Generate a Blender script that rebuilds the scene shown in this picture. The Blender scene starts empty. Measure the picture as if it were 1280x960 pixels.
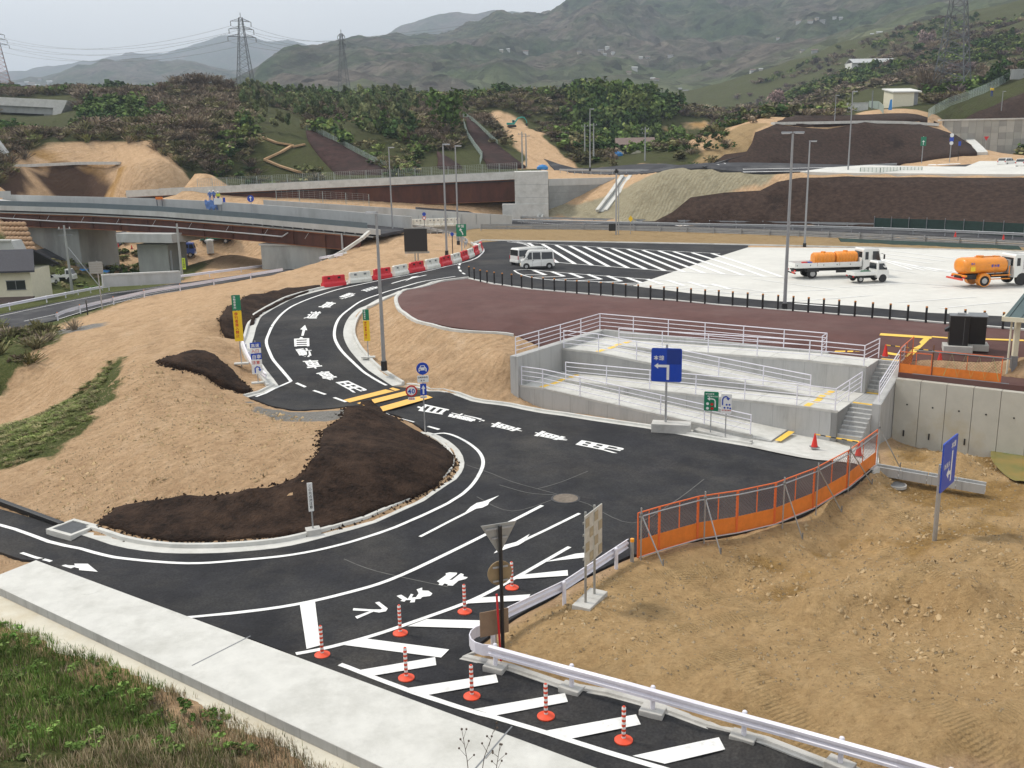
HAZE, SKY, CL, SUNE, EXPO = .00020, .12, 9.6, 2.6, .05
import bpy, bmesh, math, random
import numpy as np
from mathutils import Vector, Matrix
from mathutils.geometry import delaunay_2d_cdt
random.seed(7)
RNG = np.random.default_rng(11)
SC = bpy.context.scene
COL = SC.collection
PI = math.pi

# ------------------------------------------------------------------ camera model (metres, z = 0 is the car park)
F, TH, RO, CZ = 1190.0, math.radians(13.5), 0.020, 10.6
_f = np.array([0, math.cos(TH), -math.sin(TH)])
_r0 = np.array([1.0, 0, 0]); _u0 = np.array([0, math.sin(TH), math.cos(TH)])
_r = math.cos(RO)*_r0 - math.sin(RO)*_u0
_u = math.cos(RO)*_u0 + math.sin(RO)*_r0

def ray(px, py):
    return _f + (px-640)/F*_r - (py-480)/F*_u
def at(px, py, z):
    d = ray(px, py); t = (z-CZ)/d[2]
    return Vector((d[0]*t, d[1]*t, z))
def aty(px, py, Y):
    d = ray(px, py); t = Y/d[1]
    return Vector((d[0]*t, Y, CZ+d[2]*t))

# ------------------------------------------------------------------ noise
def _hash(ix, iy, seed):
    h = (ix.astype(np.int64)*374761393 + iy.astype(np.int64)*668265263 + seed*1274126177) & 0x7fffffff
    h = ((h ^ (h >> 13))*1274126177) & 0x7fffffff
    return ((h ^ (h >> 16)) & 0xffff)/65535.0
def vnoise(x, y, seed=0):
    x = np.asarray(x, float); y = np.asarray(y, float)
    ix = np.floor(x); iy = np.floor(y); fx = x-ix; fy = y-iy
    fx = fx*fx*(3-2*fx); fy = fy*fy*(3-2*fy)
    a = _hash(ix, iy, seed); b = _hash(ix+1, iy, seed); c = _hash(ix, iy+1, seed); d = _hash(ix+1, iy+1, seed)
    return (a*(1-fx)+b*fx)*(1-fy)+(c*(1-fx)+d*fx)*fy
def fbm(x, y, seed=0, oct=4, gain=.5):
    s = 0; a = 1; t = 0
    for k in range(oct):
        s = s+a*(vnoise(np.asarray(x)*2**k+17.3*k, np.asarray(y)*2**k-9.1*k, seed+k)-.5); t += a; a *= gain
    return s/t*2

# ------------------------------------------------------------------ materials
MATS = {}
def nodes_of(m):
    m.use_nodes = True
    return m.node_tree.nodes, m.node_tree.links
def lin(c):
    return tuple((v/12.92 if v <= .04045 else ((v+.055)/1.055)**2.4) for v in c)
def ramp(n, stops):
    cr = n.color_ramp
    while len(cr.elements) < len(stops): cr.elements.new(.5)
    for e, (p, c) in zip(cr.elements, stops):
        e.position = p; e.color = (c[0], c[1], c[2], 1)
def mat(name, color, rough=.7, var=.12, scale=3.0, bump=0.0, bscale=40.0, metal=0.0, coat=0.0, world=False, spec=.5, detail=6, dirt=None, dscale=.6, dlo=.5, dhi=.7, stretch=None):
    """A procedural surface: base colour broken up by noise, optional stain layer, optional bump."""
    if name in MATS: return MATS[name]
    m = bpy.data.materials.new(name); N, L = nodes_of(m)
    b = N['Principled BSDF']; b.inputs['Roughness'].default_value = rough; b.inputs['Metallic'].default_value = metal
    b.inputs['Coat Weight'].default_value = coat; b.inputs['Specular IOR Level'].default_value = spec
    if world:
        g = N.new('ShaderNodeNewGeometry'); src = g.outputs['Position']
    else:
        g = N.new('ShaderNodeTexCoord'); src = g.outputs['Object']
    if stretch:
        mp = N.new('ShaderNodeMapping'); mp.inputs['Scale'].default_value = stretch; L.new(src, mp.inputs['Vector']); src = mp.outputs['Vector']
    nz = N.new('ShaderNodeTexNoise'); nz.inputs['Scale'].default_value = scale; nz.inputs['Detail'].default_value = detail
    nz.inputs['Roughness'].default_value = .65; L.new(src, nz.inputs['Vector'])
    r = N.new('ShaderNodeValToRGB'); lo = [max(0, c*(1-var)) for c in color]; hi = [min(1, c*(1+var)) for c in color]
    ramp(r, [(.3, lo), (.7, hi)]); L.new(nz.outputs['Fac'], r.inputs['Fac'])
    out = r.outputs['Color']
    if dirt:
        n2 = N.new('ShaderNodeTexNoise'); n2.inputs['Scale'].default_value = dscale; n2.inputs['Detail'].default_value = 8; n2.inputs['Roughness'].default_value = .7
        L.new(src, n2.inputs['Vector'])
        mr = N.new('ShaderNodeMapRange'); mr.inputs['From Min'].default_value = dlo; mr.inputs['From Max'].default_value = dhi; L.new(n2.outputs['Fac'], mr.inputs['Value'])
        mx = N.new('ShaderNodeMix'); mx.data_type = 'RGBA'; L.new(mr.outputs['Result'], mx.inputs['Factor']); L.new(out, mx.inputs['A']); mx.inputs['B'].default_value = (*dirt, 1)
        out = mx.outputs['Result']
    L.new(out, b.inputs['Base Color'])
    if bump:
        n3 = N.new('ShaderNodeTexNoise'); n3.inputs['Scale'].default_value = bscale; n3.inputs['Detail'].default_value = 5; L.new(src, n3.inputs['Vector'])
        bp = N.new('ShaderNodeBump'); bp.inputs['Strength'].default_value = 1; bp.inputs['Distance'].default_value = bump; L.new(n3.outputs['Fac'], bp.inputs['Height']); L.new(bp.outputs['Normal'], b.inputs['Normal'])
    MATS[name] = m
    return m

# ------------------------------------------------------------------ mesh builder
class MB:
    def __init__(s): s.v = []; s.f = []; s.mi = []
    def add(s, vs, fs, mi=0):
        o = len(s.v); s.v += [tuple(v) for v in vs]
        s.f += [tuple(i+o for i in f) for f in fs]; s.mi += [mi]*len(fs)
        return s
    def box(s, c, d, rz=0, mi=0, M=None):
        x, y, z = d[0]/2, d[1]/2, d[2]/2; ca, sa = math.cos(rz), math.sin(rz)
        vs = []
        for k in ((-x,-y,-z),(x,-y,-z),(x,y,-z),(-x,y,-z),(-x,-y,z),(x,-y,z),(x,y,z),(-x,y,z)):
            p = Vector((c[0]+k[0]*ca-k[1]*sa, c[1]+k[0]*sa+k[1]*ca, c[2]+k[2]))
            vs.append(M @ p if M else p)
        return s.add(vs, [(0,3,2,1),(4,5,6,7),(0,1,5,4),(1,2,6,5),(2,3,7,6),(3,0,4,7)], mi)
    def bar(s, a, b, w, h, up=(0,0,1), mi=0):
        """A rectangular bar from a to b: w sideways, h along up."""
        a = Vector(a); b = Vector(b); d = (b-a).normalized(); u = Vector(up)
        if abs(d.dot(u)) > .99: u = Vector((0,1,0))
        x = d.cross(u).normalized(); u = x.cross(d).normalized()
        vs = [p+x*(sx*w/2)+u*(sz*h/2) for p in (a, b) for sx, sz in ((-1,-1),(1,-1),(1,1),(-1,1))]
        return s.add(vs, [(0,1,2,3),(7,6,5,4),(0,4,5,1),(1,5,6,2),(2,6,7,3),(3,7,4,0)], mi)
    def cyl(s, a, b, r0, r1=None, n=10, mi=0, cap=True):
        r1 = r0 if r1 is None else r1
        a = Vector(a); b = Vector(b); d = (b-a).normalized()
        u = Vector((0,0,1)) if abs(d.z) < .9 else Vector((1,0,0))
        x = d.cross(u).normalized(); y = d.cross(x)
        vs = []
        for p, r in ((a, r0), (b, r1)):
            for k in range(n):
                t = 2*PI*k/n; vs.append(p+x*(r*math.cos(t))+y*(r*math.sin(t)))
        fs = [(k, n+k, n+(k+1) % n, (k+1) % n) for k in range(n)]
        if cap: fs += [tuple(range(n)), tuple(reversed(range(n, 2*n)))]
        return s.add(vs, fs, mi)
    def tube(s, pts, r, n=6, mi=0):
        pts = [Vector(p) for p in pts]
        rings = []
        for i, p in enumerate(pts):
            d = (pts[min(i+1, len(pts)-1)]-pts[max(i-1, 0)]).normalized()
            u = Vector((0,0,1)) if abs(d.z) < .95 else Vector((1,0,0))
            x = d.cross(u).normalized(); y = x.cross(d)
            rr = r[i] if isinstance(r, (list, tuple)) else r
            rings.append([p+x*(rr*math.cos(2*PI*k/n))+y*(rr*math.sin(2*PI*k/n)) for k in range(n)])
        return s.loft(rings, True, True, mi)
    def loft(s, rings, close=True, caps=True, mi=0):
        n = len(rings[0]); vs = [p for r in rings for p in r]; fs = []
        for i in range(len(rings)-1):
            for k in range(n if close else n-1):
                a = i*n+k; b = i*n+(k+1) % n
                fs.append((a, b, b+n, a+n))
        if caps and close: fs += [tuple(reversed(range(n))), tuple(range((len(rings)-1)*n, len(rings)*n))]
        return s.add(vs, fs, mi)
    def prism(s, poly, z0, z1, mi=0):
        """Vertical extrusion of an xy polygon (z0, z1 numbers or per-vertex lists)."""
        n = len(poly)
        za = z0 if isinstance(z0, (list, tuple)) else [z0]*n
        zb = z1 if isinstance(z1, (list, tuple)) else [z1]*n
        if sum(poly[i][0]*poly[(i+1)%n][1]-poly[(i+1)%n][0]*poly[i][1] for i in range(n)) < 0:
            poly = list(reversed(poly)); za = list(reversed(za)); zb = list(reversed(zb))
        vs = [(p[0], p[1], z) for p, z in zip(poly, za)]+[(p[0], p[1], z) for p, z in zip(poly, zb)]
        fs = [tuple(reversed(range(n))), tuple(range(n, 2*n))]+[(i, (i+1)%n, n+(i+1)%n, n+i) for i in range(n)]
        return s.add(vs, fs, mi)
    def slab(s, poly, o, ax, ay, t, mi=0):
        """A flat outline with thickness: 2D poly on axes ax, ay from o, thickness t along ax x ay."""
        o = Vector(o); ax = Vector(ax); ay = Vector(ay); n = ax.cross(ay).normalized(); k = len(poly)
        if sum(poly[i][0]*poly[(i+1)%k][1]-poly[(i+1)%k][0]*poly[i][1] for i in range(k)) < 0: poly = list(reversed(poly))
        A = [o+ax*p[0]+ay*p[1] for p in poly]; B = [p+n*t for p in A]
        return s.add(A+B, [tuple(reversed(range(k))), tuple(range(k, 2*k))]+[(i, (i+1)%k, k+(i+1)%k, k+i) for i in range(k)], mi)
    def lathe(s, prof, c=(0,0,0), n=16, mi=0):
        rings = [[Vector((c[0]+r*math.cos(2*PI*k/n), c[1]+r*math.sin(2*PI*k/n), c[2]+z)) for k in range(n)] for r, z in prof]
        return s.loft(rings, True, True, mi)
    def ball(s, c, r, n=10, m=7, mi=0):
        rr = r if isinstance(r, (tuple, list)) else (r, r, r)
        rings = []
        for i in range(m+1):
            t = PI*(i+.02)/(m+.04); rings.append([Vector((c[0]+rr[0]*math.sin(t)*math.cos(2*PI*k/n), c[1]+rr[1]*math.sin(t)*math.sin(2*PI*k/n), c[2]-rr[2]*math.cos(t))) for k in range(n)])
        return s.loft(rings, True, True, mi)
    def build(s, name, m, parent=None, smooth=False, bevel=0, label=None):
        me = bpy.data.meshes.new(name); me.from_pydata(s.v, [], s.f); me.update()
        ms = m if isinstance(m, (list, tuple)) else [m]
        for x in ms: me.materials.append(x)
        if len(ms) > 1: me.polygons.foreach_set('material_index', s.mi)
        o = bpy.data.objects.new(name, me); COL.objects.link(o)
        if smooth:
            me.shade_smooth()
            try: me.set_sharp_from_angle(angle=math.radians(40))
            except Exception: pass
        if bevel:
            b = o.modifiers.new('edge', 'BEVEL'); b.width = bevel; b.segments = 2; b.limit_method = 'ANGLE'; b.angle_limit = math.radians(40)
        if parent: o.parent = parent
        if label: o['label'] = label
        return o

def big_mesh(name, verts, faces, m, mi=None, smooth=False, attr=None):
    """Fast mesh from numpy arrays: faces (n, 3) or (n, 4)."""
    me = bpy.data.meshes.new(name); nv, nf = len(verts), len(faces); k = faces.shape[1]
    me.vertices.add(nv); me.vertices.foreach_set('co', np.asarray(verts, np.float32).ravel())
    me.loops.add(nf*k); me.loops.foreach_set('vertex_index', np.asarray(faces, np.int32).ravel())
    me.polygons.add(nf); me.polygons.foreach_set('loop_start', np.arange(0, nf*k, k, dtype=np.int32))
    ms = m if isinstance(m, (list, tuple)) else [m]
    for x in ms: me.materials.append(x)
    if mi is not None: me.polygons.foreach_set('material_index', np.asarray(mi, np.int32))
    me.update(calc_edges=True); me.validate()
    if attr is not None:
        for nm, arr in attr.items():
            a = me.attributes.new(nm, 'FLOAT_COLOR', 'POINT'); a.data.foreach_set('color', np.asarray(arr, np.float32).ravel())
    if smooth: me.shade_smooth()
    o = bpy.data.objects.new(name, me); COL.objects.link(o)
    return o

# ------------------------------------------------------------------ things
def tag(o, label=None, cat=None, group=None, kind=None):
    if label: o['label'] = label
    if cat: o['category'] = cat
    if group: o['group'] = group
    if kind: o['kind'] = kind
    return o
def thing(name, label, cat, loc, rz=0, group=None):
    o = bpy.data.objects.new(name, None); COL.objects.link(o); o.empty_display_size = .3
    o.location = loc; o.rotation_euler = (0, 0, rz)
    return tag(o, label, cat, group)
def copy_tree(o, parent=None):
    c = o.copy(); COL.objects.link(c)
    if parent: c.parent = parent
    for ch in list(o.children): copy_tree(ch, c)
    return c
def dup(o, loc, rz, label, group=None):
    c = copy_tree(o); c.location = loc; c.rotation_euler = (0, 0, rz); c['label'] = label
    if group: c['group'] = group
    return c
def glyph(ch, bold=.02):
    """Flat mesh (verts, faces) of one character in a unit em box."""
    key = (ch, bold)
    if key in GLYPHS: return GLYPHS[key]
    c = bpy.data.curves.new('glyph', 'FONT'); c.body = ch; c.size = 1; c.offset = bold; c.resolution_u = 2
    o = bpy.data.objects.new('glyph', c); COL.objects.link(o)
    dg = bpy.context.evaluated_depsgraph_get(); m = bpy.data.meshes.new_from_object(o.evaluated_get(dg))
    vs = [(v.co.x, v.co.y) for v in m.vertices]; fs = [tuple(p.vertices) for p in m.polygons]
    bpy.data.objects.remove(o); bpy.data.curves.remove(c); bpy.data.meshes.remove(m)
    GLYPHS[key] = (vs, fs); return vs, fs
GLYPHS = {}
def write(mb, text, o, ax, ay, size, bold=.02, mi=0, vertical=False, n=None, adv=None):
    """Letters as flat faces on the plane o + ax*u + ay*v (ax, ay unit vectors)."""
    o = Vector(o); ax = Vector(ax); ay = Vector(ay); u = v = 0
    for ch in text:
        if ch != ' ':
            vs, fs = glyph(ch, bold)
            mb.add([o+ax*(u+p[0]*size)+ay*(v+p[1]*size) for p in vs], fs, mi)
            w = max((p[0] for p in vs), default=.5)+.06
        else: w = .35
        if vertical: v -= size*(adv or 1.05)
        else: u += size*(adv or (1.02 if ord(ch) > 255 else w))
    return mb
# ------------------------------------------------------------------ the lie of the land: survey points (x, y, z)
SUR = []
def S(pts, step=2.5, close=False):
    """Survey line through points; (px, py, z) tuples are sightings, Vectors are world points."""
    P = [p if isinstance(p, Vector) else at(*p) for p in pts]
    if close: P.append(P[0])
    for a, b in zip(P[:-1], P[1:]):
        n = max(1, int((b-a).to_2d().length/step))
        for k in range(n): SUR.append(a.lerp(b, k/n))
    SUR.append(P[-1])
def SD(pts, step=12):
    """Survey line of far points (px, py, distance)."""
    S([aty(*p) for p in pts], step)

# frame of the ramp-and-stairs structure
E1 = Vector((.809, -.587, 0)); E2 = Vector((.587, .809, 0)); O_ = Vector((-.1, 52.4, 0))
def LP(a, b, z): return O_+E1*a+E2*b+Vector((0, 0, z))

RZ = -3.5
OUTER = [(311,497,-2.55),(348,483,-2.5),(318,442,-1.95),(315,428,-1.7),(320,409,-1.3),(331,393,-1.0),(352,381,-.75),(369.5,372.7,-.6),(400,364,-.4),(430,357,-.25),(475,347,-.1),(535,335,0),(589,321,0),(601,311,0),(595,304,0)]
INNER = [(505,483.5,-3.05),(491,483,-2.95),(461,463.5,-2.55),(444,446,-2.15),(433,430,-1.75),(429.5,416,-1.4),(434,401,-1.05),(446,388,-.75),(461,381,-.5),(488,369,-.3),(535,356,-.12),(579,348,0)]
RIGHT = [(505,483.5,-3.05),(535,490,-3.15),(589,502,-3.3),(636,508.7,-3.4),(704,520.5,-3.45),(805,535.6,-3.5),(872,548,-3.5),(936,559,-3.5),(1023,576,-3.5),(1092,590,-3.5)]
MOUND = [(95,668,RZ),(140,682,RZ),(205,692,RZ),(275,692,RZ),(345,686,RZ),(400,674,RZ),(470,654,RZ),(530,627,RZ),(570,600,RZ),(580,579,RZ),(568,558,RZ),(545,544,RZ),(534,541,RZ)]
BRANCH = [(311,497,-2.55),(340,508,-2.65),(372,513.5,-2.75),(415,511,-2.9),(440,507.5,-3.0)]
S(OUTER); S(INNER); S(RIGHT); S(MOUND, 1.5); S(BRANCH, 1)
S([(440,507.5,-3.0),(500,521,-3.25),(534,541,RZ)])
S([(430,500,-2.95),(515,490,-3.05)]); S([(400,470,-2.35),(360,440,-1.9),(375,400,-1.05),(430,372,-.4),(520,350,-.05),(590,330,0)])
S([(-90,600,RZ),(0,637,RZ),(60,655,RZ),(95,668,RZ)])
S([(45,700,RZ-.1),(300,790,RZ),(500,880,RZ),(750,965,RZ),(1100,1090,RZ)]); S([(-200,690,RZ),(45,700,RZ)])
for p in [(300,740),(200,720),(500,730),(650,640),(650,700),(750,600),(850,590),(950,580),(620,560),(700,570),(560,700),(400,800),(480,850),(600,900),(760,940)]: S([(*p, RZ)])
for p in [(560,505,-3.25),(640,525,-3.4),(560,530,-3.4)]: S([p])
for _px, _py in [(x, y) for x in range(-40, 1000, 60) for y in range(580, 960, 28)]:
    _q = at(_px, _py, RZ); _in = (_py > 640+.12*_px if _px < 90 else _py > 705-.0*_px if _px < 420 else _py > 745-.28*(_px-300) if _px < 620 else _py > 545+.08*(_px-620))
    _rt = _py < (800-.6*(_px-600) if _px < 800 else 690-.35*(_px-800)) if _px > 580 else True
    _lo = _py < 700+.42*(_px-45)-12
    _lo2 = (_py > 845+.31*(_px-600)+20 and 560 < _px < 1040)
    if _lo and _in and (_rt): SUR.append(_q)
for _px, _py in [(600,850),(680,880),(760,905),(840,930),(920,955),(700,920),(800,955),(640,905),(560,860)]: SUR.append(at(_px, _py, RZ))
_oi = [(OUTER[i], INNER[j]) for i, j in ((1,1),(2,3),(3,4),(4,5),(5,6),(6,7),(7,8),(9,9),(11,10),(12,11))]
for _a, _b in _oi:
    _A, _B = at(*_a), at(*_b); 
    for _k in (.25, .5, .75): SUR.append(_A.lerp(_B, _k))
    _d = (_A-_B).to_2d().normalized(); SUR.append(Vector((_A.x+_d.x*1.0, _A.y+_d.y*1.0, _A.z+.05)))
# road bank and kerb on the right, dirt site
S([(600,812,-3.45),(560,824,RZ),(700,862,RZ),(880,912,RZ),(1040,965,RZ),(1300,1050,RZ)])
S([(600,812,-3.4),(650,770,-3.4),(720,730,-3.4),(790,694,RZ)]); S([(797,697,RZ),(870,678,RZ),(975,655,RZ),(1040,624,RZ),(1095,582,-3.55)])
S([(640,822,-3.3),(760,836,-3.1),(900,868,-2.9),(1100,920,-2.7),(1280,945,-2.6)], 4)
S([(700,770,-3.2),(850,800,-3.1),(1000,830,-2.9),(1280,850,-2.6)], 4)
S([(820,715,-3.4),(900,718,-3.75),(1000,690,-4.0),(1060,660,-4.1)], 3)
S([(880,750,-3.8),(940,745,-4.15),(1000,728,-4.25),(1060,695,-4.3)], 3)
S([(970,775,-3.1),(1030,748,-2.7),(1100,725,-2.5),(1170,700,-2.5),(1280,690,-2.3)], 2.5); S([(1060,800,-3.2),(1170,775,-3.1),(1280,760,-2.9)], 3); S([(1120,750,-2.9),(1200,735,-2.2),(1260,730,-2.7)], 2)
S([(1100,660,-4.1),(1200,655,-4.0),(1280,640,-4.0)], 3); S([(1110,605,-4.1),(1180,600,-4.2),(1230,610,-4.3)], 2)
for a in (19.0, 20, 21, 22, 23, 24, 25, 26.5, 28, 30, 32): S([LP(a, 7.8, -4.3-.02*(a-19))]); S([LP(a, 8.9, -4.3-.02*(a-19))]); S([LP(a, 10.4, -1.3)]); S([LP(a, 13, -.9)])
S([(1190,565,-3.5),(1200,575,-3.6)]); S([(1150,575,-4.2),(1232,600,-4.1)]); S([(1252,565,-4.5),(1290,570,-4.6),(1290,596,-4.6),(1262,590,-4.5)], 1.5); S([(1230,566,-4.15),(1240,590,-4.1),(1260,606,-4.1),(1300,612,-4.1)], 1.5)
# inside of the ramp structure footprint
for a in (0, 4, 8, 12, 16): S([LP(a, 4, -3.7), LP(a, 9.5, -3.7)])
S([LP(-.9, 12.4, -.85), LP(8, 12.4, -.85), LP(18, 12.4, -.85)]); S([LP(18.7, 5, -4.0), LP(18.7, 8, -4.2)])
# plaza, car park, island
S([(498,376,-.15),(508,391,-.3),(542,404.6,-.45),(592,413,-.6),(642,417,-.8)]); S([(583,347.5,0),(542,354,0),(510,362,-.05),(498,372,-.12)])
S([(586,348,0),(665,362,0),(780,372,-.1),(900,382,-.2),(1050,394,-.3),(1255,411,-.4),(1500,435,-.5)], 4)
S([(636,445,-1.1),(600,455,-1.7),(560,470,-2.3),(520,478,-2.8)]); S([(636,480,-2.6),(600,485,-2.8)]); S([(470,400,-.9),(480,450,-2.2),(500,430,-1.5),(540,430,-1.3)])
S([(640,302,0),(900,304,0),(1100,311,0),(1280,316,0),(1600,330,0)], 6); S([(700,330,0),(900,345,0),(1100,340,0),(1250,350,-.1)], 6)
S([(600,290,-.15),(620,284,-.3),(850,289,-.3),(1050,296,-.3),(1280,306,-.3),(1700,330,-.3)], 6); S([(560,279,-.3),(620,276,-.3),(850,281,-.3),(1050,284,-.3),(1280,292,-.3),(1700,312,-.3)], 6)
# gore and embankment between bridge and ramp
S([(565,302,-.1),(500,298,.1),(470,288,.4),(455,292,.5)]); S([(480,318,.1),(520,330,-.1),(560,318,0)]); S([(430,318,-1.4),(400,332,-1.9),(350,347,-2.6)]); S([(420,335,-.9),(440,345,-.35),(400,352,-.3)])
# left bank above the ramp road
S([(400,357,-.25),(353,362.5,-.25),(309,371,-.2),(285,384,-.35),(274,401,-.7),(279,409,-1.1),(300,422,-1.8),(316,412,-1.5)])
S([(198,453,-.7),(242,439,-.7),(269,445,-1.0),(292,465,-1.8),(312,488,-2.5)]); S([(300,450,-2.1),(310,470,-2.3),(280,430,-1.3)])
S([(250,395,-.7),(200,405,-1.0),(150,415,-1.2),(100,432,-1.6),(50,447,-2.0),(0,462,-2.4),(-60,480,-3)]); S([(250,420,-.7),(180,440,-1.1),(145,448,-1.2)])
S([(300,365,-.35),(220,385,-1.5),(150,398,-2.7)]); S([(130,480,-1.9),(60,498,-3.4),(0,522,-4.4),(-60,540,-5)]); S([(198,455,-.8),(150,460,-1.1),(120,505,-1.9),(70,560,-2.7),(0,600,-3.35)])
S([(0,480,-3.2),(60,468,-2.7),(110,455,-1.9)]); S([(124,657,-3.3),(60,650,-3.3)])
# crest of the planted mound
S([(330,530,-2.1),(385,537,-2.0),(415,537,-1.95),(452,510,-1.9),(480,524,-2.3),(510,536,-2.8),(532,545,-3.3)])
S([(300,560,-2.1),(200,590,-2.5),(250,540,-1.8)]); S([(400,568,-1.95),(369,601,-2.45),(336,613,-2.65),(285,620,-2.8),(215,626,-2.95),(144,638,-3.2)])
S([(500,570,-2.35),(450,600,-2.55),(540,580,-2.95)])
# left road and the low ground beneath the bridge
LRN = [(-60,430,-5),(72,399.6,-4.6),(134,381,-4.5),(188,369,-4.4),(238.5,361,-4.3),(289,352.5,-4.2),(353,342.5,-4.0),(420,330,-3.8),(470,321,-3.6)]
LRF = [(-60,404,-5),(0,393,-4.8),(67,379,-4.6),(134,366,-4.5),(215,355,-4.4),(292,345,-4.2),(369.5,335,-4.0),(440,325,-3.8)]
S(LRN, 5); S(LRF, 5)
S([(60,372,-6.5),(130,352,-6.6),(200,342,-6.6),(290,330,-6.4),(360,322,-5.5)], 6); S([(60,340,-7),(100,312,-7),(160,318,-7),(240,315,-7),(300,305,-7)], 8)
S([(0,325,-5),(40,300,-1),(90,308,-6)], 6); S([(270,330,-6),(290,318,-3),(330,330,-5.5)], 4)
S([aty(0,255,152), aty(-80,250,160)], 6)
# viewpoint bank
S([(0,775,-2.75),(200,850,-2.75),(420,965,-2.75)]); S([(-150,720,-2.75),(0,735,-2.75),(480,962,-2.75),(800,1090,-2.75)])
S([(0,870,-1.8),(100,900,-1.9),(220,960,-1.9)], 1.5); S([(0,950,-1.0),(60,965,-1.0)], 1); SUR += [Vector((0, 8, 2.2)), Vector((-20, 14, 1)), Vector((10, 6, 0)), Vector((-6, 10, .8)), Vector((-12, 15, -.3)), Vector((0, 0, 4)), Vector((-60, 10, 0)), Vector((30, 4, -3)), Vector((60, 20, -3)), Vector((80, 50, -2)), Vector((60, 60, -1))]
# terrace behind the motorway
S([(800,285,-.3),(1000,287,-.3),(1280,295,-.3),(1600,318,-.3)], 6)
S([(700,215,6.7),(820,222,6.7),(1000,222,6.4),(1150,222,6.2),(1280,222,6.0),(1600,225,5.6)], 6); S([(880,214,6.7),(1000,211,6.7),(1100,207,6.9),(1225,197.5,8.2),(1300,196,8.2)], 8)
SD([(870,211,200),(905,192,207),(940,166,214),(970,156,218),(1080,156,222),(1180,157,228)]); SD([(960,146,232),(1080,147,235),(1160,147,240)])
SD([(1190,196,237),(1280,196,237)], 8); SD([(1200,196.5,241),(1285,196.5,241)], 6); SD([(1236,197.5,225),(1285,198.5,222)], 6); SD([(1228,196,231),(1290,197,231)], 6); SD([(1196,150,251),(1280,149,251)], 8); SD([(1170,146,246),(1280,112,266)]); SD([(1300,100,268),(1400,60,280)])
SD([(640,275,160),(700,272,165),(790,275,150)]); SD([(690,262,168),(760,262,160)])
# hills
SD([(-200,250,190),(0,232,185),(140,246,183),(200,248,180)]); SD([(240,254,179),(300,257,175),(360,260,172),(430,262,170),(520,265,168),(600,268,166)]); SD([(240,246,190),(300,240,190),(400,238,188),(520,236,182),(610,234,178)]); SD([(-100,215,196),(0,213,198),(150,206,200),(190,200,204)])
SD([(20,205,202),(60,178,216),(180,178,218),(240,222,190),(215,205,205)]); SD([(-100,150,270),(0,165,250),(100,160,262),(200,150,262)]); SD([(-100,130,330),(0,128,330),(110,124,330),(200,116,340),(300,118,340),(345,130,345)])
SD([(300,222,195),(400,222,200),(500,215,205),(600,212,210)]); SD([(320,180,232),(420,185,232),(520,185,235)]); SD([(390,140,300),(450,150,280),(560,150,275),(600,150,270),(640,160,262)])
SD([(360,137,330),(430,136,335),(530,130,340),(640,128,340),(760,124,360),(800,130,365)]); SD([(620,200,222),(680,208,222),(640,212,215),(700,213,212)]); SD([(700,170,262),(780,180,265),(830,195,280)])
SD([(-100,146,292),(0,147,292),(66,149,294)]); SD([(-100,150,282),(0,151,282),(66,152,284)]); SD([(-200,108,460),(100,118,480),(400,142,480),(640,140,500),(800,150,520)], 30)
SD([(780,205,260),(830,205,300),(860,200,330)]); SD([(850,185,480),(880,172,620),(830,172,620)], 30); SD([(820,158,700),(880,157,700)], 30)
SD([(900,170,330),(960,142,380),(1040,128,390),(1100,122,330)], 20); SD([(1105,135,270),(1180,130,280),(1280,95,300)], 20); SD([(900,150,470),(1000,120,520),(1100,76,600),(1180,60,600),(1280,25,560)], 40); SD([(1000,100,700),(1100,45,760),(1280,0,760)], 60)
SD([(-300,120,720),(0,120,720),(300,140,720),(600,142,720)], 80)
SUR += [Vector((250, 60, 6)), Vector((300, 200, 20)), Vector((-200, 60, -6)), Vector((-150, 110, -6)), Vector((-250, 160, 4)), Vector((260, 20, 2)), Vector((-280, 10, -4)), Vector((0, -60, 6)), Vector((250, -60, 2)), Vector((-250, -60, 0)), Vector((110, 90, 0)), Vector((120, 60, -1)), Vector((400, 300, 50)), Vector((-400, 300, 40))]

# ------------------------------------------------------------------ interpolate
_P = np.array([tuple(p) for p in SUR])
_keep = {}
for p in _P: _keep.setdefault((round(p[0]/.5), round(p[1]/.5)), p)
_P = np.array(list(_keep.values()))
_SX = _P[:, :2]
_D = np.sqrt(((_SX[:, None, :]-_SX[None])**2).sum(-1)+.35)
_n = len(_P); _A = np.zeros((_n+3, _n+3)); _A[:_n, :_n] = _D-np.eye(_n)*.02; _A[:_n, _n] = 1; _A[_n, :_n] = 1
_A[:_n, _n+1:] = _SX/100; _A[_n+1:, :_n] = (_SX/100).T
_W = np.linalg.solve(_A, np.concatenate([_P[:, 2], [0, 0, 0]]))
def zs(x, y):
    """Smooth ground height, vectorised."""
    x = np.atleast_1d(np.asarray(x, float)); y = np.atleast_1d(np.asarray(y, float)); out = np.empty(len(x))
    for i in range(0, len(x), 8000):
        a = x[i:i+8000]; b = y[i:i+8000]
        d = np.sqrt((a[:, None]-_SX[None, :, 0])**2+(b[:, None]-_SX[None, :, 1])**2+.35)
        out[i:i+8000] = d @ _W[:_n]+_W[_n]+a/100*_W[_n+1]+b/100*_W[_n+2]
    return out

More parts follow.
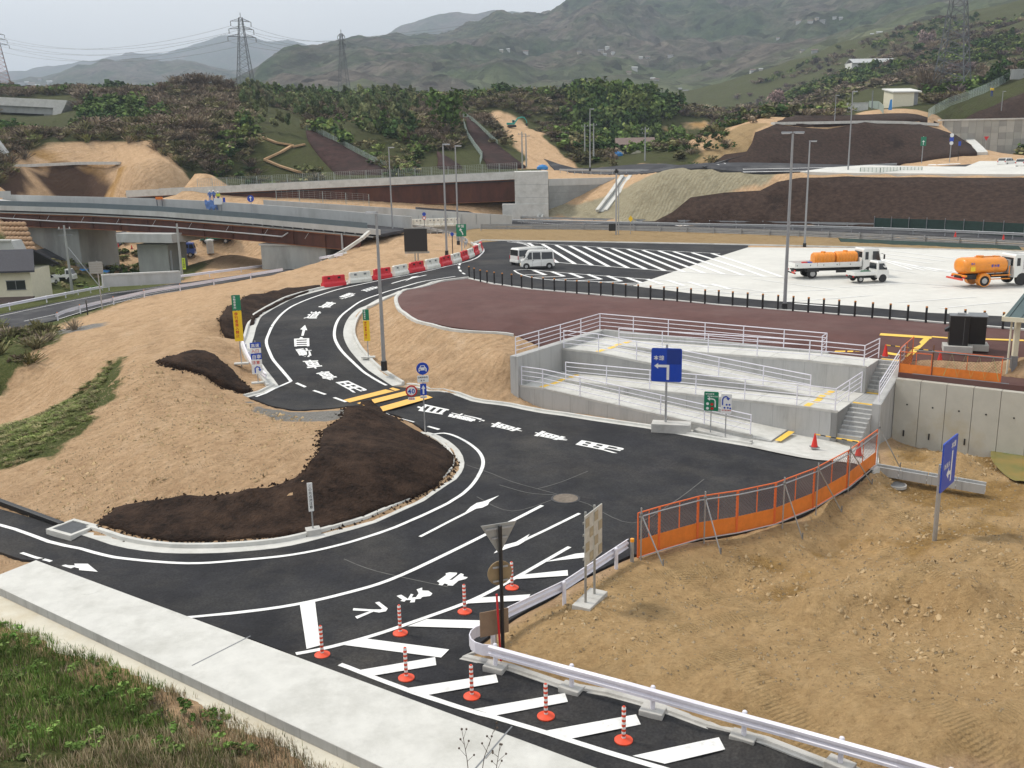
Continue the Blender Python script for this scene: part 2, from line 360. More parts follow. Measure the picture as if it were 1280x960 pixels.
# ------------------------------------------------------------------ plan outlines
def W2(pts):
    """World xy outline from sightings at known heights or from Vectors."""
    return [(p.x, p.y) if isinstance(p, Vector) else tuple(at(*p)[:2]) for p in pts]
def pip(x, y, poly):
    x = np.asarray(x); y = np.asarray(y); ins = np.zeros(x.shape, bool); n = len(poly)
    for i in range(n):
        x0, y0 = poly[i]; x1, y1 = poly[(i+1) % n]
        if y0 == y1: continue
        c = ((y0 > y) != (y1 > y)) & (x < (x1-x0)*(y-y0)/(y1-y0)+x0)
        ins ^= c
    return ins
def pdist(x, y, poly, close=True):
    d = np.full(np.asarray(x).shape, 1e9); n = len(poly)
    for i in range(n if close else n-1):
        ax, ay = poly[i]; bx, by = poly[(i+1) % n]; l2 = (bx-ax)**2+(by-ay)**2+1e-9
        t = np.clip(((x-ax)*(bx-ax)+(y-ay)*(by-ay))/l2, 0, 1)
        d = np.minimum(d, np.hypot(x-ax-t*(bx-ax), y-ay-t*(by-ay)))
    return d
def smooth(pts, n=4, close=False):
    """Catmull-Rom through points of any dimension."""
    P = [np.array(p, float) for p in pts]; out = []; m = len(P)
    for i in range(m if close else m-1):
        p0 = P[(i-1) % m] if close else P[max(i-1, 0)]; p1 = P[i]; p2 = P[(i+1) % m]; p3 = P[(i+2) % m] if close else P[min(i+2, m-1)]
        for k in range(n):
            t = k/n; out.append(.5*(2*p1+(p2-p0)*t+(2*p0-5*p1+4*p2-p3)*t*t+(3*p1-p0-3*p2+p3)*t**3))
    if not close: out.append(P[-1])
    return out

OUT_S = [tuple(p) for p in smooth(OUTER[1:], 4)]; IN_S = [tuple(p) for p in smooth(INNER[1:], 4)]
MND_S = [tuple(p) for p in smooth(MOUND, 3)]
ROAD_LOW = W2([(-160,560,RZ),(-90,600,RZ),(0,637,RZ),(60,655,RZ)]+MND_S+[(500,521,-3.25),(440,507.5,-3.0),(415,511,-2.9),(372,513.5,-2.75),(340,508,-2.65),(311,497,-2.55),(348,483,-2.5)]+OUT_S[1:]
    +[(640,300,0),(760,303.5,0),(935,307,0),(935,310,0),(790,357,0),(751,352,0),(860,364.5,0),(960,372,0),(1060,379,-.1),(1160,387.5,-.1),(1255,394,-.2),(1500,412,-.2),(1500,434,-.5),(1255,410,-.4),(1050,393.5,-.3),(900,381.5,-.2),(780,371.5,-.1),(665,361.5,0),(618,355,0),(586,347.5,0)]
    +list(reversed(IN_S))[1:]+RIGHT[1:]+[(1092,588,RZ),(1060,612,RZ),(1035,624,RZ),(975,653,RZ),(870,675,RZ),(797,694,RZ),(790,694,RZ),(720,731,RZ),(640,777,RZ),(600,806,RZ),(575,826,RZ),(700,861,RZ),(880,911,RZ),(1040,964,RZ),(1300,1050,RZ),(1250,1140,RZ),(750,966,RZ),(300,796,RZ),(45,702,RZ),(-160,640,RZ)])
CONC = W2([(935,310,0),(790,357,0),(751,352.3,0),(860,364.8,0),(960,372.3,0),(1060,379.3,-.1),(1160,387.8,-.1),(1255,394.3,-.2),(1500,412.3,-.2),(1700,360,0),(1290,315.5,0),(1100,310.5,0)])
MAROON = W2([tuple(p) for p in smooth([(592,413,-.6),(542,404.6,-.45),(508,391,-.3),(498,378,-.15),(500,368.5,-.12),(512,361,-.05),(542,353.6,0),(583,347.8,0)], 3)]
    +[(618,356,0),(665,362.5,0),(780,372.5,-.1),(900,382.5,-.2),(1050,394.5,-.3),(1255,411,-.4),(1500,435,-.5)]+[LP(34, 16, -.8), LP(34, 12.2, -.9), LP(22, 12.2, -.9), LP(20.2, 12.2, -.9), LP(18.2, 11.9, -.8), LP(18.2, 12.0, -.8), LP(-1.15, 12.0, -.8), LP(-1.15, 9.5, -.8)])
LROAD = W2(list(LRN)+list(reversed(LRF)))
HWY = W2([(520,283,-.3),(620,281.5,-.3),(850,287,-.3),(1050,293,-.3),(1280,302,-.3),(1700,325,-.3),(1700,313,-.3),(1280,292.5,-.3),(1050,284.5,-.3),(850,281.5,-.3),(620,276,-.3),(520,276,-.3)])
TERR_ROAD = W2([(680,214.5,6.7),(820,221,6.7),(930,221.3,6.55),(1000,221.5,6.4),(1070,220,6.3),(1115,215,6.5),(1190,210,6.6),(1224,206,6.9),(1290,200,8),(1300,197,8.2),(1225,198,8.2),(1100,207.5,6.9),(1000,211.5,6.7),(880,214,6.7)])
TERR_CONC = W2([(1000,221.5,6.4),(1070,220,6.3),(1115,215,6.5),(1190,210,6.6),(1224,206,6.9),(1400,204,7),(1600,224,5.7),(1280,221.5,6.0),(1150,221.5,6.2)])
PAVED = [ROAD_LOW, CONC, MAROON, LROAD, HWY, TERR_ROAD, TERR_CONC]
STRUCT = [tuple(LP(a, b, 0)[:2]) for a, b in ((-1.2, 1.9), (18.6, 1.9), (18.6, 11.9), (-1.2, 11.9))]

# ------------------------------------------------------------------ the ground sheet: fine near, coarse far
def axis(lo, c0, c1, hi, fine, grow=1.07, mx=9):
    a = list(np.arange(c0, c1, fine)); s = fine; x = a[-1]
    while x < hi: s = min(mx, s*grow); x += s; a.append(x)
    s = fine; x = a[0]; b = []
    while x > lo: s = min(mx, s*grow); x -= s; b.append(x)
    return np.array(b[::-1]+a)
GX = axis(-520, -34, 34, 560, .42); GY = axis(-70, 14, 98, 790, .42, 1.03, 8)
_XX, _YY = np.meshgrid(GX, GY)
_zz = zs(_XX.ravel(), _YY.ravel()).reshape(_XX.shape)
_sp = np.maximum(np.gradient(GX)[None, :], np.gradient(GY)[:, None])
_pav = np.full(_XX.shape, 1e9)
FOOT = W2([(-80,742,-2.75),(0,737,-2.75),(480,962,-2.75),(900,1157,-2.75),(700,1200,-2.75),(420,967,-2.75),(200,852,-2.75),(0,776,-2.75),(-80,745,-2.75)])
for P_ in PAVED+[STRUCT, FOOT]:
    d = pdist(_XX, _YY, P_); i = pip(_XX, _YY, P_); _pav = np.minimum(_pav, np.where(i, -d, d))
_amp = np.clip((_pav-.35)/1.6, 0, 1)
_site = np.clip((pdist(_XX, _YY, W2([(1000,760,-3.4),(1280,660,-3.4)]), False)-2)/12, 0, 1)
_fl = fbm(_XX*.35, _YY*.35, 3, 5)*.34*(1-.5*_site)+(1-np.abs(fbm(_XX*.9, _YY*.9, 8, 4)))*.16-.1+(fbm(_XX*1.05, _YY*1.05, 31, 3))*.16
# rain rills running down the bare banks
_gy, _gx = np.gradient(_zz, GY, GX); _gr = np.hypot(_gx, _gy)+1e-6
_tx, _ty = -_gy/_gr, _gx/_gr
_fl = _fl+(_site < .9)*0+fbm(_XX*.55, _YY*.55, 41, 3)*.32*((_XX > 3) & (_YY < 48))
_ril = (1-np.abs(fbm(_XX*1.3+_YY*.25, _YY*.3-_XX*.2, 23, 3)))*np.clip((_gr-.10)*3.6, 0, 1)*.34
_far = np.clip((_YY-150)/60, 0, 1)
_zz = _zz+_amp*(_fl*np.clip(.35+_gr*2.2, .35, 1.0)-_ril*.6*np.clip((125-_YY)/30, 0, 1))*(1-_far)+_far*_amp*fbm(_XX*.05, _YY*.05, 40, 5)*4*np.clip((_YY-235)/60, 0.08, 1)
_zz = _zz-np.clip((.12-_pav)/.6, 0, 1)*np.where(_YY > 95, .45, .32)
GZ = _zz
def gz(x, y):
    """Height of the built ground sheet at one point."""
    i = min(max(np.searchsorted(GX, x)-1, 0), len(GX)-2); j = min(max(np.searchsorted(GY, y)-1, 0), len(GY)-2)
    u = (x-GX[i])/(GX[i+1]-GX[i]); v = (y-GY[j])/(GY[j+1]-GY[j])
    return float((GZ[j, i]*(1-u)+GZ[j, i+1]*u)*(1-v)+(GZ[j+1, i]*(1-u)+GZ[j+1, i+1]*u)*v)
def gzv(x, y):
    i = np.clip(np.searchsorted(GX, x)-1, 0, len(GX)-2); j = np.clip(np.searchsorted(GY, y)-1, 0, len(GY)-2)
    u = (x-GX[i])/(GX[i+1]-GX[i]); v = (y-GY[j])/(GY[j+1]-GY[j])
    return (GZ[j, i]*(1-u)+GZ[j, i+1]*u)*(1-v)+(GZ[j+1, i]*(1-u)+GZ[j+1, i+1]*u)*v
_zc = {}
def zr(x, y):
    """Height of a paved surface at one point (smooth)."""
    k = (round(x, 3), round(y, 3))
    if k not in _zc: _zc[k] = float(zs([x], [y])[0])
    return _zc[k]
def on(px, py, paved=False, t0=14):
    """Where a sighting first meets the ground."""
    d = ray(px, py); h = math.hypot(d[0], d[1]); t = t0/d[1]
    while t < 900:
        x, y, z = d[0]*t, d[1]*t, CZ+d[2]*t
        g = zr(x, y) if paved and t > t0/d[1]*1.0 and False else gz(x, y)
        if z <= g+(.2 if paved else 0): break
        t += .12 if t < 130 else .4
    x, y = d[0]*t, d[1]*t
    return Vector((x, y, zr(x, y)+.02 if paved else gz(x, y)))
# ------------------------------------------------------------------ surfaces
ASPH = mat('asphalt', (.022,.0225,.026), .82, .32, .5, .006, 110, world=True, dirt=(.050,.049,.047), dscale=.3, dlo=.44, dhi=.78, spec=.2)
ASPH2 = mat('asphalt_worn', (.036,.036,.041), .85, .18, .4, .004, 160, world=True, dirt=(.10,.10,.10), dscale=.2, spec=.3)
MARO = mat('maroon_asphalt', (.108,.052,.046), .85, .16, .5, .004, 150, world=True, dirt=(.14,.083,.074), dscale=.16, dlo=.48, dhi=.72, spec=.3)
CONCP = mat('concrete_paving', (.62,.61,.565), .8, .06, 1.2, .003, 60, world=True, dirt=(.50,.49,.455), dscale=.12, dlo=.45, dhi=.75)
CONC_ = mat('concrete', (.50,.49,.46), .85, .10, 2.0, .004, 50, world=True, dirt=(.30,.29,.265), dscale=.7, dlo=.47, dhi=.75)
CONCL = mat('concrete_light', (.58,.575,.54), .85, .08, 2.0, .004, 60, world=True, dirt=(.40,.395,.36), dscale=.7, dlo=.46, dhi=.78)
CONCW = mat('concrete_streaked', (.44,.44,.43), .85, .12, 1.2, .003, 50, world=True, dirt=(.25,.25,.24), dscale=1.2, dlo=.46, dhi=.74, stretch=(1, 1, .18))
WHITE = mat('road_paint', (.82,.82,.80), .6, .06, 5, .0015, 200, world=True, dirt=(.46,.46,.45), dscale=2.2, dlo=.52, dhi=.8)
YELLO = mat('yellow_paint', (.83,.47,.10), .6, .08, 5, .0015, 200, world=True, dirt=(.6,.36,.1), dscale=3, dlo=.6, dhi=.8)
TACT = mat('tactile_yellow', (.86,.55,.08), .6, .08, 8, world=True)
def form_lines(m):
    N, L = nodes_of(m); b = N['Principled BSDF']; src = b.inputs['Base Color'].links[0].from_socket; g = N.new('ShaderNodeNewGeometry'); fac = None
    for v, pitch in (((.809,-.587,0), 1.22), ((.587,.809,0), 1.22)):
        d = N.new('ShaderNodeVectorMath'); d.operation = 'DOT_PRODUCT'; L.new(g.outputs['Position'], d.inputs[0]); d.inputs[1].default_value = v
        a = N.new('ShaderNodeMath'); a.operation = 'MULTIPLY'; a.inputs[1].default_value = 1/pitch; L.new(d.outputs['Value'], a.inputs[0]); f = N.new('ShaderNodeMath'); f.operation = 'FRACT'; L.new(a.outputs[0], f.inputs[0]); l = N.new('ShaderNodeMath'); l.operation = 'LESS_THAN'; l.inputs[1].default_value = .028; L.new(f.outputs[0], l.inputs[0])
        if fac is None: fac = l.outputs[0]
        else: mx_ = N.new('ShaderNodeMath'); mx_.operation = 'MAXIMUM'; L.new(fac, mx_.inputs[0]); L.new(l.outputs[0], mx_.inputs[1]); fac = mx_.outputs[0]
    k = N.new('ShaderNodeMath'); k.operation = 'MULTIPLY'; k.inputs[1].default_value = .35; L.new(fac, k.inputs[0]); m2 = N.new('ShaderNodeMix'); m2.data_type = 'RGBA'; L.new(k.outputs[0], m2.inputs['Factor']); L.new(src, m2.inputs['A']); m2.inputs['B'].default_value = (.16,.16,.155,1); L.new(m2.outputs['Result'], b.inputs['Base Color'])
form_lines(CONCW)
def dusty(m):
    N, L = nodes_of(m); b = N['Principled BSDF']; src = b.inputs['Base Color'].links[0].from_socket; g = N.new('ShaderNodeNewGeometry'); n_ = N.new('ShaderNodeTexNoise'); n_.inputs['Scale'].default_value = .16; n_.inputs['Detail'].default_value = 9; n_.inputs['Roughness'].default_value = .72; L.new(g.outputs['Position'], n_.inputs['Vector'])
    r_ = N.new('ShaderNodeMapRange'); r_.inputs['From Min'].default_value = .50; r_.inputs['From Max'].default_value = .78; r_.inputs['To Max'].default_value = .42; L.new(n_.outputs['Fac'], r_.inputs['Value']); m2 = N.new('ShaderNodeMix'); m2.data_type = 'RGBA'; L.new(r_.outputs['Result'], m2.inputs['Factor']); L.new(src, m2.inputs['A']); m2.inputs['B'].default_value = (.13,.115,.095,1); L.new(m2.outputs['Result'], b.inputs['Base Color'])
    v_ = N.new('ShaderNodeTexNoise'); v_.inputs['Scale'].default_value = 14; v_.inputs['Detail'].default_value = 3; L.new(g.outputs['Position'], v_.inputs['Vector']); r2 = N.new('ShaderNodeValToRGB'); ramp(r2, [(.3, (.7,)*3), (.7, (1.3,)*3)]); L.new(v_.outputs['Fac'], r2.inputs['Fac']); m3 = N.new('ShaderNodeMix'); m3.data_type = 'RGBA'; m3.blend_type = 'MULTIPLY'; m3.inputs['Factor'].default_value = 1; L.new(m2.outputs['Result'], m3.inputs['A']); L.new(r2.outputs['Color'], m3.inputs['B']); L.new(m3.outputs['Result'], b.inputs['Base Color'])
dusty(ASPH)
MULCH = mat('bark_mulch', (.022,.013,.009), .95, .8, 4.0, .12, 9, world=True, dirt=(.066,.040,.027), dscale=.8, dlo=.44, dhi=.7, spec=.15, detail=9)
MULCHF = mat('bark_mulch_dry', (.047,.030,.023), .95, .5, 1.5, .15, 5, world=True, dirt=(.022,.015,.012), dscale=.09, dlo=.6, dhi=.68, spec=.15, detail=9)
GALV = mat('galvanised_steel', (.42,.43,.44), .45, .1, 4, metal=.6)
STEELD = mat('steel_dark', (.22,.23,.24), .5, .12, 4, metal=.5)
WPAINT = mat('white_rail_paint', (.74,.73,.80), .45, .05, 4, coat=.1)
BLACK = mat('black_paint', (.012,.012,.013), .45, .2, 5)

def densify(poly, res, close=True):
    out = []; n = len(poly)
    for i in range(n if close else n-1):
        a = np.array(poly[i]); b = np.array(poly[(i+1) % n]); k = max(1, int(np.hypot(*(b-a)[:2])/res))
        out += [tuple(a+(b-a)*j/k) for j in range(k)]
    if not close: out.append(tuple(poly[-1]))
    return out
def drape(name, poly, off, res, m, skirt=.35, zf=zs, rough=0, thick_noise=None, clean=True):
    """A sheet laid over the ground inside an xy outline, with a skirt down its rim."""
    if sum(poly[i][0]*poly[(i+1)%len(poly)][1]-poly[(i+1)%len(poly)][0]*poly[i][1] for i in range(len(poly))) < 0: poly = list(reversed(poly))
    b = densify(poly, res)
    if rough:
        bb = np.array(b); t = np.roll(bb, -1, 0)-np.roll(bb, 1, 0); t /= np.hypot(t[:, 0], t[:, 1])[:, None]+1e-9
        w = fbm(bb[:, 0]*1.1, bb[:, 1]*1.1, 77, 4)*rough
        bb = bb+np.stack([t[:, 1], -t[:, 0]], 1)*w[:, None]; b = [tuple(p) for p in bb]
    B = np.array(b); x0, y0 = B.min(0); x1, y1 = B.max(0)
    gx, gy = np.meshgrid(np.arange(x0, x1, res), np.arange(y0, y1, res)); gx = gx.ravel(); gy = gy.ravel()
    ins = pip(gx, gy, b); gx, gy = gx[ins], gy[ins]
    if len(gx):
        ok = pdist(gx, gy, b) > res*.35; gx, gy = gx[ok], gy[ok]
    V = [Vector(p) for p in b]+[Vector((x, y)) for x, y in zip(gx, gy)]
    n = len(b)
    r = delaunay_2d_cdt(V, [], [tuple(range(n))], 1, 1e-4)
    vo, eo, fo = r[0], r[1], r[2]
    P = np.array([tuple(v) for v in vo]); z = zf(P[:, 0], P[:, 1])+off
    if thick_noise: z = z+thick_noise(P[:, 0], P[:, 1])
    vs = [(p[0], p[1], zz) for p, zz in zip(P, z)]; fs = [tuple(f) for f in fo]
    cnt = {}
    for f in fs:
        for i in range(len(f)):
            e = (f[i], f[(i+1) % len(f)]); k = tuple(sorted(e))
            cnt.setdefault(k, []).append(e)
    rim = [v[0] for v in cnt.values() if len(v) == 1]
    low = {}
    for a, c in rim:
        for k in (a, c):
            if k not in low: low[k] = len(vs); vs.append((vs[k][0], vs[k][1], vs[k][2]-skirt))
        fs.append((c, a, low[a], low[c]))
    mb = MB(); mb.add(vs, fs); o = mb.build(name, m)
    if not clean: o.data.shade_smooth()
    tag(o, kind='structure')
    return o
_TS = np.concatenate([np.arange(14, 130, .5), np.arange(130, 330, 1.5)])
def onp(px, py, z=None):
    """Where a sighting meets the smooth paved surface."""
    d = ray(px, py); T = _TS/d[1]; h = CZ+d[2]*T-zs(d[0]*T, d[1]*T); k = int(np.argmax(h <= 0))
    if h[k] > 0: k = len(T)-1
    k = max(k, 1); u = h[k-1]/(h[k-1]-h[k]+1e-9); t = T[k-1]+(T[k]-T[k-1])*min(max(u, 0), 1)
    x, y = d[0]*t, d[1]*t
    return Vector((x, y, zr(x, y)))
def strip(mb, pts, w, off=.012, px=True, sm=True, res=.8, zf=None):
    """A painted line of width w along sightings."""
    P = [onp(*p)[:2] for p in pts] if px else [tuple(p[:2]) for p in pts]
    if sm and len(P) > 2: P = [tuple(p) for p in smooth(P, 5)]
    P = densify(P, res, False); A = np.array(P); t = np.gradient(A, axis=0); t /= np.hypot(t[:, 0], t[:, 1])[:, None]+1e-9
    nrm = np.stack([-t[:, 1], t[:, 0]], 1)*w/2
    l, r = A+nrm, A-nrm; zl = zpave(l[:, 0], l[:, 1])+off; zr_ = zpave(r[:, 0], r[:, 1])+off; n = len(A)
    vs = [(p[0], p[1], z) for p, z in zip(r, zr_)]+[(p[0], p[1], z) for p, z in zip(l, zl)]
    mb.add(vs, [(i, i+1, n+i+1, n+i) for i in range(n-1)])
def patch(mb, pts, off=.012, px=True):
    P = [onp(*p) for p in pts] if px else [Vector((p[0], p[1], zr(p[0], p[1]))) for p in pts]
    if sum(P[i].x*P[(i+1)%len(P)].y-P[(i+1)%len(P)].x*P[i].y for i in range(len(P))) < 0: P.reverse()
    mb.add([(p.x, p.y, zp1(p.x, p.y)+off) for p in P], [tuple(range(len(P)))])
def roadchar(mb, ch, quad, off=.012, bold=.03, m=.0):
    """A stretched road character; quad = sightings of its top-left, top-right, bottom-right, bottom-left corners."""
    q = [onp(*p) for p in quad]; vs, fs = glyph(ch, bold)
    x0, x1 = min(v[0] for v in vs), max(v[0] for v in vs); y0, y1 = min(v[1] for v in vs), max(v[1] for v in vs)
    out = []
    for v in vs:
        u = (v[0]-x0)/(x1-x0); w = 1-(v[1]-y0)/(y1-y0)
        p = q[0]*(1-u)*(1-w)+q[1]*u*(1-w)+q[2]*u*w+q[3]*(1-u)*w
        out.append((p.x, p.y, zp1(p.x, p.y)+off))
    mb.add(out, fs)

AW = drape('asphalt_road', ROAD_LOW, .03, .8, ASPH, .55)
drape('car_park_concrete', CONC, .034, 3, CONCP)
drape('plaza_paving', MAROON, .05, 1.5, MARO)
drape('side_road', LROAD, .03, 2.5, ASPH2)
drape('site_road', [tuple(on(p[0], p[1], t0=100)[:2]) for p in [(34,322),(60,312),(110,299),(158,291),(163,300),(120,319),(66,334)]], .2, 3, ASPH2, .6, lambda x, y: np.maximum(zs(x, y), gzv(x, y)))
drape('motorway', HWY, .05, 4, ASPH2)
drape('terrace_road', TERR_ROAD, .05, 5, ASPH2, .5); drape('terrace_car_park', TERR_CONC, .09, 5, CONCP, .5)
# lower strip of older asphalt in the car park
OFF = .018

from mathutils.bvhtree import BVHTree
_pv, _pf = [], []
for _o in SC.objects:
    if _o.type == 'MESH' and _o.name.split('.')[0] in ('asphalt_road','car_park_concrete','plaza_paving','side_road','motorway','terrace_road','terrace_car_park'):
        _b = len(_pv); _pv += [tuple(v.co) for v in _o.data.vertices]; _pf += [tuple(i+_b for i in q.vertices) for q in _o.data.polygons]
PBV = BVHTree.FromPolygons(_pv, _pf)
def zp1(x, y):
    h = PBV.ray_cast(Vector((x, y, 60)), Vector((0, 0, -1))); return h[0].z if h[0] is not None else zr(x, y)+.03
def zpave(x, y): return np.array([zp1(a, b) for a, b in zip(x, y)])
# ------------------------------------------------------------------ painted markings
mb = MB()
strip(mb, [(320,497),(342,487),(364,477.5)], .16, OFF, sm=False)
strip(mb, [(364,477.5),(352,463),(340,448),(333,426),(343.7,403),(357,389),(377,378),(403,368.5),(428,361),(474.7,351),(535,339),(589,325.7),(604,315.6),(602,309),(595.6,305.5)], .2, OFF)
strip(mb, [(483,482.5),(464,472),(448,460),(424,435),(418,416),(426,396),(448,379),(481,366),(522,354),(569,346)], .2, OFF)
strip(mb, [(528,542.5),(555,542.5),(579,551),(597,564),(604,579),(597,598),(579,618),(545,638),(495,660),(434,680),(367,694.6),(302,701.5),(235,705.5),(168,701),(100.8,687),(0,657.5),(-70,642)], .17, OFF)
tag(mb.build('edge_line', WHITE), kind='structure')
mb = MB()
strip(mb, [(678,633),(602,672),(501.5,720.5),(434,742.5),(350,760.5),(252,771.7),(200,774)], .18, OFF)
strip(mb, [(525,672.3),(562,653),(597,635)], .15, OFF, sm=False); strip(mb, [(640,684),(684,663),(724.5,643)], .15, OFF, sm=False)
strip(mb, [(27,692.5),(60,701.5),(91,711.5)], .15, OFF, sm=False)
strip(mb, [(712,685),(679,704),(642,725),(592,751),(518,778.5),(451,800.5),(370,819)], .17, OFF); strip(mb, [(425,832),(463,847),(531,872),(592,891.5),(620,899),(686,919),(780,948.5),(900,985)], .18, OFF)
strip(mb, [(489.6,355),(533,344.3)], .2, OFF, sm=False)
for a, b in [((370.5,479.6),(382,484.7)),((392,489),(407,494)),((417.6,497.8),(432.7,503.3)),((481,517),(489,520.5)),((501.5,524),(517.7,528.7)),((535,534),(549,538.4)),((575.5,329),(574.2,332)),((573.6,333.5),(573.9,336.3)),((574.5,337.8),(576.5,340)),((578,341.5),(581,343.3))]:
    strip(mb, [a, b], .2, OFF, sm=False)
tag(mb.build('lane_line', WHITE), kind='structure')
mb = MB()
for q in [[(681,704),(719.5,693.7),(741,691.5),(740,697.5)],[(642,725.7),(652,720.2),(709.5,714.4),(710,721)],[(585,756),(602,748.6),(663,744.8),(659,752.5)],[(509.5,784.6),(533,775.8),(613.7,778.4),(607,788)],[(425.6,807.5),(457.5,800),(561.6,813.8),(551.5,824)],
          [(445,840.5),(544,823.6),(545.5,833.5),(463,847.4)],[(504.5,863),(620,845),(622.8,855.3),(531,871.6)],[(592,888.5),(706,869),(710,880),(620,896.5)],[(682.5,915.5),(795,895),(801,907.3),(714.5,925.5)],[(790.6,947),(898.5,924.4),(906.5,939),(831,957)]]: patch(mb, q, OFF+.004)
tag(mb.build('hatch_marking', WHITE), kind='structure')
mb = MB(); patch(mb, [(375,757.8),(394,754.2),(400.5,808.5),(383.4,813.4)], OFF+.004); tag(mb.build('stop_line', WHITE), kind='structure')
mb = MB()
for q in ([(582,641.5),(588,635.3),(596,630),(604,628.4),(624,620.6),(611.5,629),(610,632.5),(603,636),(596,637.2)], [(617,693.5),(626,684),(645,679),(662,669),(655.5,678.5),(648,683),(636,686.5)], [(84,708),(94,708.6),(93,706.2),(110,706.5),(122.6,716.7),(99,714.8),(99.5,712.6)],
          [(376.6,420.5),(379.5,420.5),(381.6,413.3),(384.2,413.6),(381.3,407),(375.2,412.5),(378.3,412.8)], [(506,352.5),(515,346.6),(524,345.5),(512,349.8)]): patch(mb, q, OFF+.004)
tag(mb.build('arrow_marking', WHITE), kind='structure')
mb = MB()
for ch, q in zip('自動車専用', ([(367.5,422.5),(386.5,421.8),(386.8,433.7),(368,433.9)],[(368.7,436.7),(388.3,435.8),(393,446.7),(375,447.5)],[(376.7,451.3),(397.5,450.4),(404,460.3),(386,463)],[(393.3,466.7),(410,464),(425.8,475.8),(407.5,477.4)],[(416.7,479.2),(435,476.7),(460.8,488.7),(443,492.3)])): roadchar(mb, ch, q, OFF, .022)
for ch, q in zip('道車動自', ([(389,389.7),(403,390),(396,399),(378.6,398.9)],[(409.5,377.2),(421.7,379),(411,386),(395.4,385.8)],[(436.7,366.4),(447,368),(432,375),(419,373.6)],[(468.5,358.2),(475.5,359.4),(458,365.2),(451,363.8)])): roadchar(mb, ch, q, OFF, .02)
for ch, q in zip('自動車専用', ([(517.6,513.4),(526,505.2),(562,513),(552.7,519.2)],[(557.4,521.2),(566.8,515.5),(611.2,525),(598.4,530.5)],[(609.7,533.6),(619.5,527.3),(658,538.7),(646.5,541.2)],[(663.6,545.2),(674.6,538.5),(718.4,550.5),(706,553)],[(718,557.7),(727.3,551.2),(783,562),(770.7,568.3)])): roadchar(mb, ch, q, OFF, .022)
# the three stretched characters before the stop line
def zq(X, Y): return (420+X/6.4, 690+Y/6.4)
for poly in ([(312,415),(345,408),(415,462),(400,485),(345,495),(300,488),(170,545),(153,527),(268,485),(135,478),(140,460),(290,470),(360,470),(368,462)],
             [(485,362),(522,352),(575,385),(600,345),(620,350),(605,375),(640,372),(662,340),(645,310),(690,295),(690,318),(740,320),(772,342),(755,362),(690,370),(678,385),(635,388),(630,412),(592,415),(600,395),(560,395),(548,408),(515,402),(530,392)],
             [(808,245),(880,195),(878,180),(910,173),(970,176),(965,190),(905,235),(930,232),(985,190),(1000,180),(1022,188),(1018,205),(1055,212),(1040,225),(980,240),(935,280),(890,278),(895,268),(868,262),(850,278),(820,272),(830,258)]):
    patch(mb, [zq(*p) for p in poly], OFF)
tag(mb.build('road_lettering', WHITE), kind='structure')
mb = MB()
for q in ([(429.5,500.8),(437,504),(500.5,488),(491,485.3)],[(446,504.8),(456,508.3),(519,492.3),(508.5,489.2)],[(468,511.5),(478,515.3),(541,498),(531,493.8)]): patch(mb, q, OFF)
tag(mb.build('yellow_bar_marking', YELLO), kind='structure')
# car park hatching
mb = MB()
tops = [(661,304.4),(678,305.7),(695,306.8),(712,307.8),(729.7,308.7),(747.5,310),(765,311),(784.6,311.9),(803.4,313.2),(823.4,314),(842,315),(865,316.3),(890,317.3)]
bots = [(697,329),(718.5,330.4),(740,332),(761.5,334),(785,335.5),(807.5,337),(831,338.8),(855,340.4),(880,342),(905,343.4),(930,345),(957,346.6),(978,347)]
for a, b in zip(tops, bots): strip(mb, [a, b], .42, OFF, sm=False, res=3)
strip(mb, [(634,302.5),(655,305.5),(672,314)], .2, OFF); strip(mb, [(646,303),(662,306),(675,312)], .2, OFF)
strip(mb, [(640,302),(700,306.5),(800,312.3),(900,317.5)], .2, OFF); strip(mb, [(690,327.5),(720,330.6),(800,336.8),(870,341.5),(985,348)], .2, OFF)
strip(mb, [(642.5,338.6),(660,337.4),(690,340.3),(740,344.4),(800,349),(870,355),(960,366)], .18, OFF); strip(mb, [(642.5,338.6),(650,343),(668,348),(700,351.2),(751,352.8),(800,357.4),(870,363.4),(960,370.5)], .18, OFF)
for (ax, ay), (tx, ty), (lx, ly) in [((682,344.3),(667,338.5),(656,344)),((705,346),(689.5,340),(668,347.3)),((728,347.9),(712,341.9),(691,350.3)),((751.3,349.8),(734.4,343.4),(717,351.8)),((776.6,352.2),(758.8,345.3),(747.5,353.5)),((803,354.5),(783,347.5),(776,355)),((828,356),(808.5,349.4),(804,357)),((856,357.8),(834,350.9),(828,358.8)),((884,360),(861,353),(856,361)),((913,362),(889,355.5),(885,363.2))]:
    strip(mb, [(tx, ty), (ax, ay)], .4, OFF, sm=False); strip(mb, [(ax, ay), (lx, ly)], .22, OFF+.002, sm=False)
for k in range(7):
    strip(mb, [(1090+k*13, 322+k*2.6),(1140+k*16, 338+k*1.0)], .3, OFF, sm=False) if k < 5 else None
for a, b in [((1060,330),(1145,342)),((880,368),(1040,363)),((980,378),(1090,370)),((1100,352),(1190,358)),((940,349),(1045,363)),((1120,379),(1220,372)),((1050,360),(1130,355)),((1165,360),(1235,356)),((1175,386),(1262,378))]: strip(mb, [a, b], .16, OFF, sm=False)
strip(mb, [(993,380.2),(1048,384)], .3, OFF, sm=False); strip(mb, [(1090,316),(1180,327)], .3, OFF, sm=False); strip(mb, [(1105,313),(1195,324)], .3, OFF, sm=False); strip(mb, [(1078,319),(1165,330)], .3, OFF, sm=False)
tag(mb.build('parking_marking', WHITE), kind='structure')
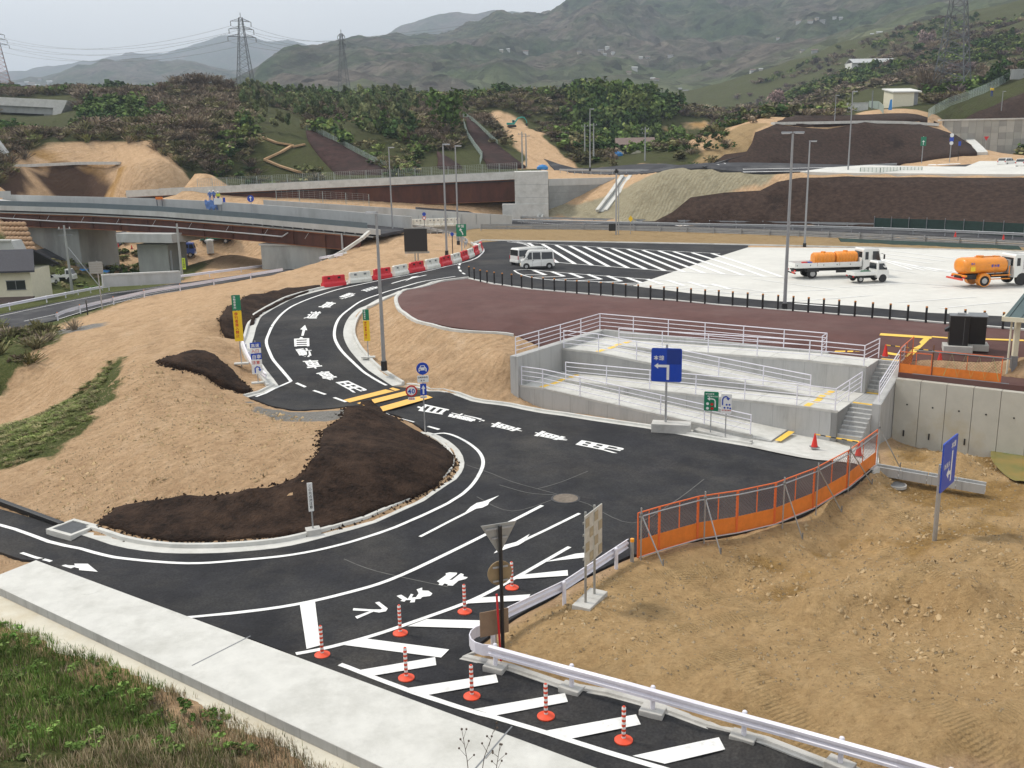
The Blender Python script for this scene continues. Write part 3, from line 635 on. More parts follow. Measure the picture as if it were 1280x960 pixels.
mb = MB(); strip(mb, [(72,399.8),(134,381.8),(188,369.9),(238,362)], .15, OFF); strip(mb, [(30,402),(80,391),(134,378),(225,361)], .13, OFF); strip(mb, [(0,395.5),(67,381),(134,368),(215,357)], .13, OFF); strip(mb, [(80,391.5),(92,388.2)], .4, OFF, sm=False)
tag(mb.build('lane_line', WHITE), kind='structure')
mb = MB()
for y in (211, 215): strip(mb, [(740,y+2.2),(930,y+.5),(1040,y-1)], .2, .03, sm=False, res=6)
strip(mb, [(1160,206.5),(1200,205)], .8, .03, sm=False); strip(mb, [(620,277),(850,282.5),(1050,287),(1280,295)], .2, .03, res=6)
tag(mb.build('lane_line', WHITE), kind='structure')
# plaza tactile paving round the stair head
mb = MB()
for q in [[(1068,440),(1074,441.2),(1107,418.5),(1101,417.6)],[(1101,417.6),(1099,420.3),(1164,424.8),(1165,422)],[(1104,443.5),(1122,446),(1125,443.2),(1107,440.6)],[(1130,447),(1138,448),(1162,425),(1155,423.6)],[(1165,423),(1185,424.6),(1185,423),(1165,421.4)],[(1226,426),(1280,427.8),(1280,425.8),(1226,424.2)],[(1043,438.8),(1066,440.6),(1067,439.2),(1044,437.4)]]: patch(mb, q, .018)
tag(mb.build('tactile_paving', TACT), kind='structure')

# ------------------------------------------------------------------ kerbs and gutters
def kerb(name, pts, side, gut=.5, ht=.16, cw=.17, m=CONCL, px=True, back=.25, res=1.2, seam=2.0):
    P = [tuple(p[:2]) for p in pts] if not px else W2(pts)
    P = densify(P, res, False); A = np.array(P); t = np.gradient(A, axis=0); t /= np.hypot(t[:, 0], t[:, 1])[:, None]+1e-9
    n = np.stack([-t[:, 1], t[:, 0]], 1)*side; z = zs(A[:, 0], A[:, 1]); mb = MB()
    prof = [(-.02, -.3), (-.02, .042), (gut, .05), (gut+.03, .05+ht), (gut+.03+cw, .05+ht), (gut+.05+cw, -back), (gut*.5, -.35)]
    rings = [[Vector((a[0]+q[0]*d, a[1]+q[1]*d, zz+h)) for d, h in prof] for a, q, zz in zip(A, n, z)]
    L = np.concatenate([[0], np.cumsum(np.hypot(*(np.diff(A, axis=0).T)))])
    i = 0
    while i < len(rings)-1:
        j = min(len(rings)-1, i+2); mb.loft(rings[i:j+1]); 
        if j < len(rings)-1:
            pass
        i = j
    o = mb.build(name, m); tag(o, kind='structure'); return o
kerb('kerb', OUT_S, 1, .5); kerb('kerb', list(reversed(IN_S)), 1, .62)
kerb('kerb', MND_S, 1, .42, .14)
kerb('kerb', [tuple(p) for p in smooth(RIGHT[:8], 3)], 1, .22, .1, .16)
kerb('kerb', RIGHT[7:], 1, .2, .02, .5)
kerb('kerb', [(311,497,-2.55),(330,490,-2.52),(348,483,-2.5)], 1, .25, .1, .15)
kerb('kerb', [(600,812,-3.45),(575,826,RZ),(700,862,RZ),(880,912,RZ),(1040,965,RZ),(1150,1000,RZ)], 1, .05, .05, .18, CONC_)
# white edging round the maroon plaza and under the bollards
kerb('kerb', [tuple(p) for p in smooth([(642,417.5,-.8),(592,413.6,-.6),(542,405,-.45),(508,391,-.3),(497.5,378,-.15),(499.5,368.5,-.12),(512,361,-.05),(542,353.4,0),(583,347.6,0)], 4)], 1, .02, .03, .22, CONCL, res=.7)
kerb('kerb', [(583,347.6,0),(618,355.6,0),(665,362,0),(780,372,-.1),(900,382,-.2),(1050,394,-.3),(1255,410.6,-.4),(1400,424,-.5)], -1, .02, .07, .3, CONCL, res=3)
kerb('kerb', [(595,304,0),(604,300.5,0),(640,301.5,0),(760,303.5,0),(935,307,0),(1100,310.5,0),(1290,315.5,0),(1500,324,0)], 1, .1, .08, .3, CONC_, res=4)

# ------------------------------------------------------------------ bark mulch blankets on the banks
def zmul(x, y): return np.maximum(zs(x, y), gzv(x, y))
def tn(x, y): return fbm(x*1.4, y*1.4, 60, 4)*.10
M1 = [(124,655,-3.3),(144,638,-3.25),(215,626,-3.1),(285.5,620,-3.0),(336,613,-2.9),(369.5,601,-2.75),(386,586,-2.6),(400,567.6,-2.4),(403,541,-2.25),(428,525.6,-2.2),(451,508,-2.15),(464.6,507,-2.3),(501.5,528,-2.8),(532,545,-3.3),(552,556.5,-3.4),(566,571,RZ),(568,582,RZ),(547,607,RZ),(501.5,629.5,RZ),(451,649,RZ),(414,661,RZ),(349,672,RZ),(285.5,677.5,RZ),(215,677.5,RZ),(161,668,RZ),(124,657,RZ)]
def onw(pts): return [tuple(on(p[0], p[1])[:2]) for p in pts]
M1W = [tuple(on(p[0], p[1]+(2 if 428 < p[0] < 560 and p[1] < 560 else 0))[:2]) for p in M1]
drape('mulch_bank', M1W, .09, .4, MULCH, .4, zmul, .14, tn, False)
M2 = [(198,453,-.7),(220,446,-.7),(242,439,-.7),(256,440,-.8),(269,445,-1.0),(292,465,-1.8),(314,489,-2.5),(302,491,-2.45),(262,477,-1.9),(218,462,-1.1)]
drape('mulch_bank', W2(M2), .12, .45, MULCH, .4, zmul, .2, tn, False)
M3 = [(274,401,-.7),(280,391,-.5),(285.5,384,-.35),(309,371,-.2),(353,363,-.25),(400,357.5,-.25),(395,362,-.35),(369.5,370.5,-.5),(350,380,-.7),(329,391,-.95),(314,409,-1.3),(302,421,-1.65),(289,415,-1.2),(279,408,-.85)]
drape('mulch_bank', W2(M3), .14, .5, MULCH, .4, zmul, .2, tn, False)
# the tall mulched bank behind the motorway and those above the terrace
M4 = [(800,284,-.3),(850,284.5,-.3),(1050,286.5,-.3),(1280,294.5,-.3),(1600,317,-.3),(1600,226,5.6),(1280,223,6.0),(1150,222.8,6.2),(1000,223.2,6.4),(972,231,5.6),(950,241,4.8),(905,245,4.1),(863,251,3.3)]
def onw2(pts): return [tuple(on(p[0], p[1], t0=100)[:2]) for p in pts]
drape('mulch_bank', onw2([(796,283.6),(850,283.6),(950,284),(1050,285.6),(1160,289),(1275,294)])+W2([(1600,317,-.3),(1600,226,5.6)])+onw2([(1275,224.6),(1150,224.4),(1060,224.2),(1000,224.2),(972,231),(950,240),(905,244),(863,250)]), .3, 3, MULCHF, .8, zmul, .5, None, False)
def D3(pts): return [tuple(aty(*p)[:2]) for p in pts]
M5 = [(884,211,200),(905,193,206),(935,191,209),(938,166,214),(970,158,217),(1080,158,221),(1160,158,226),(1195,172,228),(1222,194,230),(1130,206,206),(1000,212,203)]
M5 = None
drape('mulch_bank', [tuple(on(p[0], p[1], t0=180)[:2]) for p in [(884,212.5),(905,197),(935,194),(942,170),(970,159),(1080,158),(1150,158),(1195,172),(1212,184),(1222,195),(1130,206),(1000,211.5)]], .5, 3, MULCHF, .8, zmul, .8, None, False)
M6 = [(970,155,220),(1080,155,224),(1160,155,230),(1160,148,239),(1080,148,234),(995,146,231)]
drape('mulch_bank', D3(M6), .5, 3, MULCHF, .8, zmul, .6, None, False)
M7 = [(1168,150,243),(1200,148.5,241),(1300,149,241),(1420,110,262),(1300,104,266),(1280,112,262),(1225,131,252)]
drape('mulch_bank', D3(M7), .5, 3, MULCHF, .8, zmul, .6, None, False)

mb = MB()
for pts in ([(583,582),(612,592),(640,603),(668,611),(697,619),(735,631)], [(596,622),(640,640),(700,622)], [(672,612),(700,604),(735,590)], [(735,631),(790,655),(840,630),(880,600)], [(700,620),(660,617),(624,607)], [(430,700),(470,715),(560,735)]): strip(mb, pts, .045, .012)
tag(mb.build('pavement_seam', mat('dusty_seam', (.12,.118,.112), .9, .3, 3, world=True)), kind='structure')
# ------------------------------------------------------------------ ground sheet with its soils
def soft(poly, w=1.0, wob=1.2, sc=.35, seed=5):
    d = pdist(_XX, _YY, poly); d = np.where(pip(_XX, _YY, poly), d, -d)
    return np.clip((d+fbm(_XX*sc, _YY*sc, seed, 4)*wob)/w*.5+.5, 0, 1)
_fade = np.clip((_YY-118)/25, 0, 1)
grass = soft(W2([(150,447,-1.1),(60,505,-3),(0,530,-4),(-80,560,-5),(-80,600,-4),(0,590,-3.3),(60,562,-2.7),(110,520,-1.9),(150,470,-1.1)]), .9, 1.5, .6)
grass = np.maximum(grass, soft(W2([(-80,395,-5),(0,405,-4.7),(30,412,-4),(80,425,-2.4),(70,440,-2.2),(0,470,-2.6),(-90,500,-3)]), 1.0, 1.0, .5, 6))
grass = np.maximum(grass, soft([(-40, 4), (-4.2, 16.5), (-9, 21), (-14.3, 24.8), (-40, 40)], .6, .8, .8, 7)*np.where(fbm(_XX*.25, _YY*.25, 12, 3) > -.25, .9, .3))
gravel = soft(W2([(308,501,-2.5),(340,512,-2.6),(372,518,-2.7),(415,515,-2.8),(440,511,-2.7),(452,510,-2.3),(420,533,-2.3),(385,534,-2.3),(340,530,-2.35),(322,517,-2.4)]), .3, .4, 1.2, 8)
gravel = np.maximum(gravel, .75*soft(W2([(60,420,-2),(140,408,-1.5),(130,400,-2.3),(60,408,-3)]), 1.0, 1.0, .5, 9))
_dirt = W2([(600,815,-3.4),(790,696,RZ),(975,656,RZ),(1040,627,RZ),(1095,585,-3.5),(1126,548,-4.2),(1400,580,-4.4),(1500,1000,-3),(1040,970,RZ),(700,865,RZ)])
site = soft(_dirt, .8, .6, .6, 10)
wet = site*np.clip((-_zz-3.6+fbm(_XX*.45, _YY*.45, 13, 4)*1.1)*.9, 0, .8)
clay = .4*site*np.clip((fbm(_XX*.22, _YY*.35, 14, 4)-.12)*5, 0, 1)*np.clip((-_zz-3.2)*1.5, 0, 1)
gold = soft(W2([(560,279,-.3),(595,305,0),(640,301,0),(760,303,0),(1000,308,0),(1400,318,0),(1400,306,-.3),(1050,294,-.3),(850,287,-.3),(620,281,-.3)]), 1.5, .5, .3, 15)
stone = soft([tuple(aty(*p)[:2]) for p in [(650,272,166),(700,268,165),(790,275,150),(870,250,150),(960,238,150),(1000,223,160),(820,221,160),(690,224,170)]], 1.5, 1.5, .2, 16)
def onq(pts): return [tuple(on(a_, b_, t0=180)[:2]) for a_, b_ in pts]
olive = np.clip((_YY-228-6*fbm(_XX*.05, _YY*.05, 18, 3))/8, 0, 1)*(1-((_XX/np.maximum(_YY, 1) > .36) & (_YY < 246) & (_YY > 0)))
_soil1 = soft([tuple(on(a_, b_, t0=150)[:2]) for a_, b_ in [(20,204),(58,178),(120,176),(182,178),(215,192),(250,221),(200,236),(140,238),(0,236)]], 2.5, 3, .12, 17)
_soil1 = np.maximum(_soil1, soft(onq([(130,205),(180,195),(215,192),(262,222),(215,240),(120,241)]), 2, 2, .12, 27))
olive = np.maximum(olive, soft(onq([(716,200),(760,190),(830,172),(872,190),(862,210),(716,211)]), 3, 3, .1, 28)*.9)
olive = np.maximum(olive, np.clip((_YY-np.where(_XX/np.maximum(_YY, 1) < -.30, 207, 186))/5, 0, 1)*(_XX/np.maximum(_YY, 1) < .035)*(_YY > 0)*(1-_soil1))
fl = soft([tuple(aty(*p)[:2]) for p in [(-300,260,150),(0,240,184),(140,246,183),(240,240,180),(205,205,206),(200,190,216),(20,190,216),(-300,200,210)]], 3, 3, .08, 19)
cutq = soft(onq([(608,141),(640,144),(658,152),(682,172),(703,192),(710,211),(650,212),(655,196),(645,178),(622,158)]), 2, 3, .1, 20)
quarry = soft(onq([(822,165),(885,165),(885,152),(822,152)]), 6, 6, .05, 21)
olive = olive*(1-np.maximum(cutq, quarry))
redb = soft(onq([(-60,216),(0,214),(80,211),(150,208.5),(142,232),(60,236),(-60,238)]), 1.5, 2, .15, 22)
mtn_gold = soft([tuple(aty(*p)[:2]) for p in [(870,213,199),(935,191,207),(938,166,214),(968,156,219),(930,164,226),(880,200,212),(840,214,204)]], 2, 2, .1, 24)
ochre = np.clip(fbm(_XX*.12, _YY*.2, 25, 4)*2, 0, 1)*np.clip((_YY-150)/20, 0, 1)*(1-olive)
veg_left = np.clip((_YY-60)/10, 0, 1)*np.clip((-_XX-38-.02*_YY)/6, 0, 1)*np.clip((150-_YY)/10, 0, 1)
V_ = np.stack([_XX.ravel(), _YY.ravel(), GZ.ravel()], 1)
nx, ny = len(GX), len(GY); ii = np.arange(nx-1)[None, :]+np.arange(ny-1)[:, None]*nx; ii = ii.ravel()
Q_ = np.stack([ii, ii+1, ii+nx+1, ii+nx], 1)
def rgba(*a): return np.stack([np.clip(k, 0, 1).ravel() for k in a]+[np.ones(np.size(a[0]))]*(4-len(a)), 1)
gm = bpy.data.materials.new('bare_ground'); N, L = nodes_of(gm); B = N['Principled BSDF']; B.inputs['Roughness'].default_value = .95; B.inputs['Specular IOR Level'].default_value = .15
G = N.new('ShaderNodeNewGeometry')
def noise(sc, det=6, ro=.65, vec=None, dist=0):
    n = N.new('ShaderNodeTexNoise'); n.inputs['Scale'].default_value = sc; n.inputs['Detail'].default_value = det; n.inputs['Roughness'].default_value = ro; n.inputs['Distortion'].default_value = dist
    L.new(vec or G.outputs['Position'], n.inputs['Vector']); return n.outputs['Fac']
def rmp(fac, stops):
    n = N.new('ShaderNodeValToRGB'); ramp(n, stops); L.new(fac, n.inputs['Fac']); return n.outputs['Color']
def mixc(f, a, b):
    n = N.new('ShaderNodeMix'); n.data_type = 'RGBA'; L.new(f, n.inputs['Factor']); L.new(a, n.inputs['A']); L.new(b, n.inputs['B']); return n.outputs['Result']
def attr(nm):
    a = N.new('ShaderNodeAttribute'); a.attribute_name = nm; s = N.new('ShaderNodeSeparateColor'); L.new(a.outputs['Color'], s.inputs['Color']); return s.outputs
def sharp(f, nf, k=.5):
    m = N.new('ShaderNodeMath'); m.operation = 'MULTIPLY_ADD'; L.new(nf, m.inputs[0]); m.inputs[1].default_value = k; m.inputs[2].default_value = -k/2
    a = N.new('ShaderNodeMath'); a.operation = 'ADD'; L.new(f, a.inputs[0]); L.new(m.outputs[0], a.inputs[1])
    r = N.new('ShaderNodeMapRange'); r.inputs['From Min'].default_value = .38; r.inputs['From Max'].default_value = .62; L.new(a.outputs[0], r.inputs['Value']); return r.outputs['Result']
n_big = noise(.22, 8, .7); n_mid = noise(1.6, 8, .7); n_fin = noise(11, 6, .75); n_grit = noise(30, 3, .6)
mp = N.new('ShaderNodeMapping'); mp.inputs['Scale'].default_value = (.8, .25, 1.2); mp.inputs['Rotation'].default_value = (0, 0, .5); L.new(G.outputs['Position'], mp.inputs['Vector'])
n_str = noise(1.3, 7, .7, mp.outputs['Vector'])
tan = mixc(n_big, rmp(n_mid, [(.25, (0.431,0.273,0.150)), (.5, (0.599,0.403,0.235)), (.78, (0.738,0.525,0.328))]), rmp(n_str, [(.3, (0.474,0.299,0.172)), (.55, (0.641,0.436,0.265)), (.75, (0.754,0.572,0.400))]))
tan = mixc(rmp(n_fin, [(.56, (0,)*3), (.72, (.7,)*3)]), tan, rmp(n_grit, [(.3, (0.278,0.177,0.100)), (.7, (0.780,0.614,0.429))]))
tan = mixc(rmp(n_mid, [(.30, (.6,)*3), (.40, (0,)*3)]), tan, rmp(n_fin, [(.3, (0.237,0.150,0.085)), (.7, (0.405,0.260,0.143))]))
a1 = attr('soil_a'); a2 = attr('soil_b'); a3 = attr('soil_c'); a4 = attr('soil_d')
sitec = mixc(n_big, rmp(n_mid, [(.25, (0.403,0.254,0.119)), (.5, (0.573,0.382,0.189)), (.75, (0.713,0.504,0.283))]), rmp(n_str, [(.3, (0.434,0.276,0.126)), (.7, (0.666,0.459,0.234))]))
sitec = mixc(rmp(n_fin, [(.60, (0,)*3), (.75, (.6,)*3)]), sitec, rmp(n_grit, [(.3, (0.201,0.131,0.063)), (.7, (0.682,0.520,0.329))]))
def ruts(rot, sc, seed):
    m_ = N.new('ShaderNodeMapping'); m_.inputs['Rotation'].default_value = (0, 0, rot); m_.inputs['Location'].default_value = (seed, 0, 0); L.new(G.outputs['Position'], m_.inputs['Vector']); w_ = N.new('ShaderNodeTexWave'); w_.inputs['Scale'].default_value = sc; w_.inputs['Distortion'].default_value = 3.5; w_.inputs['Detail'].default_value = 2; w_.inputs['Detail Scale'].default_value = .25; L.new(m_.outputs['Vector'], w_.inputs['Vector'])
    c_ = N.new('ShaderNodeTexWave'); c_.inputs['Scale'].default_value = 2.6; c_.inputs['Distortion'].default_value = 2; c_.bands_direction = 'Y'; L.new(m_.outputs['Vector'], c_.inputs['Vector']); a_ = rmp(w_.outputs['Fac'], [(.72, (0,)*3), (.86, (1,)*3)]); b_ = rmp(n_big, [(.44, (0,)*3), (.56, (1,)*3)])
    p_ = N.new('ShaderNodeMath'); p_.operation = 'MULTIPLY'; L.new(a_, p_.inputs[0]); L.new(b_, p_.inputs[1]); q_ = N.new('ShaderNodeMath'); q_.operation = 'MULTIPLY'; L.new(p_.outputs[0], q_.inputs[0]); L.new(c_.outputs['Fac'], q_.inputs[1]); return p_.outputs[0], q_.outputs[0]
r1a, r1b = ruts(1.05, .16, 3.0); r2a, r2b = ruts(-.35, .11, 11.0)
for r_ in (r1a, r2a):
    h_ = N.new('ShaderNodeMath'); h_.operation = 'MULTIPLY'; h_.inputs[1].default_value = .22; L.new(r_, h_.inputs[0]); sitec = mixc(h_.outputs[0], sitec, rmp(n_fin, [(.3, (0.307,0.208,0.091)), (.7, (0.461,0.325,0.159))]))
c = mixc(sharp(a2['Red'], n_mid), tan, sitec)
c = mixc(sharp(a2['Blue'], n_mid), c, rmp(n_fin, [(.3, (0.575,0.305,0.091)), (.7, (0.735,0.429,0.142))]))
c = mixc(sharp(a2['Green'], n_mid, .8), c, rmp(n_mid, [(.3, (0.271,0.168,0.066)), (.6, (0.447,0.283,0.111)), (.8, (0.575,0.352,0.129))]))
c = mixc(sharp(a1['Green'], n_fin), c, rmp(n_fin, [(.3, (.20,.19,.17)), (.7, (.36,.35,.33))]))
c = mixc(sharp(a3['Green'], n_mid, .3), c, rmp(n_mid, [(.3, (.30,.26,.17)), (.7, (.42,.38,.27))]))
c = mixc(sharp(a3['Red'], n_mid, .3), c, rmp(n_mid, [(.3, (.34,.23,.11)), (.7, (.43,.31,.17))]))
c = mixc(sharp(a4['Blue'], n_big, .5), c, rmp(n_mid, [(.3, (.42,.24,.08)), (.7, (.52,.33,.15))]))
n_veg = noise(.09, 8, .75)
c = mixc(sharp(a3['Blue'], n_big, .4), c, mixc(n_veg, rmp(n_mid, [(.3, (.035,.042,.016)), (.7, (.085,.088,.035))]), rmp(n_big, [(.3, (.06,.05,.028)), (.55, (.085,.10,.03)), (.75, (.075,.055,.035))])))
c = mixc(sharp(a4['Red'], n_big, .3), c, rmp(n_big, [(.3, (.08,.045,.030)), (.7, (.12,.075,.05))]))
c = mixc(sharp(a1['Red'], n_mid, .9), c, rmp(n_fin, [(.25, (.045,.060,.018)), (.5, (.10,.12,.035)), (.75, (.20,.17,.08))]))
_mm = N.new('ShaderNodeMix'); _mm.data_type = 'RGBA'; _mm.blend_type = 'MULTIPLY'; _mm.inputs['Factor'].default_value = 1; L.new(c, _mm.inputs['A'])
n_v = noise(5.5, 10, .8); L.new(rmp(n_v, [(.30, (.50,.47,.43)), (.44, (.92,.91,.89)), (.56, (1.02,1.02,1.02)), (.72, (1.34,1.34,1.32))]), _mm.inputs['B']); c = _mm.outputs['Result']
L.new(c, B.inputs['Base Color'])
wv = N.new('ShaderNodeTexWave'); wv.inputs['Scale'].default_value = 1.1; wv.inputs['Distortion'].default_value = 5; wv.inputs['Detail'].default_value = 4; wv.inputs['Detail Scale'].default_value = .6; mp2 = N.new('ShaderNodeMapping'); mp2.inputs['Rotation'].default_value = (0, 0, 1.2); mp2.inputs['Scale'].default_value = (1, .35, .5); L.new(G.outputs['Position'], mp2.inputs['Vector']); L.new(mp2.outputs['Vector'], wv.inputs['Vector'])
bp = N.new('ShaderNodeBump'); bp.inputs['Distance'].default_value = .30; bp.inputs['Strength'].default_value = 1
ad = N.new('ShaderNodeMath'); ad.operation = 'MULTIPLY_ADD'; L.new(n_fin, ad.inputs[0]); ad.inputs[1].default_value = .55; L.new(n_mid, ad.inputs[2]); ad2 = N.new('ShaderNodeMath'); ad2.operation = 'MULTIPLY_ADD'; L.new(wv.outputs['Fac'], ad2.inputs[0]); ad2.inputs[1].default_value = .22
ad3 = N.new('ShaderNodeMath'); ad3.operation = 'MULTIPLY_ADD'; L.new(r1b, ad3.inputs[0]); ad3.inputs[1].default_value = .2; L.new(ad.outputs[0], ad3.inputs[2]); ad4 = N.new('ShaderNodeMath'); ad4.operation = 'MULTIPLY_ADD'; L.new(r2b, ad4.inputs[0]); ad4.inputs[1].default_value = .2; L.new(ad3.outputs[0], ad4.inputs[2]); L.new(ad4.outputs[0], ad2.inputs[2]); L.new(ad2.outputs[0], bp.inputs['Height']); L.new(bp.outputs['Normal'], B.inputs['Normal'])
go = big_mesh('ground', V_, Q_, gm, smooth=True, attr={'soil_a': rgba(np.maximum(grass, veg_left), gravel, veg_left), 'soil_b': rgba(site, wet, clay), 'soil_c': rgba(np.maximum(gold, mtn_gold)*(1-0), stone, olive), 'soil_d': rgba(redb, fl, np.maximum(ochre*fl, np.maximum(quarry, 0)))})
tag(go, kind='structure')
# gravel chips, clods and stones lying about
def stones(name, pts, smin, smax, m):
    v = []; f = []; base = np.array([(1,0,-.3),(-.5,.87,-.3),(-.5,-.87,-.3),(0,0,.7),(.5,.3,.45),(-.5,.3,.4)])
    fc = np.array([(0,1,3),(1,2,3),(2,0,3),(0,1,4),(1,2,5),(0,4,3)])
    for k, (x, y) in enumerate(pts):
        s = smin+(smax-smin)*random.random()**3; a = random.random()*6.3; R = np.array([[math.cos(a), -math.sin(a), 0], [math.sin(a), math.cos(a), 0], [0, 0, 1]])
        v.append((base*(1+.4*RNG.normal(size=base.shape))*s) @ R.T+np.array([x, y, gz(x, y)+s*.15])); f.append(fc+6*k)
    o = big_mesh(name, np.concatenate(v), np.concatenate(f), m); tag(o, kind='stuff'); return o
def inside(poly, n, keep=None):
    B_ = np.array(poly); out = []; it_ = 0
    while len(out) < n and it_ < 150:
        it_ += 1
        x = RNG.uniform(B_[:, 0].min(), B_[:, 0].max(), 4000); y = RNG.uniform(B_[:, 1].min(), B_[:, 1].max(), 4000)
        ok = pip(x, y, poly)
        if keep: ok &= keep(x, y)
        out += list(zip(x[ok], y[ok]))
    return out[:n]
STN = mat('loose_stone', (.33,.25,.15), .95, .45, 1.5, world=True)
def _kp(x, y):
    k = np.ones(x.shape, bool)
    for P_ in PAVED+[STRUCT]: k &= ~pip(x, y, P_)
    return k
stones('loose_stones', inside([p for p in _dirt if p[0] < 60][:6]+[(26, 45), (30, 30), (16, 18)], 9000, _kp), .012, .07, STN)
stones('loose_stones', inside(W2([(100,667,RZ),(20,640,-3.4),(145,455,-1.1),(300,500,-2.5),(410,540,-2.3),(330,612,-2.9)]), 4200, _kp), .012, .06, STN)

def rimpts(poly, n, spread):
    B_ = np.array(densify(poly, .25)); k = RNG.integers(0, len(B_), n); return [tuple(q) for q in B_[k]+RNG.normal(0, spread, (n, 2))]
def kept(pts):
    a_ = np.array(pts); ok = _kp(a_[:, 0], a_[:, 1]); return [tuple(p) for p in a_[ok]]
stones('mulch_crumbs', kept(rimpts(M1W, 2600, .16)+rimpts(W2(M2), 900, .14)+rimpts(W2(M3), 900, .14)), .03, .12, MULCH)

def clods(poly, n, smin, smax, thr):
    return inside(poly, n, lambda x, y: _kp(x, y) & (fbm(x*.35, y*.35, 133, 4) > thr))
CL1 = inside([p for p in _dirt if p[0] < 60][:6]+[(26, 45), (30, 30), (16, 18)], 2600, lambda x, y: _kp(x, y) & (fbm(x*.35, y*.35, 133, 4) > .12))
CL2 = inside(W2([(100,667,RZ),(20,640,-3.4),(145,455,-1.1),(300,500,-2.5),(410,540,-2.3),(330,612,-2.9)]), 2600, lambda x, y: _kp(x, y) & (fbm(x*.5, y*.5, 134, 4) > .08))
stones('soil_clods', CL1[:2200]+CL2[:1100], .025, .125, mat('soil_clod', (.46,.33,.18), .95, .3, 2, world=True))
# ------------------------------------------------------------------ the near retaining wall below the viewpoint
WZ = -2.4
far_e = [at(45, 700, WZ), at(750, 961, WZ), at(1300, 1165, WZ)]; near_e = [at(-20, 725.6, WZ), at(480, 960, WZ), at(900, 1157, WZ)]
t = thing('retaining_wall', 'broad pale concrete retaining wall with a flat slab top along the near road edge', 'wall', far_e[1])
ox, oy, oz = far_e[1]
mb = MB(); pl = [(p.x-ox, p.y-oy) for p in far_e]+[(p.x-ox, p.y-oy) for p in reversed(near_e)]; mb.prism(pl, -.27, 0); mb.build('cap_slab', CONCL, t, bevel=.015)
mb = MB(); d = (far_e[1]-far_e[0]).normalized(); nn = Vector((d.y, -d.x, 0))
q = [far_e[0]-nn*.06+d*.1, far_e[2]-nn*.06]; 
mb.prism([(p.x-ox+nn.x*.14, p.y-oy+nn.y*.14) for p in q]+[(p.x-ox+nn.x*.6, p.y-oy+nn.y*.6) for p in reversed(q)], -2.2, -.272); mb.build('wall_face', CONCW, t)
for q0, q1 in (((240,832),(313,795)), ((560,1000),(640,908))):
    mb = MB(); a = at(*q0, WZ); b = at(*q1, WZ); mb.bar((a.x-ox, a.y-oy, .003), (b.x-ox, b.y-oy, .003), .035, .006); mb.build('joint', STEELD, t)
mb = MB(); a = at(113, 737, WZ); mb.cyl((a.x-ox, a.y-oy, 0), (a.x-ox, a.y-oy, .004), .34, n=28); mb.build('patch', CONCL, t)
mb = MB(); pr_ = [near_e[0]+nn*.001, near_e[2]+nn*.001]; mb.loft([[p-far_e[1]+nn*a_+Vector((0,0,z_)) for a_, z_ in ((0,-.268),(.004,-.268),(.004,-.012),(0,-.012))] for p in pr_]); mb.build('front_shade_strip', CONCW, t)  # thin strip over the slab front, its darker concrete standing in for shade
SANDC = mat('sandy_concrete', (.60,.565,.47), .9, .08, 1.5, .004, 60, world=True, dirt=(.52,.46,.34), dscale=.5)
lo = [at(-60, 738, WZ), at(0, 735, WZ), at(480, 960, WZ), at(900, 1157, WZ)]
pl = [(p.x-nn.x*.02, p.y-nn.y*.02) for p in lo]+[(p.x+nn.x*2.6, p.y+nn.y*2.6) for p in reversed(lo)]
mb = MB(); mb.prism(pl, -3.1, -2.68); tag(mb.build('footpath', SANDC), kind='structure')

# ------------------------------------------------------------------ ramp and stairs structure
FB, L1, L2, L3, BK = 1.9, 4.2, 6.5, 8.8, 11.4
zb, zA, zB, zC, zT = -3.5, -2.6, -2.2, -1.2, -.8
t = thing('access_ramp', 'grey concrete switchback ramp with four sloping runs and white railings', 'ramp', LP(8, 1.9, -3.5))
RO3 = LP(8, 1.9, -3.5)
def lp(a, b, z=0):
    v = LP(a, b, z)-RO3; return (v.x, v.y)
def run(name, pts, b0, b1, m=CONC_, zbot=-4.3, parent=t, top=None):
    """A block whose top follows pts = [(a, z), ...] between b0 and b1."""
    mb = MB(); prof = [(a, z) for a, z in pts]
    rings = []
    for a, z in prof:
        p0 = LP(a, b0, z)-RO3; p1 = LP(a, b1, z)-RO3; q0 = LP(a, b0, zbot)-RO3; q1 = LP(a, b1, zbot)-RO3
        rings.append([p0, p1, q1, q0])
    mb.loft(rings); return mb.build(name, m, parent)
run('ramp_run', [(-.7, zA), (.9, zA), (14.6, zb+.02)], FB, L1-.004, CONCW)
run('ramp_run', [(-.7, zA+.002), (.9, zA+.002), (15, zB), (17.1, zB)], L1, L2-.004, CONCW)
run('ramp_run', [(-.7, zC), (1.9, zC), (15, zB+.002), (17.1, zB+.002)], L2, L3-.004, CONCW)
run('ramp_run', [(-.7, zC+.002), (1.9, zC+.002), (14, zT), (17.1, zT)], L3, BK-.004, CONCW)
mb = MB()
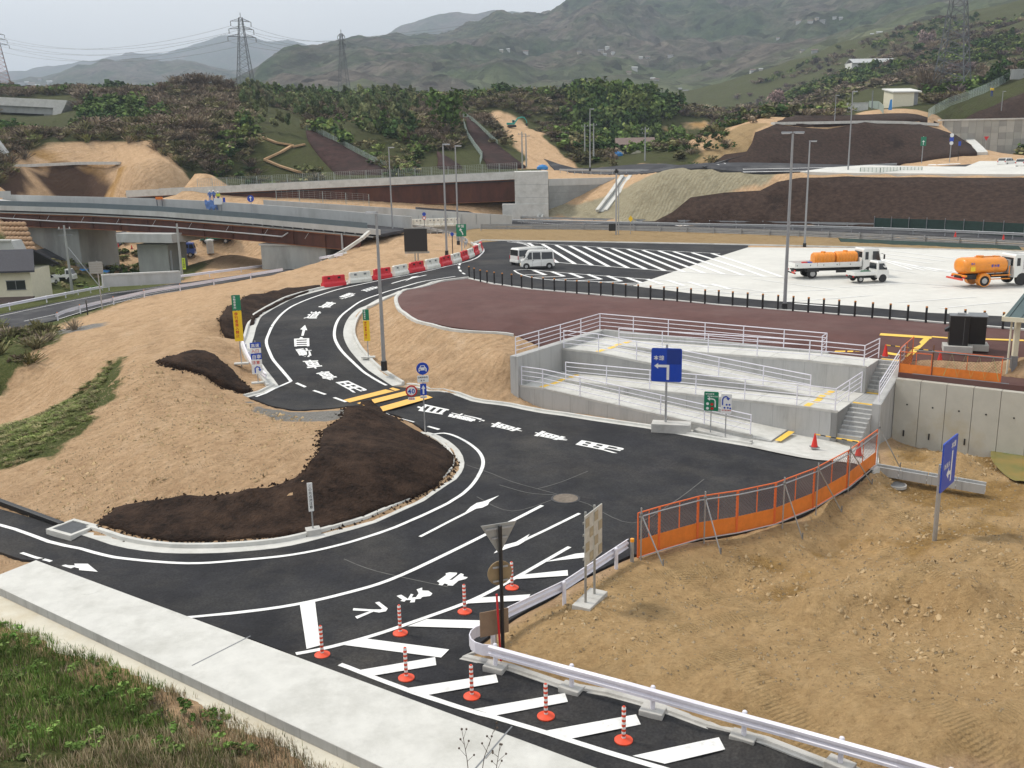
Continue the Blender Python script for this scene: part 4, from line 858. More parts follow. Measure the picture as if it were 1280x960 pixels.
for pts, b0, b1 in (([(-.7, zA), (.9, zA), (14.6, zb+.02)], FB, L1), ([(-.7, zA), (.9, zA), (15, zB), (17.1, zB)], L1, L2), ([(-.7, zC), (1.9, zC), (15, zB), (17.1, zB)], L2, L3), ([(-.7, zC), (1.9, zC), (14, zT), (17.1, zT)], L3, BK)):
    for i in range(len(pts)-1):
        n = max(1, round((pts[i+1][0]-pts[i][0])/2.4))
        for k in range(n):
            A0, Z0 = [pts[i][j]+(pts[i+1][j]-pts[i][j])*k/n for j in (0, 1)]; A1, Z1 = [pts[i][j]+(pts[i+1][j]-pts[i][j])*(k+1)/n for j in (0, 1)]
            g = .012; o_ = .14
            c = [LP(A0+g, b0+o_, Z0)-RO3, LP(A1-g, b0+o_, Z1)-RO3, LP(A1-g, b1-.02, Z1)-RO3, LP(A0+g, b1-.02, Z0)-RO3]
            top = [p+Vector((0, 0, .018)) for p in c]; mb.loft([c, top])
mb.build('walking_surface', CONCL, t)
def lip(name, pts, b, w=.13, h=.10):
    mb = MB(); rings = []
    for a, z in pts:
        rings.append([LP(a, b, z-.02)-RO3, LP(a, b+w, z-.02)-RO3, LP(a, b+w, z+h)-RO3, LP(a, b, z+h)-RO3])
    mb.loft(rings); mb.build(name, CONC_, t)
lip('edge_kerb', [(-.7, zA), (.9, zA), (13.6, zb+.08)], FB-.003); lip('edge_kerb', [(.9, zA), (15, zB), (17.1, zB)], L1-.006); lip('edge_kerb', [(-.7, zC), (1.9, zC), (15, zB)], L2-.006); lip('edge_kerb', [(1.9, zC), (14, zT), (17.1, zT)], L3-.006)
mb = MB(); mb.prism([lp(-1.25, 1.75), lp(-.703, 1.75), lp(-.703, 11.85), lp(-1.25, 11.85)], -.9, zT+3.5); mb.build('end_wall', CONCW, t)
mb = MB(); mb.prism([lp(-.7, BK), lp(14.2, BK), lp(14.2, BK+.38), lp(-.7, BK+.38)], -.5, zT+3.56); mb.build('back_wall', CONCW, t)
mb = MB(); mb.prism([lp(16.8, L1), lp(17.1, L1), lp(17.1, BK), lp(16.8, BK)], -.5, zB+3.504); mb.build('stair_wall', CONCW, t)
# tactile strips across the landings
for a, b0, b1, z in ((.55, FB+.35, L2-.3, zA), (15.4, L1+.35, L3-.35, zB), (1.6, L2+.35, BK-.3, zC), (14.9, FB+.1, L1-.15, zb+.02)):
    n = 4 if b1-b0 > 3 else 1
    for k in range(n):
        x0 = b0+(b1-b0)*k/n+.06; x1 = b0+(b1-b0)*(k+1)/n-(.22 if n > 1 and k in (0, 2) else .04)
        c = [LP(a-.16+(.1 if k % 2 else 0), x0, z+.023)-RO3, LP(a+.16+(.1 if k % 2 else 0), x0, z+.023)-RO3, LP(a+.16+(.1 if k % 2 else 0), x1, z+.023)-RO3, LP(a-.16+(.1 if k % 2 else 0), x1, z+.023)-RO3]; mb = MB(); mb.loft([c, [p+Vector((0, 0, .008)) for p in c]]); mb.build('tactile_strip', TACT, t)
# stairs
st = thing('staircase', 'narrow concrete staircase climbing beside the switchback ramp', 'stairs', LP(17.7, 4.3, -3.5)); RO_ = LP(17.7, 4.3, -3.5)
mb = MB(); rise = .1625; z = -3.5; b = 4.35
def stepbox(b0, b1, ztop, a0=17.104, a1=18.296):
    c = [LP(a0, b0, -4.4)-RO_, LP(a1, b0, -4.4)-RO_, LP(a1, b1, -4.4)-RO_, LP(a0, b1, -4.4)-RO_]
    mb.loft([c, [Vector((p.x, p.y, ztop+3.5)) for p in c]])
for k in range(8):
    z += rise; stepbox(b, b+.29 if k < 7 else 9.2, z); b += .29
b = 9.202
z0 = z
for k in range(8):
    z += (zT-z0)/8; stepbox(b, b+.28 if k < 7 else 11.9, z); b += .28
mb.build('flight', CONCW, st)
z = -3.5; b = 4.35
for k in range(16):
    z += rise if k < 8 else (zT-z0)/8
    if k == 8: b = 9.202
    c = [LP(17.11, b-.005, z+.002)-RO_, LP(18.29, b-.005, z+.002)-RO_, LP(18.29, b+.05, z+.002)-RO_, LP(17.11, b+.05, z+.002)-RO_]; mb = MB(); mb.loft([c, [p+Vector((0, 0, .006)) for p in c]]); mb.build('nosing', CONCL, st); b += .29 if k < 8 else .28
for b, z in ((6.5, z0), (8.95, z0), (11.45, zT), (4.0, -3.5)):
    c = [LP(17.15, b, z+.009)-RO_, LP(18.25, b, z+.009)-RO_, LP(18.25, b+.25, z+.009)-RO_, LP(17.15, b+.25, z+.009)-RO_]; mb = MB(); mb.loft([c, [p+Vector((0, 0, .008)) for p in c]]); mb.build('tactile_strip', TACT, st)
mb = MB(); rings = []
for b, z in ((5.9, -1.95), (6.2, -1.9), (9.3, -1.05), (10.2, -.8), (11.9, -.75)):
    rings.append([LP(18.3, b, z)-RO_, LP(18.72, b, z)-RO_, LP(18.72, b, -5.2)-RO_, LP(18.3, b, -5.2)-RO_])
mb.loft(rings); mb.build('side_wall', CONCW, st)
# retaining wall of precast panels
t2 = thing('retaining_wall', 'tall retaining wall of upright precast concrete panels beside the stairs and pond', 'wall', LP(19, 8.4, -4.4)); RO2 = LP(19, 8.4, -4.4)
PANEL = mat('precast_panel', (.47,.455,.40), .85, .08, 1.0, .003, 50, world=True, dirt=(.40,.33,.19), dscale=.35, dlo=.52, dhi=.8)
for k in range(11):
    a0 = 18.74+k*1.25; mb = MB(); mb.prism([tuple((LP(x, y, 0)-RO2)[:2]) for x, y in ((a0+.012, 8.4), (a0+1.238, 8.4), (a0+1.238, 8.8), (a0+.012, 8.8))], -1.2, 3.3-.004*k); mb.build('panel', PANEL, t2)
for k in range(9):
    mb = MB(); p = LP(19.4+k*1.25, 8.4, -2.4)-RO2; mb.cyl(p-E2*.012, p+E2*.02, .045, n=10); mb.build('weep_pipe', BLACK, t2)
for a in (19.35, 20.6, 22.3):
    mb = MB(); p = LP(a, 8.32, -4.1)-RO2; mb.cyl(p, p+Vector((0, 0, .32)), .04, n=8); mb.build('standpipe', BLACK, t2)
# pavement at the foot
PAV = [tuple(at(*p)[:2]) for p in [(860,544,-3.5),(936,557,-3.5),(1023,573.5,-3.5),(1092,587,-3.5),(1099,574,-3.5)]]+[tuple(LP(18.7, 5.9, 0)[:2]), tuple(LP(18.3, 5.9, 0)[:2]), tuple(LP(17.0, 4.35, 0)[:2]), tuple(LP(13.5, 4.1, 0)[:2]), tuple(LP(13.4, 1.95, 0)[:2]), tuple(LP(10, 1.88, 0)[:2])]
drape('pavement', PAV, .035, 1.2, CONCL, .3)
mb = MB(); strip(mb, [(936,558.5),(1023,575.5),(1092,589.5)], .45, .055); tag(mb.build('gutter', CONC_), kind='structure')

# ------------------------------------------------------------------ white handrails
def railing(label, pts, h=1.1, nr=4, gap=2.7, posts=None, group='white handrails of the ramp', m=WPAINT):
    P = [Vector(p) for p in pts]; o = P[0].copy(); r = thing('handrail', label, 'handrail', o, group=group)
    up = Vector((0, 0, 1))
    for k in range(nr):
        mb = MB(); hh = h-(h-.12)*k/(nr-.25)
        mb.tube([p-o+up*hh for p in P],   .030 if k == 0 else .022, 6); mb.build('rail', m, r)
    for a, b in zip(P[:-1], P[1:]):
        n = max(1, round((b-a).length/gap))
        for k in range(n):
            p = a.lerp(b, k/n)-o; mb = MB(); mb.cyl(p, p+up*(h+.02), .032, n=7); mb.build('post', m, r)
    p = P[-1]-o; mb = MB(); mb.cyl(p, p+up*(h+.02), .032, n=7); mb.build('post', m, r)
    return r
railing('white handrail on the lowest run of the ramp facing the road', [LP(-.6, FB+.06, zA+.1), LP(.9, FB+.06, zA+.1), LP(13.5, FB+.06, zb+.1)])
railing('white handrail between the first and second ramp runs turning up beside the stairs', [LP(1.0, L1+.06, zA+.1), LP(15, L1+.06, zB+.1), LP(16.95, L1+.06, zB+.1), LP(16.95, L3-.1, zB+.1)])
railing('white handrail along the third ramp run behind the blue sign', [LP(-.6, L2+.06, zC+.1), LP(1.9, L2+.06, zC+.1), LP(14.9, L2+.06, zB+.1)])
railing('white handrail on the front of the top ramp run reaching the stair head', [LP(2.0, L3+.06, zC+.1), LP(14, L3+.06, zT+.1), LP(16.95, L3+.06, zT+.1), LP(16.95, BK+.3, zT+.02)])
railing('white handrail on the end wall and back wall beside the maroon paving', [LP(-.98, 1.95, zT), LP(-.98, BK+.2, zT), LP(14.05, BK+.2, zT+.06), LP(14.05, BK-.6, zT+.02)])
railing('white sloping handrail on the right side wall of the staircase', [LP(18.5, 6.3, -1.88), LP(18.5, 10.1, -.82), LP(18.5, 10.9, -.78)], 1.0)

# ------------------------------------------------------------------ guard rails
def wbeam(mb, P, side, h=.62, d=.0):
    """Corrugated beam along base points, face on the given side."""
    prof = [(.02, -.17), (.09, -.13), (.09, -.06), (.03, -.02), (.03, .02), (.09, .06), (.09, .13), (.02, .17), (.0, .17), (.06, .125), (.06, .065), (.0, .025), (.0, -.025), (.06, -.065), (.06, -.125), (.0, -.17)]
    rings = []
    for i, p in enumerate(P):
        t_ = (P[min(i+1, len(P)-1)]-P[max(i-1, 0)]); t_.z = 0; t_.normalize(); n = Vector((-t_.y, t_.x, 0))*side
        rings.append([p+n*(x+d)+Vector((0, 0, h+z)) for x, z in prof])
    mb.loft(rings)
def guard(label, pts, side, gap=3.0, h=.62, m=WPAINT, group=None, smoothn=4, both=False, foot=False, px=True, double=False, post_d=0, name='guard_rail', reflect=False):
    P = [onp(*p) if len(p) == 2 else at(*p) for p in pts] if px else [Vector(p) for p in pts]
    if len(P) > 2 and smoothn: P = [Vector(q) for q in smooth([tuple(p) for p in P], smoothn)]
    Q = [P[0]]
    o = P[0].copy(); r = thing(name, label, 'guard rail', o, group=group)
    L = [p-o for p in P]; mb = MB(); wbeam(mb, L, side, h, .07)
    mb.build('beam', m, r)
    if double: mb = MB(); wbeam(mb, L, side, h-.38, .07); mb.build('beam', m, r)
    if both: mb = MB(); wbeam(mb, L, -side, h, .07); mb.build('beam', m, r)
    acc = 0; nxt = .15
    for a, b in zip(L[:-1], L[1:]):
        l = (b-a).length
        while nxt <= acc+l:
            p = a.lerp(b, (nxt-acc)/l); mb = MB(); mb.cyl(p-Vector((0, 0, .3)), p+Vector((0, 0, h+.17)), .065, n=8); mb.ball(p+Vector((0, 0, h+.17)), (.065, .065, .04), 8, 4); po = mb.build('post', m, r)
            if foot: mb = MB(); dd = (b-a).normalized(); mb.box(p+Vector((0, 0, .0)), (.62, .42, .34), math.atan2(dd.y, dd.x)); mb.build('footing', CONC_, r, bevel=.02)
            if reflect: mb = MB(); mb.cyl(p+Vector((0, 0, h+.2)), p+Vector((0, 0, h+.3)), .05, n=8); mb.build('reflector', ORANGE, po)
            nxt += gap
        acc += l
    return r
ORANGE = mat('orange_plastic', (.80,.20,.02), .45, .08, 5)
AMBER = mat('amber_reflector', (.9,.36,.02), .3, .05, 5)
g1 = guard('white guard rail on concrete footings between the near road and the dirt site', [(613.7,836),(693,858),(783,883.5),(882,911),(994.5,944),(1120,981),(1300,1035)], -1, 2.35, .62, foot=True, smoothn=0)
g2 = guard('white guard rail running from the hatched lane end up to the orange net fence', [(613,812),(640,789),(710,754),(788,700)], 1, 3.4, .62, smoothn=0)
# rounded nose joining the two
P0 = onp(613, 812); P1 = onp(613.7, 836); mid = (P0+P1)/2; a0 = P0-P1; mb = MB()
cpt = []
for k in range(9):
    an = PI*k/8; ax = a0.normalized(); out = Vector((-ax.y, ax.x, 0)); out = out if out.x < 0 else -out
    cpt.append(mid+ax*(a0.length/2*math.cos(an))+out*(a0.length*.5*math.sin(an)))
o = cpt[0].copy(); t = thing('guard_rail_end', 'rounded white terminal nose where two guard rails meet at the hatched lane', 'guard rail', o)
mb = MB(); rings = []
for i, p in enumerate(cpt):
    tt = (cpt[min(i+1, 8)]-cpt[max(i-1, 0)]).normalized(); n = Vector((tt.y, -tt.x, 0)); n = n if (p-mid).dot(n) > 0 else -n
    rings.append([p-o+n*x+Vector((0, 0, .62+z)) for x, z in ((.07, -.17), (.1, -.17), (.1, .17), (.07, .17))])
mb.loft(rings); mb.build('nose_plate', WPAINT, t)
p = onp(620, 803)-o; mb = MB(); mb.cyl(p, p+Vector((0, 0, .9)), .03, n=7); mb.build('post', GALV, t); mb = MB(); mb.cyl(p+Vector((0, 0, .9)), p+Vector((0, 0, 1.02)), .07, n=10); mb.build('reflector', AMBER, t)
t = thing('marker_post', 'short grey post with an amber reflector at the orange fence end', 'marker post', onp(790, 702)); mb = MB(); mb.cyl((0,0,-.2), (0,0,.75), .07, n=9); mb.build('post', GALV, t); mb = MB(); mb.cyl((0,0,.751), (0,0,.87), .07, n=10); mb.build('reflector', AMBER, t)
GL = 'white guard rails along the left side road'
guard('white guard rail on the near side of the left side road', [(72,401.5),(90,394),(134,383),(188,370.5),(238.5,362),(289,353.5),(353,343)], 1, 5, .6, group=GL, reflect=True)
guard('white guard rail on the far side of the left side road above the drop', [(-40,399),(0,390),(67,376.5),(134,363.5),(215,352.5),(292,342.5),(369.5,332.5),(430,324)], -1, 5, .6, group=GL)
guard('short white guard rail at the start of the ramp road beside the yellow vertical sign', [at(305,432,-1.6), at(309,446,-1.9), at(318,464,-2.2), at(336,481,-2.5)], -1, 1.9, .55, px=False, smoothn=3)
GH = 'grey steel guard rails along the motorway'
guard('long grey guard rail on the near edge of the motorway', [(600,287,-.3),(720,287.5,-.3),(850,290.5,-.3),(1050,298,-.3),(1280,310,-.3),(1600,330,-.3)], 1, 4, .62, GALV, GH, double=True)
guard('grey guard rail in the middle of the motorway', [(600,279,-.3),(850,285.3,-.3),(1050,290,-.3),(1280,299.5,-.3),(1600,318,-.3)], 1, 4, .62, GALV, GH, both=True)
guard('grey guard rail on the far edge of the motorway below the mulched bank', [(640,275.5,-.3),(850,281,-.3),(1050,284.3,-.3),(1280,292.3,-.3),(1600,312,-.3)], 1, 4, .55, GALV, GH)
guard('curving grey guard rail at the gore behind the green sign', [(470,286,.5),(520,288,.2),(552,294,0),(572,300,0),(583,307,0),(580,311,0)], 1, 2.5, .6, GALV)
guard('grey guard rail on the terrace edge above the stone slope', [(700,216.5,6.75),(760,218,6.75),(850,218.5,6.7),(930,217.5,6.6),(1040,214,6.6),(1120,209.5,6.8)], -1, 4, .7, GALV)
# drain box beside the mound
t = thing('drain_box', 'square concrete drain box with a steel grate at the kerb end', 'drain', onp(91, 664)); dv_ = (onp(140,680)-onp(95,668)).normalized(); rz = math.atan2(dv_.y, dv_.x)
mb = MB()
for x, y, w, d in ((0, .55, 1.5, .16), (0, -.55, 1.5, .16), (-.67, 0, .16, .94), (.67, 0, .16, .94)): mb.box((x, y, .05), (w, d, .26))
b_ = mb.build('rim', CONCL, t); mb = MB()
for k in range(15): mb.box((-.56+k*.08, 0, .13), (.03, .93, .05))
g_ = mb.build('grate', STEELD, t); t.rotation_euler.z = rz
t = thing('edge_plank', 'dark timber edging lying along the left road side', 'plank', on(30, 641)); a = at(-40, 612, -3.35)-t.location; b = at(78, 657, -3.4)-t.location; a.z = b.z = .08; mb = MB(); mb.bar(a, b, .22, .24); mb.build('plank', BLACK, t, bevel=.02)
t = thing('manhole_cover', 'round rusty manhole cover in the asphalt junction', 'manhole cover', onp(707, 624)); mb = MB(); mb.cyl((0,0,.034), (0,0,.052), .52, n=28); mb.build('cover', mat('rusty_iron', (.16,.13,.10), .8, .3, 6), t); mb = MB(); mb.lathe([(.52,.034),(.62,.034),(.62,.046),(.52,.046)], n=28); mb.build('rim', ASPH2, t)
t = thing('manhole_cover', 'round concrete manhole lid lying on the bare dirt', 'manhole cover', on(1121, 608)); mb = MB(); mb.cyl((0,0,-.05), (0,0,.10), .42, n=24); mb.build('cover', CONC_, t, bevel=.02); mb = MB(); mb.lathe([(.3,.101),(.36,.101),(.36,.11),(.3,.11)], n=24); mb.build('rim', STEELD, t)
# concrete drainage channel on the dirt
a = at(1090, 588, -3.85); b = at(1232, 613, -4.05); o = (a+b)/2; t = thing('drainage_channel', 'grey precast concrete drainage channel lying across the dirt', 'channel', o); dd = (b-a).normalized(); sd = Vector((-dd.y, dd.x, 0)); up = Vector((0,0,1)); A_, B_ = a-o, b-o
for k in range(4):
    p0 = A_.lerp(B_, k/4+.003); p1 = A_.lerp(B_, (k+1)/4-.003); mb = MB()
    mb.bar(p0+sd*.22+up*.1, p1+sd*.22+up*.1, .08, .4); mb.bar(p0-sd*.22+up*.1, p1-sd*.22+up*.1, .08, .4); mb.bar(p0-up*.06, p1-up*.06, .358, .08); mb.build('channel_piece', CONCW, t)

# ------------------------------------------------------------------ orange site fences
OSHEET = mat('orange_sheet', (.72,.20,.025), .55, .12, 3); OFRAME = mat('orange_frame', (.78,.16,.04), .5, .08, 4); ONET = mat('brown_net', (.16,.06,.04), .6, .1, 4)
def net(mb, a, b, z0, z1, s=.15, w=.008):
    d = (b-a); l = d.length; d = d/l; H = z1-z0; n = int((l+H)/s)
    for k in range(n+1):
        x = k*s-H
        for sgn in (1, -1):
            x0, x1 = x, x+H; za, zb_ = z0, z1
            if x0 < 0: za = z0-x0; x0 = 0
            if x1 > l: zb_ = z1-(x1-l); x1 = l
            if x1 <= x0: continue
            if sgn < 0: x0, x1 = l-x0, l-x1
            p = a+d*x0; q = a+d*x1; mb.bar((p.x, p.y, a.z+za), (q.x, q.y, a.z+zb_), w, w, up=(-d.y, d.x, 0))
def fpanel(label, p, q, h=1.75, hs=.72, group='orange net fence panels along the junction', name='fence_panel'):
    o = p.copy(); r = thing(name, label, 'fence', o, group=group); a = Vector((0,0,0)); b = q-o; d = b.normalized(); up = Vector((0,0,1))
    mb = MB(); mb.bar(a+up*.06, b+up*.06, .03, .04)
    mb.bar(a+up*h, b+up*h, .03, .04); mb.bar(a+up*(.06), a+up*h, .04, .04, up=d); mb.bar(b-d*.05+up*.06, b-d*.05+up*h, .04, .04, up=d); m_ = (a+b)/2; mb.bar(m_+up*hs, m_+up*h, .03, .03, up=d); mb.build('frame', OFRAME, r)
    mb = MB(); c = [a+up*.1, b-d*.05+up*.1, b-d*.05+up*hs, a+up*hs]; n = Vector((-d.y, d.x, 0)); mb.loft([[v-n*.004 for v in c], [v+n*.004 for v in c]]); mb.build('sheet', OSHEET, r)
    mb = MB(); net(mb, a, b, hs, h); mb.build('net', ONET, r)
    return r
FP = [at(797,699,RZ), at(824,690,RZ), at(872,676,RZ), at(921,668,RZ), at(968,657,RZ), at(1016,637,RZ), at(1058,612,RZ), at(1094,583,-3.52)]
WORD = ['first orange fence panel beside the guard rail end', 'orange fence panel just right of the first steel prop', 'orange fence panel in front of the right turn lane', 'orange fence panel left of the middle of the row', 'orange fence panel right of the middle of the row', 'orange fence panel with the second last steel prop', 'last orange fence panel in front of the stair wall']
for k in range(7): fpanel(WORD[k], FP[k], FP[k+1])
def prop(label, p, foot_px, h=2.0):
    q = on(*foot_px); r = thing('scaffold_prop', label, 'scaffold prop', p, group='steel pipe props bracing the orange fence'); up = Vector((0,0,1))
    mb = MB(); mb.cyl(-up*.2, up*h, .028, n=7); mb.build('post', GALV, r); mb = MB(); b = q-p; mb.cyl(up*(h-.25), b, .026, n=7); mb.build('brace', GALV, r)
    mb = MB(); mb.cyl(b+up*.25, b-up*.3, .026, n=7); mb.build('stake', STEELD, r); mb = MB(); mb.box(up*(h-.25), (.09, .09, .09)); mb.build('clamp', STEELD, r)
    return r
for lab, (x, y, z), f in (('steel pipe prop at the left end of the orange fence', (801,701,RZ), (829,708)), ('steel pipe prop second from the left of the orange fence', (880,678,RZ), (901,694)), ('steel pipe prop behind the middle of the orange fence', (978,658,RZ), (1003,676)), ('steel pipe prop at the bend of the orange fence', (1020,638,RZ), (1052,640)), ('steel pipe prop second from the right of the orange fence', (1060,612,RZ), (1090,606)), ('steel pipe prop at the right end before the stair wall', (1096,580,-3.52), (1125,586))):
    prop(lab, at(x, y, z), f)
t = thing('scaffold_pipe', 'long steel pipe clamped along the top of the orange fence', 'pipe', FP[0]); mb = MB(); mb.tube([p-FP[0]+Vector((.04, -.05, 1.62)) for p in FP], .026, 7); mb.build('pipe', GALV, t)
t = thing('scaffold_pipe', 'long steel pipe lying along the foot of the orange fence', 'pipe', FP[0]); mb = MB(); mb.tube([p-FP[0]+Vector((.05, -.08, .1)) for p in FP], .026, 7); mb.build('pipe', GALV, t)
# upper fence at the plaza edge
G2 = 'orange fence panels around the pit by the stair head'
pa, pb, pc, pd = LP(18.75, 8.95, -1.0), LP(20.35, 8.95, -1.0), LP(23.6, 9.0, -1.0), LP(18.75, 11.6, -.85)
fpanel('orange fence panel on top of the side wall next to the stairs', pa, pb, 1.25, .62, G2); fpanel('wide orange fence panel strung with a green zigzag cord', pb, pc, 1.45, .62, G2); fpanel('slanting orange fence panel along the stair head', pa, pd, 1.45, .6, G2)
t = thing('cord', 'green cord zigzagging across the wide orange fence panel', 'cord', pb); d = (pc-pb).normalized(); L_ = (pc-pb).length
mb = MB(); mb.tube([d*(L_*(.18+.78*k/8))+Vector((0,0,.25 if k % 2 == 0 else 1.4))-E2*.06 for k in range(9)], .014, 6); mb.build('cord', mat('green_cord', (.30,.50,.22), .6, .1, 4), t)
for k, z in enumerate((.16, 1.42)):
    t = thing('scaffold_pipe', ['low', 'upper'][k]+' steel pipe tied across the wide orange fence panel', 'pipe', pb); mb = MB(); mb.cyl(-d*.9+Vector((0,0,z))-E2*.09, d*(L_+.35)+Vector((0,0,z))-E2*.09, .028, n=7); mb.build('pipe', STEELD, t)
t = thing('scaffold_post', 'rusty steel post at the corner of the pit fence', 'post', pb); mb = MB(); mb.cyl((0,0,-.5), (0,0,1.75), .035, n=7); mb.build('post', mat('rust', (.16,.07,.035), .8, .3, 5), t); mb = MB(); mb.box((0,0,1.42), (.1,.1,.08)); mb.build('clamp', STEELD, t)

t = thing('paving_pad', 'flat maroon paved pad inside the pit fence above the precast panel wall', 'paving pad', LP(24, 10, -1.0)); tag(t, kind=None)
mb = MB(); mb.prism([tuple((LP(a, b, 0)-LP(24, 10, 0))[:2]) for a, b in ((18.74, 8.82), (33, 8.82), (33, 12.6), (18.74, 12.6))], -.6, .15); mb.build('surface', MARO, t)
# ------------------------------------------------------------------ lamps, bollards, barriers, cones, marker posts
UP = Vector((0, 0, 1))
lampw = mat('lamp_lens', (.75,.77,.78), .3, .03, 5)
POLE = mat('lamp_pole_grey', (.30,.31,.32), .5, .08, 2, metal=.4)
def lamp(label, loc, h, rz=0, double=False):
    r = thing('street_lamp', label, 'street lamp', loc, rz, 'tall grey street lamps')
    mb = MB(); mb.cyl((0,0,0), (0,0,h), .13, .075, 12); mb.build('pole', POLE, r, smooth=True)
    mb = MB(); mb.cyl((0,0,-.1), (0,0,.5), .2, .19, 12); mb.build('base', BLACK, r)
    for s in ((-1, 1) if double else (1,)):
        mb = MB(); mb.loft([[Vector((s*x, y, h+z+.03)) for y, z in ((-w, 0), (w, 0), (w*.7, .12), (-w*.7, .12))] for x, w in ((-.08*s if not double else .05, .1), (.35, .17), (.75, .12))]); hd = mb.build('lamp_head', POLE, r)
        mb = MB(); mb.box((s*.45, 0, h+.015), (.5, .22, .03)); mb.build('lens', lampw, hd)
    return r
def lamp_px(label, top, base, z=None, Y=None, rz=0, double=False, h=None):
    p = at(base[0], base[1], z) if z is not None else aty(base[0], base[1], Y)
    if h is None:
        d = ray(*top); tt = p.y/d[1]; h = CZ+d[2]*tt-p.z
    return lamp(label, p, h-.12, rz, double)
lamp_px('tall street lamp standing among the black bollards in front of the flatbed truck', (988,165), (980.5,388), -.25, double=True)
lamp_px('tall street lamp on the far edge of the concrete car park', (1010.5,176), (1005.5,309.5), -.05)
lamp_px('tall street lamp on the far side of the upper terrace road', (1045,119), (1040,208), 6.7)
lamp_px('tall street lamp on the near edge of the upper terrace', (1066,114), (1059.5,221), 6.3)
lamp_px('tall street lamp in front of the grey panel wall above the parked cars', (1252.5,114), (1246,196), 7.8)
lamp_px('street lamp right behind the large black sign board', (554,180), (558.5,319), .05)
lamp_px('street lamp beside the green sign at the gore', (569,182), (573,306), 0)
lamp_px('street lamp in front of the brown bridge near the end of the slate parapet', (485,184), (491,292), .35)
lamp_px('street lamp on the soil bank inside the curve of the ramp road', (471.5,265), (480.3,461), -2.2, rz=2.6)
lamp_px('street lamp on the far road above the concrete abutment', (736,136), (737.5,213), None, 172)
# bollards along the plaza edge
bxs = [(586.5,347.5),(593,350),(600.6,352.5),(609,354),(618,355.5),(628,357),(639.7,358.4),(652,360.3),(665,362),(679,363),(693,364.4),(707,365.7),(721,367.2),(736,368.5),(751,369.6),(766,370.6),(782,372),(797.6,373.2),(813,374.7),(829.7,376),(846.4,377),(863.4,378.4),(881,380),(898,381),(915.5,382.8),(934,384.4),(953,386),(972,387.6),(991,389.2),(1010,391),(1029,392.6),(1048,394.3),(1068,396),(1090,398),(1112,399.8),(1134,401.7),(1157,403.6),(1181,405.6),(1205,407.6),(1229,409.6),(1253,411.6)]
def _ord(n): return {1:'first',2:'second',3:'third'}.get(n, f'{n}th')
bo = None
ORD = ['first','second','third','fourth','fifth','sixth','seventh','eighth','ninth','tenth']
for k, (x, y) in enumerate(bxs):
    p = onp(x, y+.6); p.z += .1
    lab = 'slim black bollard with an orange cap in the row edging the maroon plaza'
    if bo is None:
        bo = thing('bollard', lab, 'bollard', p, group='black bollards edging the maroon plaza'); mb = MB(); mb.cyl((0,0,-.05), (0,0,.92), .07, n=10); mb.build('post', BLACK, bo); mb = MB(); mb.cyl((0,0,.92), (0,0,1.0), .075, n=10); mb.build('cap', mat('orange_cap', (.55,.22,.05), .5, .1, 4), bo)
    else: dup(bo, p, 0, lab)
# red and white water barriers
RED = mat('red_plastic', (.62,.018,.030), .4, .1, 2); CREAM = mat('cream_plastic', (.74,.73,.66), .45, .06, 2, dirt=(.55,.52,.43), dscale=1.2)
def barrier(label, p, rz, m, L=1.95, grp='red and white water barriers on the outside of the curve', hh=.95):
    r = thing('water_barrier', label, 'barrier', p, rz, grp)
    prof = [(-.28,0),(.28,0),(.26,.28),(.15,.45),(.12,hh),(-.12,hh),(-.15,.45),(-.26,.28)]
    mb = MB()
    ends = [-.5, -.47, -.31, -.29, -.15, -.13, .13, .15, .29, .31, .47, .5]
    rings = []
    for i, e in enumerate(ends):
        notch = i in (3, 4, 7, 8); s = .8 if notch else 1; tp = hh*(.93 if i in (0, 11) else 1)
        rings.append([Vector((e*L*(1-.06*(z > .4)), y*(s if z > .3 else 1), min(z, tp))) for y, z in prof])
    mb.loft(rings); mb.build('body', m, r, bevel=.015)
    mb = MB()
    for e in (-.22, .22): mb.box((e*L, 0, hh*.78), (.24, .262, .16))
    mb.build('forklift_slot', BLACK if m is RED else STEELD, r); mb = MB(); mb.cyl((.02,0,hh), (.02,0,hh+.04), .07, n=10); mb.build('filler_cap', m, r)
    return r
bl = [(400.5,361.5),(428,357.5),(452.5,354.3),(475,350.5),(495,346.3),(513,342.4),(529,339.2),(544.5,336.2),(557.5,333),(569.5,329.7),(579.5,326.7),(588,323),(595,319.5),(599.6,316.5),(601.6,312.8)]
P = [onp(x, y-1.0) for x, y in bl]
cum = [0]
for a, b in zip(P[:-1], P[1:]): cum.append(cum[-1]+(b-a).length)
def along(s):
    for i in range(len(P)-1):
        if s <= cum[i+1] or i == len(P)-2: return P[i].lerp(P[i+1], (s-cum[i])/(cum[i+1]-cum[i]))
nb = 13; seg = cum[-1]/nb
wr = {}
for k in range(nb):
    a, b = along(k*seg), along((k+1)*seg); c = (a+b)/2; rz = math.atan2(b.y-a.y, b.x-a.x); m = RED if k % 2 == 0 else CREAM
    lab = ('red' if m is RED else 'cream')+' water filled barrier, '+(ORD+['eleventh','twelfth','last'])[k]+' from the left in the curving row'
    ln = min(seg*.97, 2.2)
    c.z = zr(c.x, c.y)+.03
    barrier(lab, c, rz, m, ln)
for k, x in enumerate((511, 519, 528.5, 536, 545.5, 553, 562, 569)):
    p = at(x, 283.5-(x-511)*.04, .1); p = at(x, 284.3-(x-511)*.035, 0)
    barrier('distant cream water barrier on the motorway, '+ORD[k]+' from the left', p, math.radians(-12), CREAM, 1.5, 'cream water barriers standing on the motorway behind the black board', 1.25)
